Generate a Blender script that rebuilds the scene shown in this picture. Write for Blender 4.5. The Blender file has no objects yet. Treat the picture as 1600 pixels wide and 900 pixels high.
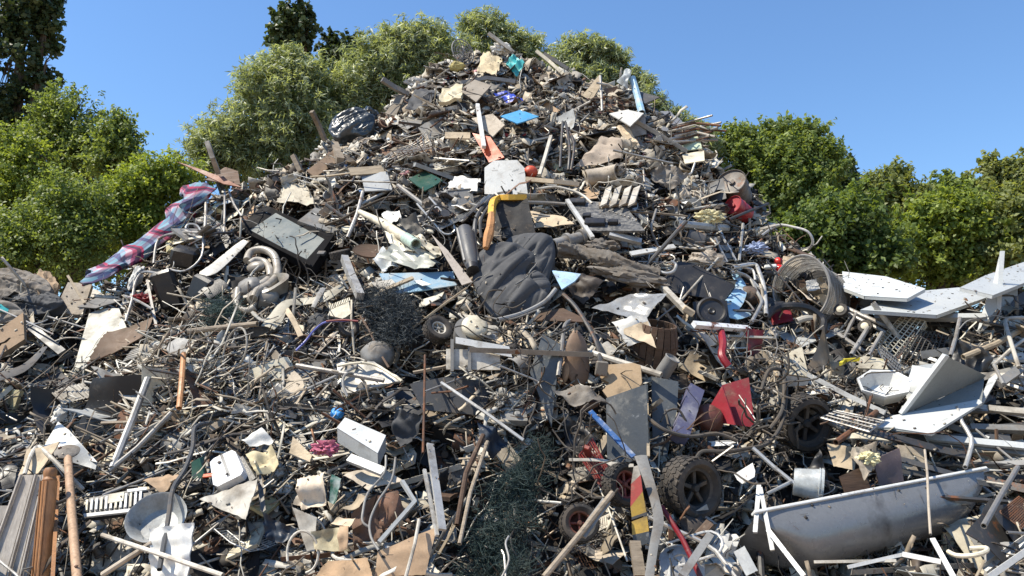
import bpy, math, random
import numpy as np
from mathutils import Vector, Matrix, noise
R = math.radians
def rv(a, b_): return rnd.uniform(a, b_)
rnd = random.Random(11)
nrg = np.random.RandomState(7)
SC = bpy.context.scene
COL = SC.collection

# ------------------------------------------------------------------ camera, sky, sun, exposure
F = 1256.0                       # focal length in photo pixels (1600 wide)
CAM = Vector((0, 0, 1.7)); PITCH = R(8.6)
cd = bpy.data.cameras.new('camera'); cam = bpy.data.objects.new('camera', cd); COL.objects.link(cam)
cd.sensor_width = 36; cd.lens = 36 * F / 1600; cd.clip_start = 0.05; cd.clip_end = 3000
cam.location = CAM; cam.rotation_euler = (R(90) + PITCH, 0, 0); SC.camera = cam
SUN = Vector((-0.52, -0.12, 0.86)).normalized()
w = bpy.data.worlds.new('World'); SC.world = w; w.use_nodes = True
nt = w.node_tree; bg = nt.nodes['Background']
sk = nt.nodes.new('ShaderNodeTexSky'); sk.sky_type = 'NISHITA'; sk.sun_disc = False
sk.sun_elevation = math.asin(SUN.z); sk.sun_rotation = math.atan2(SUN.x, SUN.y)
sk.air_density = 1.3; sk.dust_density = 0.0; sk.ozone_density = 10; sk.altitude = 50
nt.links.new(sk.outputs[0], bg.inputs[0]); bg.inputs[1].default_value = 0.124
sl = bpy.data.lights.new('sun', 'SUN'); sl.energy = 5.0; sl.angle = R(0.5); sl.color = (1, .92, .78)
so = bpy.data.objects.new('sun', sl); COL.objects.link(so)
so.rotation_euler = SUN.to_track_quat('Z', 'Y').to_euler(); so.location = (-10, -5, 20)
SC.view_settings.view_transform = 'Standard'; SC.view_settings.look = 'None'
SC.view_settings.exposure = 0.62; SC.view_settings.gamma = 1
SC.cycles.max_bounces = 6; SC.cycles.diffuse_bounces = 1

# ------------------------------------------------------------------ picture <-> place
FW = Vector((0, math.cos(PITCH), math.sin(PITCH))); UPV = Vector((0, -math.sin(PITCH), math.cos(PITCH)))
def ray(px, py):
    return FW + Vector(((px - 800) / F, 0, 0)) + UPV * ((450 - py) / F)
def proj(p):
    d = p - CAM; z = d.dot(FW)
    return 800 + F * d.x / z, 450 - F * d.dot(UPV) / z
SIL = [(-500,460,7.8),(-200,450,8.2),(0,450,8.5),(70,455,8.6),(130,462,8.7),(200,420,9),(260,365,9.2),(300,325,9.3),(340,298,9.5),(400,285,9.6),(480,272,9.8),
       (520,222,10),(600,178,10.3),(650,140,10.6),(700,100,10.9),(740,82,11),(790,80,11),(850,104,10.9),(900,122,10.8),
       (980,132,10.5),(1020,166,10.3),(1060,210,10.1),(1110,238,10),(1130,290,9.8),(1180,320,9.6),(1210,375,9.3),
       (1270,412,9),(1320,450,8.6),(1400,475,8.4),(1500,480,8.2),(1600,455,8.2),(1800,450,8),(2100,460,7.8)]
_u, _z, _y = [], [], []
for px, py, Y in SIL:
    d = ray(px, py); p = CAM + d * (Y / d.y); _u.append(p.x / p.y); _z.append(p.z); _y.append(Y)
_u, _z, _y = map(np.array, (_u, _z, _y))
Y0 = 4.4
PITS = []
def pit_np(x, y):
    """0..1: how much of a hollow the heap has at x, y"""
    s = np.sin(x*3.9 + 1.7*np.sin(y*2.9 + 1)) * np.sin(y*4.6 + 1.5*np.sin(x*2.3)) + .35*np.sin(x*9.1 + y*3)*np.sin(y*8.3 - x*4)
    p = np.clip((s - .42)/.3, 0, 1)*.75
    for a, b_, r in PITS: p = np.maximum(p, np.clip(1.5 - np.hypot(x-a, y-b_)/r, 0, 1))
    return p
def heap_np(x, y, pits=False):
    """height of the heap's inner mass, numpy arrays"""
    u = x / np.maximum(y, 1e-3)
    zr = np.interp(u, _u, _z); yr = np.interp(u, _u, _y)
    t = (y - Y0) / (yr - Y0)
    z = np.where(t < 1, zr * np.clip(t, -.2, 1), zr - np.abs(y - yr) * .9)
    b = (.13 * np.sin(x * 1.9 + 1.3 * np.sin(y * 1.3)) * np.sin(y * 2.3 + x * .7) + .07 * np.sin(x * 4.7 + y * 1.1) * np.sin(y * 5.1 - x * 2.2)
         + .035 * np.sin(x * 11 + 2 * np.sin(y * 6)) * np.sin(y * 12))
    if pits: b = b - .60*pit_np(x, y)*np.clip((1-t)*6, 0, 1)
    return np.maximum(z + b * np.clip(t * 4, 0, 1), -.05)
_ys = np.linspace(4.0, 13, 520)
_G = {}
def heap_grid(pits):
    if pits not in _G:
        X, Y = np.meshgrid(np.linspace(-13, 13, 1301), np.linspace(3.9, 13.3, 471)); _G[pits] = heap_np(X, Y, pits)
    return _G[pits]
def heap_look(x, y, pits):
    g = heap_grid(pits); return g[np.clip(((y-3.9)/.02+.5).astype(np.int32), 0, 470), np.clip(((x+13)/.02+.5).astype(np.int32), 0, 1300)]
_hit = {}
def hits(px, py, pits=False):
    """distance factor along ray(px,py) to the heap surface; arrays"""
    px = np.atleast_1d(px).astype(float); py = np.atleast_1d(py).astype(float)
    cx = (px - 800) / F; cy = (450 - py) / F
    dx = cx; dy = FW.y + UPV.y * cy; dz = FW.z + UPV.z * cy
    out = np.full(len(px), np.nan)
    for i in range(0, len(px), 4000):
        s = slice(i, i + 4000)
        k = _ys[None, :] / dy[s][:, None]
        hz = heap_look(dx[s][:, None] * k, np.broadcast_to(_ys[None, :], k.shape), pits)
        below = CAM.z + dz[s][:, None] * k <= hz
        j = below.argmax(1); ok = below.any(1)
        out[s] = np.where(ok, _ys[j] / dy[s], np.nan)
    return out
def P(px, py, lift=0.0):
    key = (round(px), round(py))
    if key not in _hit:
        k = hits([px], [py])[0]; q = py
        while not (k == k): q += 6; k = hits([px], [q])[0]
        _hit[key] = k
    d = ray(px, py)
    return CAM + d * (_hit[key] - lift)
for _x, _y2, _r in ((690,640,.30),(620,720,.30),(745,740,.34),(900,700,.30),(900,770,.35),(850,650,.26),(960,830,.28),(660,560,.22),(1130,580,.30),(1080,540,.3),(1200,620,.3),(1250,720,.32),(1180,700,.25),(1310,730,.22),
                    (1560,770,.26),(1500,830,.26),(1140,800,.24),(470,770,.22),(340,420,.30),(300,440,.28),(445,440,.3),(500,430,.26),(1050,480,.3),(700,390,.28),(930,470,.3),(1000,330,.2),(640,330,.25),(880,240,.3),(740,270,.3),(1240,520,.2),
                    (1430,620,.2),(1560,620,.26),(1380,540,.2),(120,540,.25),(60,560,.25),(150,640,.22),(20,650,.22),(300,850,.25),(380,880,.25),(420,820,.2),(180,870,.2),(720,880,.2),(1340,880,.25),(960,330,.2),(1180,460,.25)):
    _p = P(_x, _y2); PITS.append((_p.x, _p.y, _r*.95))
def PD(px, py, Y):
    d = ray(px, py); return CAM + d * (Y / d.y)
def met(px, py, n):
    """n photo pixels in metres at the heap there"""
    return n / F * (P(px, py) - CAM).dot(FW)

# ------------------------------------------------------------------ objects
def tag(o, label=None, cat=None, group=None, kind=None):
    if label: o['label'] = label
    if cat: o['category'] = cat
    if group: o['group'] = group
    if kind: o['kind'] = kind
    return o
LAND = []      # landmarks: px, py, phrase
def thing(name, label, cat, loc, group=None):
    o = bpy.data.objects.new(name, None); COL.objects.link(o); o.location = loc; o.empty_display_size = .1
    return tag(o, label, cat, group)
MASK = np.zeros((260, 460), bool)        # 4 px cells, offset (-120, -40)
HERO = []
def note_mask(V, faces):
    HERO.append((V, faces))
class MB:
    def __init__(s): s.v = []; s.f = []
    def add(s, vf, M=None):
        v, f = vf; o = len(s.v)
        s.v += [M @ Vector(a) for a in v] if M is not None else [Vector(a) for a in v]
        s.f += [tuple(i + o for i in q) for q in f]
        return s
    def mesh(s, name, c=Vector((0, 0, 0)), smooth=False):
        me = bpy.data.meshes.new(name); me.from_pydata([tuple(a - c) for a in s.v], [], s.f)
        if smooth:
            me.shade_smooth()
            if smooth != 'full': me.set_sharp_from_angle(angle=R(38))
        return me
    def build(s, name, m, parent=None, label=None, cat=None, group=None, kind=None, smooth=True, mask=True):
        V = np.array([tuple(a) for a in s.v]); c = Vector(((V.min(0) + V.max(0)) / 2).tolist())
        me = s.mesh(name, c, smooth); o = bpy.data.objects.new(name, me); COL.objects.link(o)
        me.materials.append(m)
        if parent:
            o.parent = parent; pl = Vector((0, 0, 0)); q = parent
            while q: pl += q.location; q = q.parent
            o.location = c - pl
        else: o.location = c
        if mask: note_mask(V, s.f)
        return tag(o, label, cat, group, kind)

def frame(loc, z, x=(1, 0, 0)):
    z = Vector(z).normalized(); x = Vector(x); x = (x - z * x.dot(z))
    if x.length < 1e-3: x = Vector((0, 0, 1)) - z * z.z
    x.normalize(); y = z.cross(x)
    M = Matrix((x, y, z)).transposed().to_4x4(); M.translation = loc
    return M
def nz(v, s=1.0): return noise.noise(v * s)
# ------------------------------------------------------------------ shapes: each returns (verts, faces)
def g_box(sx, sy, sz, b=0.0, c=(0, 0, 0)):
    x, y, z = sx / 2, sy / 2, sz / 2; c = Vector(c)
    if b <= 0:
        v = [c + Vector(a) for a in ((-x,-y,-z),(x,-y,-z),(x,y,-z),(-x,y,-z),(-x,-y,z),(x,-y,z),(x,y,z),(-x,y,z))]
        return v, [(3,2,1,0),(4,5,6,7),(0,1,5,4),(1,2,6,5),(2,3,7,6),(3,0,4,7)]
    b = min(b, x * .45, y * .45, z * .45); v = []; f = []
    for sx_ in (-1, 1):
        for sy_ in (-1, 1):
            for sz_ in (-1, 1):
                v += [c + Vector((sx_ * x, sy_ * (y - b), sz_ * (z - b))), c + Vector((sx_ * (x - b), sy_ * y, sz_ * (z - b))), c + Vector((sx_ * (x - b), sy_ * (y - b), sz_ * z))]
    I = lambda a, b_, c_, k: ((a * 4 + b_ * 2 + c_) * 3 + k)
    for s in (0, 1):
        q = [I(s,0,0,0), I(s,1,0,0), I(s,1,1,0), I(s,0,1,0)]; f.append(q if s else q[::-1])
        q = [I(0,s,0,1), I(0,s,1,1), I(1,s,1,1), I(1,s,0,1)]; f.append(q if s else q[::-1])
        q = [I(0,0,s,2), I(1,0,s,2), I(1,1,s,2), I(0,1,s,2)]; f.append(q if s else q[::-1])
    for a in (0, 1):
        for b_ in (0, 1):
            f.append([I(a,b_,0,0), I(a,b_,1,0), I(a,b_,1,1), I(a,b_,0,1)])
            f.append([I(a,0,b_,0), I(a,1,b_,0), I(a,1,b_,2), I(a,0,b_,2)])
            f.append([I(0,a,b_,1), I(1,a,b_,1), I(1,a,b_,2), I(0,a,b_,2)])
            for c_ in (0, 1): f.append([I(a,b_,c_,0), I(a,b_,c_,1), I(a,b_,c_,2)])
    return v, [tuple(q) for q in f]
def smoothpath(pts, k=4):
    pts = [Vector(p) for p in pts]
    if len(pts) < 3: return pts
    out = []; n = len(pts)
    for i in range(n - 1):
        a, b, c, d = pts[max(i-1,0)], pts[i], pts[i+1], pts[min(i+2,n-1)]
        for j in range(k):
            t = j / k
            out.append(.5 * ((2*b) + (c-a)*t + (2*a-5*b+4*c-d)*t*t + (3*b-a-3*c+d)*t**3))
    return out + [pts[-1]]
def g_tube(pts, r, n=7, caps=True, hollow=0, sq=False):
    pts = [Vector(p) for p in pts]; v = []; f = []
    rr = r if isinstance(r, (list, tuple)) else [r] * len(pts)
    t0 = (pts[1] - pts[0]).normalized(); a = Vector((0, 0, 1)) if abs(t0.z) < .9 else Vector((1, 0, 0))
    N = (a - t0 * a.dot(t0)).normalized()
    for i, p in enumerate(pts):
        t = (pts[min(i+1, len(pts)-1)] - pts[max(i-1, 0)])
        t = t.normalized() if t.length > 1e-9 else t0
        N = (N - t * N.dot(t)).normalized(); B = t.cross(N)
        for k in range(n):
            an = 2 * math.pi * (k + (.5 if sq else 0)) / n
            v.append(p + (N * math.cos(an) + B * math.sin(an)) * rr[i])
    m = len(pts)
    for i in range(m - 1):
        for k in range(n):
            f.append((i*n+k, i*n+(k+1) % n, (i+1)*n+(k+1) % n, (i+1)*n+k))
    if caps and not hollow:
        f.append(tuple(range(n))[::-1]); f.append(tuple((m-1)*n + k for k in range(n)))
    if hollow:      # recessed dark mouth at both ends
        for e, s in ((0, 1), (m-1, -1)):
            t = (pts[1]-pts[0]).normalized() if e == 0 else (pts[m-2]-pts[m-1]).normalized()
            base = len(v)
            for k in range(n): v.append(pts[e] + (v[e*n+k] - pts[e]) * .78)
            for k in range(n): v.append(pts[e] + (v[e*n+k] - pts[e]) * .78 + t * rr[e] * 2.5)
            for k in range(n):
                k2 = (k+1) % n
                f.append((e*n+k, base+k, base+k2, e*n+k2) if e == 0 else (e*n+k2, base+k2, base+k, e*n+k))
                f.append((base+k, base+n+k, base+n+k2, base+k2))
            f.append(tuple(base+n+k for k in range(n)))
    return v, f
def g_sheet(c00, c10, c11, c01, nx=8, ny=6, th=.01, amp=.01, fr=3.0, ragged=0.0, fold=None, seed=0.0, sag=0.0):
    """bilinear sheet with real thickness; amp = dents, ragged = torn edge"""
    c00, c10, c11, c01 = map(Vector, (c00, c10, c11, c01)); n = (c10 - c00).cross(c01 - c00).normalized(); S = Vector((seed * 3.1, seed * 1.7, seed))
    top = []; bot = []; L = ((c10-c00).length + (c01-c00).length) / 2
    for j in range(ny + 1):
        for i in range(nx + 1):
            u, t = i / nx, j / ny
            if ragged:
                e = nz(Vector((u*7, t*7, seed)), 1.3)*.6 + nz(Vector((u*19, t*19, seed + 5)), 1.3)*.4
                if i in (0, nx): u += (1 if i == 0 else -1) * abs(e) * ragged
                if j in (0, ny): t += (1 if j == 0 else -1) * abs(e) * ragged
            p = (c00*(1-u) + c10*u)*(1-t) + (c01*(1-u) + c11*u)*t
            h = amp * (nz(p + S, fr) * 1.6 + nz(p + S, fr * 2.7) * .8)
            if fold: h += fold(u, t) * L
            if sag: h -= sag * L * (1 - (2*u-1)**2) * (1 - (2*t-1)**2)
            top.append(p + n * (h + th/2)); bot.append(p + n * (h - th/2))
    v = top + bot; f = []; W = nx + 1; K = len(top)
    for j in range(ny):
        for i in range(nx):
            a = j*W + i; q = (a, a+1, a+W+1, a+W); f.append(q); f.append(tuple(K+k for k in q)[::-1])
    for i in range(nx):
        f.append((i+1, i, K+i, K+i+1)); a = ny*W + i; f.append((a, a+1, K+a+1, K+a))
    for j in range(ny):
        a = j*W; f.append((a, a+W, K+a+W, K+a)); a = j*W + nx; f.append((a+W, a, K+a, K+a+W))
    return v, f
def g_poly(pts, n, th):
    """flat outline with thickness th, back along -n"""
    n = Vector(n).normalized(); pts = [Vector(p) for p in pts]; k = len(pts)
    a = sum(((pts[i] - pts[0]).cross(pts[(i+1) % k] - pts[0]) for i in range(1, k)), Vector())
    if a.dot(n) < 0: pts = pts[::-1]
    v = pts + [p - n*th for p in pts]
    f = [tuple(range(k)), tuple(range(k, 2*k))[::-1]] + [((i+1) % k, i, k+i, k+(i+1) % k) for i in range(k)]
    return v, f
def g_lathe(prof, n=20, dent=0.0, seed=0.0):
    v = []; f = []
    for r, z in prof:
        for k in range(n):
            a = 2*math.pi*k/n; q = 1 + dent * nz(Vector((math.cos(a)*2, math.sin(a)*2, z*5 + seed)))
            v.append(Vector((r*math.cos(a)*q, r*math.sin(a)*q, z)))
    for i in range(len(prof) - 1):
        for k in range(n): f.append((i*n+k, i*n+(k+1) % n, (i+1)*n+(k+1) % n, (i+1)*n+k))
    if prof[0][0] > 1e-4: f.append(tuple(range(n))[::-1])
    if prof[-1][0] > 1e-4: f.append(tuple((len(prof)-1)*n + k for k in range(n)))
    return v, f
def g_lump(rx, ry, rz, n=14, amp=.2, fr=1.5, seed=0.0, crease=0.0):
    v = []; f = []; m = n
    for i in range(m + 1):
        th = math.pi * i / m
        for k in range(2 * n):
            a = math.pi * k / n; d = Vector((math.sin(th)*math.cos(a), math.sin(th)*math.sin(a), math.cos(th)))
            S = Vector((seed, seed*2, -seed))
            q = 1 + amp * (nz(d*fr + S) * 1.5 + nz(d*fr*2.6 + S) * .7)
            if crease: q -= crease * (1 - abs(nz(d*fr*2 - S)) * 2.2) ** 4 if abs(nz(d*fr*2 - S)) < .45 else 0
            v.append(Vector((d.x*rx*q, d.y*ry*q, d.z*rz*q)))
    W = 2 * n
    for i in range(m):
        for k in range(W): f.append((i*W+k, (i+1)*W+k, (i+1)*W+(k+1) % W, i*W+(k+1) % W))
    return v, f
def g_prof(prof, L, th=.003):
    """thin section (list of xy) extruded along x: angle bars, channels, gutters, corrugated sheet"""
    v = []; f = []; k = len(prof); nn = []
    for i in range(k):
        a = Vector(prof[max(i-1,0)]); b = Vector(prof[min(i+1,k-1)]); t = (b-a).normalized(); nn.append(Vector((-t.y, t.x)))
    for x in (-L/2, L/2):
        for i, p in enumerate(prof): v.append(Vector((x, p[0], p[1])))
        for i, p in enumerate(prof): v.append(Vector((x, p[0] - nn[i].x*th, p[1] - nn[i].y*th)))
    K = 2*k
    for i in range(k-1):
        f.append((i, i+1, K+i+1, K+i)); f.append((k+i+1, k+i, K+k+i, K+k+i+1))
        f.append((i+1, i, k+i, k+i+1)); f.append((K+i, K+i+1, K+k+i+1, K+k+i))
    f.append((0, K, K+k, k)); f.append((k-1, k+k-1, K+k+k-1, K+k-1))
    return v, f
# ------------------------------------------------------------------ materials
MT = {}
def mat(name, c, rough=.6, metal=0.0, dirt=.35, dc=(.13,.10,.07), sc=5.0, bump=.25, rust=0.0, grain=None, attr=False, spec=.4, var=.25, alpha=1.0, trans=0.0, fine=60.0, speck=.62):
    if name in MT: return MT[name]
    m = bpy.data.materials.new(name); m.use_nodes = True; t = m.node_tree; N = t.nodes; L = t.links
    b = N['Principled BSDF']; MT[name] = m
    tc = N.new('ShaderNodeTexCoord'); oi = N.new('ShaderNodeObjectInfo')
    off = N.new('ShaderNodeVectorMath'); off.operation = 'ADD'; L.new(tc.outputs['Object'], off.inputs[0])
    ml = N.new('ShaderNodeMath'); ml.operation = 'MULTIPLY'; ml.inputs[1].default_value = 37; L.new(oi.outputs['Random'], ml.inputs[0]); L.new(ml.outputs[0], off.inputs[1])
    mp = N.new('ShaderNodeMapping'); L.new(off.outputs[0], mp.inputs[0])
    if grain: mp.inputs['Scale'].default_value = grain
    def nse(s, d=6, r=.62, src=mp.outputs[0]):
        n = N.new('ShaderNodeTexNoise'); n.inputs['Scale'].default_value = s; n.inputs['Detail'].default_value = d; n.inputs['Roughness'].default_value = r
        L.new(src, n.inputs['Vector']); return n.outputs['Fac']
    def ramp(src, a, z):
        n = N.new('ShaderNodeMapRange'); n.inputs[1].default_value = a; n.inputs[2].default_value = z; L.new(src, n.inputs[0]); n.clamp = True; return n.outputs[0]
    def mix(fac, a, z, mode='MIX'):
        n = N.new('ShaderNodeMix'); n.data_type = 'RGBA'; n.blend_type = mode
        (L.new(fac, n.inputs[0]) if hasattr(fac, 'links') else setattr(n.inputs[0], 'default_value', fac))
        for i, q in ((6, a), (7, z)):
            if hasattr(q, 'links'): L.new(q, n.inputs[i])
            else: n.inputs[i].default_value = (*q, 1)
        return n.outputs[2]
    big = nse(sc); small = nse(fine, 4, .7)
    if attr:
        at = N.new('ShaderNodeAttribute'); at.attribute_name = 'tint'; base = at.outputs['Color']
    else: base = mix(ramp(oi.outputs['Random'], 0, 1), tuple(x*(1-var) for x in c), tuple(min(x*(1+var), .9) for x in c))
    base = mix(ramp(small, .25, .75), mix(.5, base, (0, 0, 0)) if grain else mix(.22, base, (.02, .015, .01)), base)
    if dirt:
        base = mix(ramp(big, .74 - dirt*.55, .86 - dirt*.25), base, dc)
        st = nse(3.1, 9, .74, off.outputs[0]); base = mix(ramp(st, .50, .50+.10/max(speck,.3)), base, mix(.25+.37*speck, base, tuple(x*.55 for x in dc)))
        sk_ = nse(34, 3, .8, off.outputs[0]); base = mix(ramp(sk_, .64, .74), base, mix(.6*speck, base, tuple(x*.6 for x in dc)))
        sw = nse(13, 5, .7, off.outputs[0]); base = mix(ramp(sw, .60, .66), base, mix(.4*speck, base, tuple(min(.45, x*2.6) for x in dc)))
    if rust:
        rf = ramp(nse(sc*1.7, 8, .7, off.outputs[0]), .66 - rust*.3, .70 - rust*.22)
        base = mix(rf, base, mix(small, (.045, .02, .012), (.24, .10, .045)))
        mm = N.new('ShaderNodeMath'); mm.operation = 'MULTIPLY_ADD'; mm.inputs[1].default_value = -metal; mm.inputs[2].default_value = metal; L.new(rf, mm.inputs[0]); L.new(mm.outputs[0], b.inputs['Metallic'])
    else: b.inputs['Metallic'].default_value = metal
    L.new(base, b.inputs['Base Color'])
    rr = N.new('ShaderNodeMapRange'); rr.inputs[1].default_value = .3; rr.inputs[2].default_value = .75
    rr.inputs[3].default_value = max(rough - .12, .05); rr.inputs[4].default_value = min(rough + .25, 1); L.new(big, rr.inputs[0]); L.new(rr.outputs[0], b.inputs['Roughness'])
    b.inputs['Specular IOR Level'].default_value = spec
    if alpha < 1: b.inputs['Alpha'].default_value = alpha
    if trans: b.inputs['Transmission Weight'].default_value = trans
    if bump:
        bp = N.new('ShaderNodeBump'); bp.inputs['Strength'].default_value = bump; bp.inputs['Distance'].default_value = .012
        ad = N.new('ShaderNodeMath'); ad.operation = 'MULTIPLY_ADD'; ad.inputs[1].default_value = .35; L.new(small, ad.inputs[0]); L.new(big, ad.inputs[2]); L.new(ad.outputs[0], bp.inputs['Height']); L.new(bp.outputs[0], b.inputs['Normal'])
    return m
steel = mat('bare_steel', (.36,.345,.32), .45, .5, .35, rust=.25)
dsteel = mat('dark_steel', (.10,.10,.10), .5, .6, .3, rust=.35)
rusty = mat('rusty_iron', (.13,.07,.045), .85, .2, .3, rust=.5)
alu = mat('dull_aluminium', (.50,.49,.46), .42, .45, .3)
white = mat('white_paint', (.66,.66,.63), .45, 0, .28, rust=.08, speck=.4)
offw = mat('dirty_white_paint', (.56,.52,.44), .55, 0, .5)
lgrey = mat('light_grey_enamel', (.42,.435,.43), .42, 0, .25, sc=3, speck=.5)
mgrey = mat('mid_grey_paint', (.25,.245,.23), .5, 0, .4)
dgrey = mat('dark_grey_plastic', (.075,.077,.08), .5, 0, .35)
black = mat('black_plastic', (.016,.016,.017), .38, 0, .22, speck=.4, dc=(.09,.075,.06), spec=.5)
blackfab = mat('black_leathercloth', (.062,.064,.068), .72, 0, .15, speck=.35, dc=(.12,.11,.10), spec=.3, bump=.3)
rubber = mat('black_rubber', (.025,.024,.023), .75, 0, .55, dc=(.11,.09,.07), bump=.4)
slate = mat('scratched_slate_grey_board', (.075,.088,.10), .5, 0, .3, dc=(.27,.26,.23), sc=7)
wood = mat('weathered_wood', (.33,.27,.20), .8, 0, .35, grain=(.12,1,1), sc=22, bump=.5)
woodl = mat('pale_raw_wood', (.52,.42,.29), .75, 0, .25, grain=(.12,1,1), sc=20, bump=.4)
woodd = mat('dark_brown_wood', (.13,.075,.045), .7, 0, .35, grain=(.12,1,1), sc=20, bump=.5)
woodo = mat('orange_varnished_wood', (.50,.24,.10), .5, 0, .25, grain=(1,1,.12), sc=16, bump=.3)
card = mat('brown_cardboard', (.42,.29,.18), .85, 0, .25, speck=.5, sc=4, bump=.2)
cardl = mat('pale_buff_cardboard', (.56,.45,.31), .85, 0, .3, speck=.6, sc=5, bump=.2)
cream = mat('cream_plastic', (.62,.56,.42), .45, 0, .35)
beige = mat('beige_cloth', (.50,.43,.34), .9, 0, .4, bump=.4)
greyc = mat('grey_muddy_cloth', (.20,.18,.155), .95, 0, .55, bump=.7, sc=9)
brownc = mat('brown_upholstery', (.36,.24,.15), .85, 0, .25, bump=.2)
foam = mat('yellow_foam', (.75,.66,.38), .95, 0, .2, bump=.8, sc=14)
paper = mat('white_paper_and_film', (.70,.68,.62), .7, 0, .25, speck=.35)
blue = mat('blue_plastic', (.06,.20,.48), .4, 0, .3)
lblue = mat('pale_blue_paint', (.26,.46,.62), .45, 0, .5, dc=(.45,.43,.38))
teal = mat('teal_plastic', (.05,.38,.38), .45, 0, .2)
red = mat('red_paint', (.22,.011,.018), .42, 0, .35)
fadedy = mat('faded_yellow_print', (.52,.34,.06), .6, 0, .45)
orange = mat('orange_red_plastic', (.80,.10,.02), .45, 0, .25)
yellow = mat('yellow_orange_plastic', (.85,.45,.05), .45, 0, .2)
green = mat('dark_green_plastic', (.01,.055,.032), .4, 0, .3)
pink = mat('pink_cloth', (.62,.16,.25), .9, 0, .2)
purple = mat('purple_grey_paint', (.10,.10,.17), .45, 0, .35, dc=(.3,.29,.3))
film = mat('cloudy_clear_film', (.42,.43,.43), .22, 0, .5, dc=(.2,.18,.15), alpha=.5, spec=.7)
frost = mat('frosted_plastic', (.62,.66,.66), .3, 0, .25, alpha=.75, spec=.6)
netm = mat('dark_green_netting', (.018,.045,.042), .7, 0, .1, dc=(.1,.1,.08))
cablem = mat('black_cable_rubber', (.02,.02,.02), .5, 0, .35)
debris = mat('mixed_debris', (.3,.3,.3), .65, 0, .3, attr=True)
debrism = mat('mixed_metal_debris', (.3,.3,.3), .42, .65, .3, attr=True, rust=.2)
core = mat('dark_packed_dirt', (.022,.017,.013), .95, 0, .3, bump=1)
soil = mat('sandy_rubble_soil', (.38,.27,.17), .95, 0, .3, bump=1, sc=14)
barkm = mat('grey_brown_bark', (.11,.085,.06), .9, 0, .2, bump=.8, sc=20)
def leafmat(name, c1, c2, rough=.45, tr=.35, spec=.5):
    m = bpy.data.materials.new(name); m.use_nodes = True; t = m.node_tree; N = t.nodes; L = t.links
    b = N['Principled BSDF']; at = N.new('ShaderNodeAttribute'); at.attribute_name = 'tint'
    mx = N.new('ShaderNodeMix'); mx.data_type = 'RGBA'; L.new(at.outputs['Fac'], mx.inputs[0]); mx.inputs[6].default_value = (*c1, 1); mx.inputs[7].default_value = (*c2, 1)
    L.new(mx.outputs[2], b.inputs['Base Color']); b.inputs['Roughness'].default_value = rough; b.inputs['Specular IOR Level'].default_value = spec
    tl = N.new('ShaderNodeBsdfTranslucent'); hs = N.new('ShaderNodeMix'); hs.data_type = 'RGBA'; hs.blend_type = 'MULTIPLY'; hs.inputs[0].default_value = 1
    L.new(mx.outputs[2], hs.inputs[6]); hs.inputs[7].default_value = (1.6, 1.5, .6, 1); L.new(hs.outputs[2], tl.inputs[0])
    ms = N.new('ShaderNodeMixShader'); ms.inputs[0].default_value = tr; L.new(b.outputs[0], ms.inputs[1]); L.new(tl.outputs[0], ms.inputs[2]); L.new(ms.outputs[0], N['Material Output'].inputs[0])
    return m
lf_willow = leafmat('willow_leaf', (.12,.16,.065), (.42,.48,.33), .45, .45, .55)
lf_bush = leafmat('bright_leaf', (.085,.13,.022), (.31,.38,.09), .5, .46, .35)
lf_mid = leafmat('mid_green_leaf', (.07,.11,.028), (.27,.34,.11), .5, .44, .35)
lf_dark = leafmat('dark_poplar_leaf', (.018,.034,.014), (.09,.13,.055), .5, .25, .35)
lf_olive = leafmat('olive_green_leaf', (.10,.13,.04), (.27,.30,.11), .5, .44, .35)
lf_shade = leafmat('deep_green_leaf', (.05,.085,.025), (.20,.27,.08), .5, .44, .35)  # darker copy of the mid leaf, shade of the low shrubs put into its colour
# ------------------------------------------------------------------ ground and inner mass of the heap
b = MB(); b.add(([(-600,-300,0),(600,-300,0),(600,900,0),(-600,900,0)], [(0,1,2,3)]))
b.build('ground', soil, kind='structure', mask=False)
def heap_core():
    xs = np.linspace(-11, 11, 230); ys = np.concatenate([np.linspace(4.2, 12, 150), np.linspace(12.2, 19, 20)])
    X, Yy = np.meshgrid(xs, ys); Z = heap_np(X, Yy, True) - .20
    V = np.stack([X, Yy, Z], -1).reshape(-1, 3); V[:, :2] += nrg.uniform(-.03, .03, (len(V), 2)); V[:, 2] += nrg.uniform(-.06, .06, len(V))
    W = len(xs); i, j = np.meshgrid(np.arange(W-1), np.arange(len(ys)-1)); a = (j*W + i).ravel()
    Q = np.stack([a, a+1, a+W+1, a+W], -1)
    me = bpy.data.meshes.new('heap_ground'); me.from_pydata(V.tolist(), [], Q.tolist()); me.materials.append(core)
    o = bpy.data.objects.new('heap_ground', me); COL.objects.link(o); o['kind'] = 'structure'
heap_core()

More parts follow.
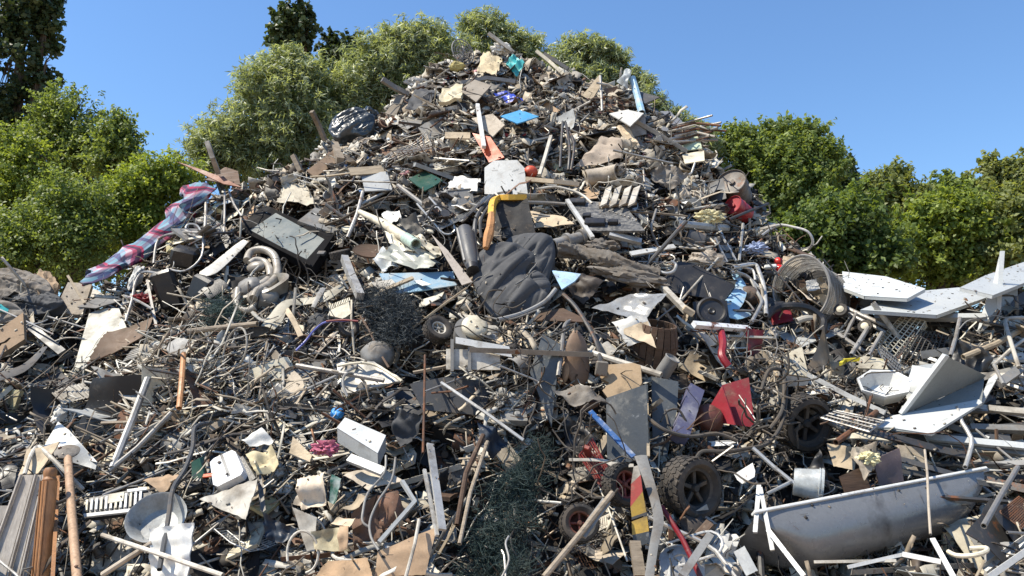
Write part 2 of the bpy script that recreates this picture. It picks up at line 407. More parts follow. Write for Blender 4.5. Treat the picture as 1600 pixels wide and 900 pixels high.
# ------------------------------------------------------------------ numpy scatter meshes
def npmesh(name, V, Fq, m, tint=None, parent=None, kind=None, loc=(0,0,0)):
    """V (N,3), Fq (M,4) or (M,3) ints, tint (M,3|1) per face"""
    me = bpy.data.meshes.new(name); k = Fq.shape[1]; M = len(Fq)
    me.vertices.add(len(V)); me.vertices.foreach_set('co', (V - np.array(loc)).astype(np.float32).ravel())
    me.loops.add(M*k); me.loops.foreach_set('vertex_index', Fq.astype(np.int32).ravel())
    me.polygons.add(M); me.polygons.foreach_set('loop_start', (np.arange(M)*k).astype(np.int32))
    try: me.polygons.foreach_set('loop_total', np.full(M, k, np.int32))
    except Exception: pass
    me.update(calc_edges=True)
    if tint is not None:
        at = me.attributes.new('tint', 'FLOAT_COLOR', 'FACE'); c = np.ones((M, 4), np.float32)
        c[:, :3] = tint if tint.shape[1] == 3 else np.repeat(tint, 3, 1); at.data.foreach_set('color', c.ravel())
    me.materials.append(m); o = bpy.data.objects.new(name, me); COL.objects.link(o); o.location = loc
    if parent: o.parent = parent; o.location = Vector(loc) - parent.location
    if kind: o['kind'] = kind
    return o

# ------------------------------------------------------------------ trees
def leaves(lobes, D, n, ln, wd, droop, jit, shell=.5, clump=.22, per=22):
    """crown made of leafy sprays: each spray is a short shoot pointing out and up, with leaves along it"""
    A = np.array([l[2]*l[3] for l in lobes], float); A /= A.sum(); per = per*1.6; nc = max(8, int(n / per))
    li = nrg.choice(len(lobes), nc, p=A); C = np.zeros((nc, 3)); O = np.zeros((nc, 3))
    for q, l in enumerate(lobes):
        s = li == q; k = s.sum()
        if not k: continue
        Dl = D + (l[4] if len(l) > 4 else 0); c = np.array(PD(l[0], l[1], Dl)); rx = l[2]/F*Dl; rz = l[3]/F*Dl; ry = min(rx, rz*1.1) * .9
        d = nrg.normal(size=(k, 3)); d /= np.linalg.norm(d, axis=1)[:, None]; d[:, 1] = np.where(d[:, 1] > .4, -d[:, 1], d[:, 1])
        nb = 9; B = nrg.normal(size=(nb, 3)); B /= np.linalg.norm(B, axis=1)[:, None]; B[:, 2] = np.abs(B[:, 2])*.9 - .25   # boughs: sprays gather round them
        bi = nrg.randint(0, nb, k); d = d*.62 + B[bi]*.62; d /= np.linalg.norm(d, axis=1)[:, None]
        rr = (shell + (1-shell)*nrg.rand(k)**.6) * nrg.uniform(.60, 1.22, nb)[bi]
        C[s] = c + d*rr[:, None]*np.array([rx, ry, rz]); O[s] = d
    ax0 = O*.75 + np.array([0, -.1, .75]) + nrg.normal(size=(nc, 3))*.35; ax0 /= np.linalg.norm(ax0, axis=1)[:, None]
    Ls = clump*nrg.uniform(1.4, 3.4, nc); tcl = nrg.rand(nc)
    idx = nrg.randint(0, nc, n); u = nrg.rand(n); arch = (u**2)[:, None]*np.array([0, 0, -.35*droop])
    p = C[idx] + (ax0[idx]*(u[:, None] - .3) + arch)*Ls[idx][:, None] + nrg.normal(size=(n, 3))*(clump*.36*(1.15 - u*.7))[:, None]
    nn = O[idx]*.5 + nrg.normal(size=(n, 3))*.7 + np.array([-.12, -.1, .4]); nn /= np.linalg.norm(nn, axis=1)[:, None]
    ax = nrg.normal(size=(n, 3))*.8 + np.array([0, 0, -droop*.6]) + ax0[idx]*.8
    ax -= nn*(ax*nn).sum(1)[:, None]; ax /= np.linalg.norm(ax, axis=1)[:, None]; sd = np.cross(nn, ax)
    sz = nrg.uniform(.65, 1.3, n)[:, None]; L = ax*ln*sz; Wd = sd*wd*sz
    V = np.stack([p - L*.5, p + Wd*.5 - L*.05 + nn*wd*.15, p + L*.5 - nn*ln*.08, p - Wd*.5 - L*.05 + nn*wd*.15], 1).reshape(-1, 3)
    Fq = np.arange(4*n).reshape(-1, 4); t = np.clip(tcl[idx]*.6 + nrg.rand(n)*.45, 0, 1)[:, None]
    return V, Fq, t
def tree(name, label, cat, lobes, D, n, lm, ln=.11, wd=.06, droop=.2, base=None, group=None, tr=.12, shell=.45, clump=.22, per=22, twigs=14):
    cx = lobes[0][0] if base is None else base; g = PD(cx, 640, D); root = thing(name, label, cat, (g.x, D, 0), group)
    t = MB(); top = PD(lobes[0][0], lobes[0][1], D); b0 = Vector((g.x, D, 0)); mid = b0.lerp(top, .5) + Vector((rnd.uniform(-.3, .3), rnd.uniform(-.2, .2), 0))
    t.add(g_tube(smoothpath([b0, mid, top], 4), [tr*(1 - .1*i) for i in range(9)], 7))
    for l in lobes:
        c = PD(l[0], l[1], D + (l[4] if len(l) > 4 else 0)); s = b0.lerp(top, rnd.uniform(.45, .75))
        t.add(g_tube(smoothpath([s, s.lerp(c, .5) + Vector((0, 0, -.2)), c], 2), [tr*.5, tr*.45, tr*.35, tr*.28, tr*.2], 5))
        rx, rz = l[2]/F*D, l[3]/F*D
        for k in range(twigs):
            a = rnd.uniform(0, 2*math.pi); e = c + Vector((math.cos(a)*rx*.85, rnd.uniform(-.5, .4)*min(rx, rz), math.sin(a)*rz*.85))
            t.add(g_tube([c.lerp(s, rnd.uniform(0, .3)), c.lerp(e, .5) + Vector((0, 0, .1)), e], [tr*.2, tr*.12, .008], 4, caps=False))
    t.build('trunk', barkm, root, mask=False)
    V, Fq, tt = leaves(lobes, D, n, ln, wd, droop, rnd.uniform(0, 9), shell, clump, per)
    o = npmesh('crown', V, Fq, lm, tt, parent=root, loc=tuple(top))
    return root
# -- left side
tree('poplar_tree', 'tall dark poplar rising out of the frame above the left hand bushes', 'tree',
     [(30,60,52,120),(38,-20,48,110),(12,190,40,110),(64,110,26,70),(-30,80,50,160),(70,30,22,60),(50,175,38,55)], 26, 21000, lf_dark, .17, .15, .2, tr=.3, shell=.3, clump=.26, per=30)
tree('ash_tree', 'loose grey-green tree with two rounded tops standing before the dark poplar', 'tree',
     [(110,200,46,58),(85,240,60,50),(140,255,50,60),(60,300,60,50)], 19, 19000, lf_mid, .10, .05, .4, tr=.14, shell=.3)
tree('ash_tree', 'small airy tree with a pointed top and sky showing below its crown', 'tree',
     [(190,222,32,40),(200,255,26,32),(172,262,30,28),(185,200,12,22)], 18, 6500, lf_mid, .11, .05, .4, base=165, tr=.09, shell=.2)
tree('leafy_shrub', 'sunlit yellow-green shrub at the edge below the dark poplar', 'shrub',
     [(20,240,45,40),(30,300,70,70),(-20,350,90,100),(50,250,30,30)], 16, 15000, lf_bush, .08, .05, .3)
tree('leafy_shrub', 'bright green shrub growing just behind the plaid duvet', 'shrub',
     [(245,300,45,46),(200,335,50,50),(285,292,34,36),(230,370,60,45),(215,290,25,25)], 13.5, 19000, lf_bush, .07, .04, .3)
tree('leafy_shrub', 'dark green shrub with glossy leaves above the grey slabs of rubbish', 'shrub',
     [(60,380,60,60),(130,390,60,60),(10,400,60,55),(110,330,60,50)], 12.8, 22000, lf_mid, .065, .036, .3)
tree('leafy_shrub', 'shaded shrub filling the gap beneath the small airy tree', 'shrub',
     [(130,330,80,60),(210,320,70,50),(60,350,90,80)], 21, 9000, lf_dark, .13, .08, .3)
# -- far poplars
tree('poplar_tree', 'dark bushy poplar top standing alone against the sky above the willows', 'tree',
     [(460,40,34,32),(450,65,32,40),(468,80,28,38),(478,30,14,22),(440,35,14,18),(455,140,40,60)], 34, 8500, lf_dark, .24, .22, .2, tr=.28, shell=.3, clump=.3)
tree('poplar_tree', 'low double poplar top beside the tallest dark poplar top', 'tree',
     [(518,78,14,22),(545,82,18,24),(530,100,30,24),(530,150,40,50)], 36, 5000, lf_dark, .24, .22, .2, tr=.25, shell=.3, clump=.3)
# -- willows
WG = 'silvery willows behind the heap'
tree('willow_tree', 'broad silvery willow sloping down to the boards on the crest', 'tree',
     [(430,150,62,62),(400,200,70,60),(350,232,55,45),(470,130,50,45),(480,200,70,70),(430,255,90,45),(330,250,36,34),(455,100,30,26),(420,115,25,30),(318,225,16,22)], 15.5, 42000, lf_willow, .145, .025, 1.0, group=WG, tr=.16, shell=.4, clump=.19, per=18)
tree('willow_tree', 'silvery willow with a domed top between the low poplar and the summit', 'tree',
     [(640,75,55,38),(600,110,60,50),(560,150,55,50),(680,90,40,45),(620,150,70,45),(610,70,28,24),(665,55,28,20),(540,180,50,50)], 16, 36000, lf_willow, .145, .025, 1.0, group=WG, tr=.15, shell=.4, clump=.19, per=18)
tree('willow_tree', 'willow tip showing just over the highest point of the rubbish', 'tree',
     [(755,45,36,24),(745,32,20,16),(780,55,26,18),(828,72,22,16),(740,90,50,30),(828,95,26,24),(860,110,24,30),(800,75,24,24)], 17, 15000, lf_willow, .145, .025, 1.0, group=WG, tr=.13, shell=.35, clump=.17, per=18)
tree('willow_tree', 'feathery willow standing behind the brown boards on the downhill side of the summit', 'tree',
     [(905,80,32,24),(935,90,30,26),(890,110,36,30),(950,112,24,26),(965,100,14,22),(930,130,50,30),(985,135,24,30),(880,125,30,30)], 16, 18000, lf_willow, .145, .025, 1.0, group=WG, tr=.13, shell=.35, clump=.16, per=18)
tree('willow_tree', 'small willow between the leaning white pipe and the bundle of rods', 'tree',
     [(1030,180,26,30),(1050,195,24,26),(1015,170,16,26),(1012,135,8,14),(1040,225,40,30),(1075,215,24,30),(1095,230,26,34)], 15, 13000, lf_willow, .14, .025, 1.0, group=WG, tr=.1, shell=.35, clump=.15, per=18)
# -- right side
RG = 'green trees on the downhill side of the heap'
tree('robinia_tree', 'large dense tree behind the rusty drum with small upright sprays on top', 'tree',
     [(1180,250,70,50),(1240,250,62,50),(1200,300,100,70),(1285,275,42,60),(1150,225,36,26),(1215,205,22,18),(1265,215,30,20),(1300,260,14,40),(1240,340,90,50),(1120,250,24,40)], 15.5, 46000, lf_mid, .095, .045, .4, group=RG, tr=.17, shell=.4, clump=.17, per=20)
tree('robinia_tree', 'thin dark sapling tips standing between the dense tree and the low bushes', 'tree',
     [(1328,275,10,24),(1322,300,16,30),(1335,330,22,30)], 16, 2600, lf_dark, .11, .06, .4, group=RG, tr=.06, shell=.2, clump=.13)
tree('leafy_shrub', 'very dark shaded shrub above the wire mesh drum', 'shrub',
     [(1290,370,50,50),(1330,360,50,50),(1250,385,50,40),(1370,410,60,36),(1300,420,70,30)], 13.2, 19000, lf_shade, .10, .055, .3, group=RG, shell=.3)
tree('birch_tree', 'round olive tree behind the shaded shrub', 'tree',
     [(1385,310,48,36),(1365,330,40,44),(1410,335,48,42),(1395,285,24,16)], 20, 13000, lf_olive, .13, .07, .4, group=RG, tr=.12, shell=.35)
tree('leafy_shrub', 'bright yellow-green shrub above the middle of the white metal sheets', 'shrub',
     [(1465,365,52,48),(1500,350,46,48),(1440,390,50,44),(1530,380,50,50),(1475,330,26,22),(1500,420,80,30)], 14, 21000, lf_bush, .095, .055, .3, group=RG, shell=.35, clump=.17)
tree('leafy_shrub', 'dull green shrub at the frame edge above the upright white strip', 'shrub',
     [(1575,370,46,54),(1600,340,40,50),(1560,410,60,30),(1620,380,60,60)], 13.8, 12000, lf_olive, .10, .055, .3, group=RG, shell=.35)
tree('birch_tree', 'hazy distant treetops between the olive tree and the tall tree at the edge', 'tree',
     [(1480,298,34,22),(1450,310,30,24),(1515,300,24,22),(1480,330,60,26)], 27, 9000, lf_mid, .18, .1, .4, group=RG, tr=.14, shell=.3)
tree('birch_tree', 'tall tree at the frame edge behind the dull green shrub', 'tree',
     [(1552,280,26,28),(1590,282,26,30),(1570,315,46,36),(1545,262,16,14),(1598,262,12,14),(1625,290,30,36)], 24, 11000, lf_olive, .15, .08, .4, group=RG, tr=.16, shell=.3)
tree('leafy_shrub', 'deep green understorey closing the view behind the olive tree', 'shrub',
     [(1400,380,120,60),(1530,370,120,60),(1280,380,100,60),(1650,380,90,70)], 29, 12000, lf_dark, .24, .14, .3, group=RG, shell=.2)
tree('leafy_shrub', 'deep green understorey behind the broad silvery willow', 'shrub',
     [(380,260,90,50),(500,200,90,70),(600,170,80,60),(700,120,60,40)], 22, 14000, lf_dark, .16, .1, .3, shell=.2)
tree('leafy_shrub', 'low dark undergrowth showing between the duvet and the bright shrub', 'shrub',
     [(60,420,90,50),(160,410,90,50),(250,390,70,50),(-20,420,70,60)], 15, 11000, lf_shade, .10, .06, .3, shell=.2)
tree('leafy_shrub', 'low undergrowth behind the white metal sheets', 'shrub',
     [(1380,430,90,40),(1480,440,90,36),(1580,430,90,40),(1290,430,60,40)], 15, 9000, lf_shade, .10, .06, .3, shell=.2)
# ------------------------------------------------------------------ large recognisable pieces
NF = Vector((0, -.8, .6)); RAILS = []
def onplane(c, n):
    n = Vector(n).normalized()
    def q(px, py, out=0.0):
        d = ray(px, py); return CAM + d * ((c - CAM).dot(n) / d.dot(n)) + n*out
    q.n = n; return q
def ctr(pts): return sum(p[0] for p in pts)/len(pts), sum(p[1] for p in pts)/len(pts)
def lmk(pts, lm):
    if lm: x, y = ctr(pts); LAND.append((x, y, lm))
def panel(name, label, cat, c4, m, lift=.12, n=NF, th=.008, amp=.009, nx=12, ny=9, ragged=.012, fold=None, lm=None, parent=None, group=None, fr=3, sag=0, at=None):
    cx, cy = at or ctr(c4); q = onplane(P(cx, cy, lift), n); w_ = [q(*p) for p in c4]
    if (w_[1]-w_[0]).cross(w_[3]-w_[0]).dot(q.n) < 0: w_ = [w_[1], w_[0], w_[3], w_[2]]
    lmk(c4, lm)
    return MB().add(g_sheet(*w_, nx, ny, th, amp, fr, ragged, fold, seed=cx*.01, sag=sag)).build(name, m, parent, label, cat, group)
def poly(name, label, cat, pts, m, lift=.12, n=NF, th=.012, lm=None, parent=None, group=None, at=None):
    q = onplane(P(*(at or ctr(pts)), lift), n); lmk(pts, lm)
    return MB().add(g_poly([q(*p) for p in pts], n, th)).build(name, m, parent, label, cat, group)
def path3(pts): return [P(p[0], p[1], p[2] if len(p) > 2 else .12) for p in pts]
def line3(a, b_):
    """straight bar between two photo points: depth taken at the ends"""
    return [P(*a), P(*b_)]
def rod(name, label, cat, pts, r, m, smooth=0, n=8, hollow=1, lm=None, parent=None, group=None, sq=False, mask=False, taper=None):
    w_ = path3(pts); lmk(pts, lm); x, y = ctr(pts); R_ = met(x, y, r)
    if smooth: w_ = smoothpath(w_, smooth)
    rr = [R_*(1 + (taper-1)*i/(len(w_)-1)) for i in range(len(w_))] if taper else R_
    return MB().add(g_tube(w_, rr, 4 if sq else n, hollow=hollow if not sq else 0, sq=sq)).build(name, m, parent, label, cat, group, smooth=not sq, mask=mask)
def bar(name, label, cat, a, b_, wpx, hpx, m, lm=None, parent=None, group=None, roll=0, amp=0, mask=True, ends=0):
    """flat board or bar from a to b (px,py,lift)"""
    p, q = P(*a), P(*b_); s = met((a[0]+b_[0])/2, (a[1]+b_[1])/2, 1); lmk([a, b_], lm)
    x = (q-p); L = x.length; x.normalize(); z = Vector((0, -.8, .6)); z = (z - x*z.dot(x)).normalized(); z = Matrix.Rotation(R(roll), 3, x) @ z
    M = frame((p+q)/2, z, x); W = wpx*s
    return MB().add(g_sheet((-L/2,-W/2,0),(L/2,-W/2,0),(L/2,W/2,0),(-L/2,W/2,0), 10, 3, hpx*s, amp*s, 3, ends, seed=a[0]*.1), M).build(name, m, parent, label, cat, group, mask=mask)
def lump(name, label, cat, x, y, rx, ry, rz, m, lift=.1, rot=0, amp=.28, fr=1.7, crease=.14, lm=None, parent=None, group=None, n=20, mask=True):
    s = met(x, y, 1); lmk([(x, y)], lm)
    M = frame(P(x, y, lift), NF, (math.cos(R(rot)), 0, math.sin(R(rot)))) 
    return MB().add(g_lump(rx*s, ry*s, rz*s, n, amp, fr, x*.013, crease), M).build(name, m, parent, label, cat, group, mask=mask)
def lathe_at(name, label, cat, x, y, prof, m, axis, lift=.12, n=26, dent=.03, lm=None, parent=None, group=None, mask=True, flat=1.0):
    """profile in photo pixels"""
    s = met(x, y, 1); lmk([(x, y)], lm); M = frame(P(x, y, lift), axis)
    return MB().add(g_lathe([(r*s, z*s) for r, z in prof], n, dent, x*.1), M).build(name, m, parent, label, cat, group, mask=mask)
def box_at(name, label, cat, x, y, sx, sy, sz, m, rx=0, ry=0, rz=0, lift=.12, lm=None, parent=None, group=None, bev=.008, amp=0):
    s = met(x, y, 1); lmk([(x, y)], lm)
    from mathutils import Euler
    M = Matrix.Translation(P(x, y, lift)) @ Euler((R(rx), R(ry), R(rz))).to_matrix().to_4x4()
    return MB().add(g_box(sx*s, sy*s, sz*s, bev), M).build(name, m, parent, label, cat, group)
def base(name, label, cat, x, y, lift=.1, lm=None, group=None):
    if lm: LAND.append((x, y, lm))
    return thing(name, label, cat, P(x, y, lift), group)

# ---- television
def television():
    tvb = mat('clean_black_casing', (.009,.009,.01), .75, 0, .05, speck=.05, spec=.12)
    t = base('television', 'black flat television with a dusty grey screen lying face up on the slope', 'television', 445, 365, .1, 'dusty television')
    n = Vector((-.15, -.66, .74)).normalized(); q = onplane(P(445, 365, .22), n)
    out = [(412,317),(520,364),(487,413),(367,352)]; inn = [(424,324),(511,369),(479,407),(383,355)]; scr = [(430,330),(506,371),(478,402),(388,358)]
    b = MB(); b.add(g_poly([q(*p, out=-.03) for p in out], n, .10)); b.build('casing', tvb, t)
    b = MB()
    for i in range(4):
        j = (i+1) % 4; a = [q(*out[i], out=-.028), q(*out[j], out=-.028), q(*inn[j], out=-.0), q(*inn[i], out=0)]
        c = [q(*inn[i], out=0), q(*inn[j], out=0), q(*scr[j], out=-.024), q(*scr[i], out=-.024)]
        for w_ in (a, c): b.add((w_, [(0,1,2,3)]))
    b.build('bezel', tvb, t)
    dust = mat('dusty_dark_screen_glass', (.07,.088,.083), .4, 0, .45, dc=(.14,.15,.135), sc=3, bump=.05, spec=.6, speck=.3)
    MB().add(g_poly([q(*p, out=-.022) for p in scr], n, .004)).build('screen', dust, t)
    qq = q(452, 412); MB().add(g_box(.10, .06, .03, .004), frame(q(500,392,-.03), n, (1,0,-.4))).build('stand_mount', dgrey, t)
television()

# ---- toilet with its seat hanging in a curl
def toilet():
    t = base('toilet', 'beige toilet bowl with its padded seat standing twisted on top', 'toilet', 412, 440, .1, 'twisted toilet seat')
    cr = mat('beige_sanitary_plastic', (.42,.38,.31), .35, 0, .5, spec=.5); s = met(412, 440, 1)
    M = frame(P(412, 462, .06), (-.25, -.55, .8), (1,0,0))
    pr = [(.001,-40),(20,-38),(26,-20),(36,0),(41,14),(43,18),(38,20),(33,12),(22,-6),(8,-20),(.001,-22)]
    MB().add(g_lathe([(r*s, z*s) for r, z in pr], 30, .06), M @ Matrix.Diagonal((1.05,.85,1,1))).build('bowl', cr, t)
    MB().add(g_tube(smoothpath([P(386,407,.22),P(392,394,.26),P(410,390,.28),P(427,398,.28),P(433,415,.28),P(432,432,.30),P(418,446,.32),P(402,455,.32),P(396,466,.30)], 4), 6.2*s, 12)).build('seat', cr, t)
    MB().add(g_tube(smoothpath([P(390,412,.20),P(400,406,.22),P(415,410,.23),P(422,424,.24),P(420,436,.25),P(404,447,.26)], 4), [5*s]*10+[6*s]*11, 12)).build('seat_rim', cr, t)
    MB().add(g_lump(15*s, 10*s, 6*s, 12, .05), frame(P(400,417,.18), (-.2,-.9,.4))).build('lid', cr, t)
    MB().add(g_lump(24*s, 18*s, 12*s, 14, .1), frame(P(412,466,.22), (.1,-.8,.5))).build('lid_cover', cr, t)
    MB().add(g_lump(20*s, 17*s, 9*s, 14, .1, 1.5, 3), frame(P(388,448,.14), (-.3,-.8,.5))).build('cistern_piece', mgrey, t)
    MB().add(g_tube(smoothpath([P(372,452,.2),P(370,478,.22),P(385,486,.24),P(398,480,.25)], 3), 5*s, 10)).build('rim', cr, t)
toilet()

# ---- duvet
def duvet():
    m = mat('plaid_duvet_cloth', (.6,.6,.6), .9, 0, .2, bump=.3); t = m.node_tree; N = t.nodes; L = t.links
    uv = N.new('ShaderNodeAttribute'); uv.attribute_name = 'cloth'; sp = N.new('ShaderNodeSeparateXYZ'); L.new(uv.outputs['Vector'], sp.inputs[0])
    def band(o, k, stops):
        a = N.new('ShaderNodeMath'); a.operation = 'MULTIPLY'; a.inputs[1].default_value = k; L.new(sp.outputs[o], a.inputs[0]); f = N.new('ShaderNodeMath'); f.operation = 'FRACT'; L.new(a.outputs[0], f.inputs[0])
        r = N.new('ShaderNodeValToRGB'); r.color_ramp.interpolation = 'CONSTANT'; e = r.color_ramp.elements; e[0].color = (*stops[0][1], 1); e[0].position = 0; e[1].position = stops[1][0]; e[1].color = (*stops[1][1], 1)
        for p, c in stops[2:]: q = e.new(p); q.color = (*c, 1)
        L.new(f.outputs[0], r.inputs[0]); return r.outputs[0]
    a = band(0, 5.5, [(0,(.22,.42,.48)),(.30,(.42,.06,.13)),(.38,(.09,.04,.09)),(.50,(.40,.10,.18)),(.58,(.55,.50,.52)),(.70,(.30,.48,.54)),(.84,(.12,.16,.28))])
    c = band(1, 4, [(0,(1,1,1)),(.22,(.75,.22,.34)),(.40,(.35,.2,.32)),(.52,(1,.9,.95)),(.68,(.55,.7,.8)),(.86,(1,.5,.6))])
    x = N.new('ShaderNodeMix'); x.data_type = 'RGBA'; x.blend_type = 'MULTIPLY'; x.inputs[0].default_value = .75; L.new(a, x.inputs[6]); L.new(c, x.inputs[7]); dk = N.new("ShaderNodeMix"); dk.data_type = "RGBA"; dk.blend_type = "MULTIPLY"; dk.inputs[0].default_value = 1; L.new(x.outputs[2], dk.inputs[6]); dk.inputs[7].default_value = (.8,.74,.78,1); L.new(dk.outputs[2], N["Principled BSDF"].inputs["Base Color"])
    cen = smoothpath([P(*p) for p in [(316,292,.12),(300,308,.16),(287,328,.20),(270,350,.22),(240,374,.22),(208,397,.22),(180,414,.2),(150,430,.14),(138,440,.02)]], 8); n = len(cen); K = 22; V = []; cl = []; Fq = []
    for i, p in enumerate(cen):
        u = i/(n-1); tg = (cen[min(i+1,n-1)]-cen[max(i-1,0)]).normalized(); up = Vector((0,-.62,.78)); up = (up - tg*up.dot(tg)).normalized(); sd = tg.cross(up); w_ = met(230, 370, 17)*(1.05 - .35*u**4 + .12*math.sin(u*31) + .08*math.sin(u*13)) * (.75 if i < 3 or i > n-4 else 1)
        for k in range(K):
            an = 2*math.pi*k/K; q = 1 + .22*nz(Vector((math.cos(an)*2, math.sin(an)*2, u*7)), 1.3) + .30*abs(math.sin(an*2.5 + u*14)) - .1
            V.append(p + (sd*math.cos(an) + up*math.sin(an)*.45)*w_*q*1.12); cl.append((u + .022*math.sin(an*2+u*17) + .03*nz(Vector((an, u*9, 0)), 1), k/K))
    for i in range(n-1):
        for k in range(K): Fq.append((i*K+k, i*K+(k+1) % K, (i+1)*K+(k+1) % K, (i+1)*K+k))
    Fq += [tuple(range(K))[::-1], tuple((n-1)*K+k for k in range(K))]
    b = MB(); b.add((V, Fq)); o = b.build('duvet', m, None, 'rolled plaid duvet in blue, pink and maroon draped down the crest', 'duvet')
    at = o.data.attributes.new('cloth', 'FLOAT_VECTOR', 'POINT'); at.data.foreach_set('vector', np.array([(u, v, 0) for u, v in cl], np.float32).ravel())
    LAND.append((230, 375, 'plaid duvet'))
duvet()

# ---- wheels
def wheel(name, label, x, y, rpx, wpx, axis, rimcol, lift=.16, spokes=5, inner=.56, tread=26, lm=None, group=None, rubberm=None, rust=False):
    t = base(name, label, 'wheel', x, y, lift, lm, group); s = met(x, y, 1); Rr, w_ = rpx*s, wpx*s
    M = frame(P(x, y, lift), axis, (0, 0, 1)); n = 48
    pr = [(Rr*inner, -w_*.32), (Rr*(inner+.06), -w_*.42), (Rr*.78, -w_*.5), (Rr*.93, -w_*.46), (Rr*.97, -w_*.36), (Rr*.985, 0), (Rr*.97, w_*.36), (Rr*.93, w_*.46), (Rr*.78, w_*.5), (Rr*(inner+.06), w_*.42), (Rr*inner, w_*.32), (Rr*(inner+.03), 0), (Rr*inner, -w_*.32)]
    v = []; f = []
    for r, z in pr:
        for k in range(n): a = 2*math.pi*k/n; v.append(Vector((r*math.cos(a), r*math.sin(a), z)))
    for i in range(len(pr)-1):
        for k in range(n): f.append((i*n+k, i*n+(k+1) % n, (i+1)*n+(k+1) % n, (i+1)*n+k))
    b = MB(); b.add((v, f), M); b.build('tyre', rubberm or rubber, t)
    T = MB()
    for k in range(tread):
        for j, (z0, off) in enumerate(((-.36, 0), (-.12, .5), (.12, 0), (.36, .5))):
            a = 2*math.pi*(k+off)/tread; c = Vector((math.cos(a)*Rr*.985, math.sin(a)*Rr*.985, z0*w_))
            T.add(g_box(Rr*.035, Rr*4.4/tread, w_*.19, 0), M @ Matrix.Translation(c) @ Matrix.Rotation(a, 4, 'Z') @ Matrix.Rotation(.3*(-1)**j, 4, 'X'))
    T.build('tread', rubberm or rubber, t)['kind'] = 'stuff'
    if rimcol:
        Ri = Rr*(inner+.01); b = MB()
        b.add(g_lathe([(Ri*.86, -w_*.3), (Ri, -w_*.34), (Ri*1.02, -w_*.3), (Ri*.9, -w_*.2), (Ri*.9, w_*.2), (Ri*1.02, w_*.3), (Ri, w_*.34), (Ri*.86, w_*.3), (Ri*.84, 0), (Ri*.86, -w_*.3)], 32), M); b.build('rim', rimcol, t)
        MB().add(g_lathe([(.001,-w_*.24),(Ri*.2,-w_*.24),(Ri*.24,-w_*.1),(Ri*.24,w_*.2),(Ri*.16,w_*.3),(.001,w_*.3)], 16), M).build('hub', rimcol, t)
        for k in range(spokes):
            a = 2*math.pi*k/spokes; d = Vector((math.cos(a), math.sin(a), 0))
            S = M @ Matrix.Rotation(a, 4, 'Z') @ Matrix.Translation((Ri*.55, 0, w_*.12)); MB().add(g_box(Ri*.72, Ri*.2, w_*.14, .003), S).build('spoke', rimcol, t)
    else:
        for k in range(7):
            d = Vector((rv(-.3,.3), rv(-.3,.3), rv(-.1,.1))); MB().add(g_sheet((-.05,-.03,0),(.05,-.03,0),(.04,.03,0),(-.04,.03,0), 5, 5, .004, .03, 8, .1, seed=k), M @ Matrix.Translation(d*Rr) @ Matrix.Rotation(k, 4, 'X')).build('trapped_scrap', dsteel if k % 2 else mgrey, t)
wheel('scooter_tyre', 'large blocky scooter wheel standing upright with dark broken spokes', 1080, 762, 46, 42, (.50,-.86,-.02), mat('dirty_black_rim', (.03,.03,.03), .6, 0, .4), .26, 5, .64, lm='large blocky tyre')
wheel('scooter_wheel', 'narrow tyre with a thin red rim half hidden behind the yellow board', 973, 757, 33, 26, (.55,-.83,.1), mat('dull_red_rim', (.16,.02,.02), .5, 0, .5), .16, 6, .62, lm='red rimmed wheel')
wheel('cart_wheel', 'muddy tyre with a rusty red hub low in the dark middle of the heap', 905, 818, 30, 26, (.1,-.95,.3), mat('rusty_red_hub', (.13,.028,.02), .7, 0, .5, rust=.4), .12, 4, .58, lm='muddy red hub wheel')
wheel('alloy_wheel', 'large dark alloy wheel with straight spokes in shadow beside the oven rack', 1256, 660, 44, 38, (.28,-.92,-.25), mat('dirty_black_rim', (.03,.03,.03)), .00, 6, .70, lm='dark alloy wheel')
wheel('cart_wheel', 'small wheel with a pale spoked rim left of the white tank lid', 684, 515, 22, 17, (.45,-.72,.5), offw, .22, 6, .5, 18, lm='small pale rimmed wheel')
wheel('cart_wheel', 'small brown wheel lying on edge below the corner of the television', 532, 398, 16, 13, (-.2,-.3,.95), woodd, .24, 4, .4, 16, lm='small brown wheel')
wheel('cart_wheel', 'small dusty wheel behind the blue wire and the cream comb', 545, 512, 16, 12, (.2,-.9,.35), offw, .14, 5, .5, 16)

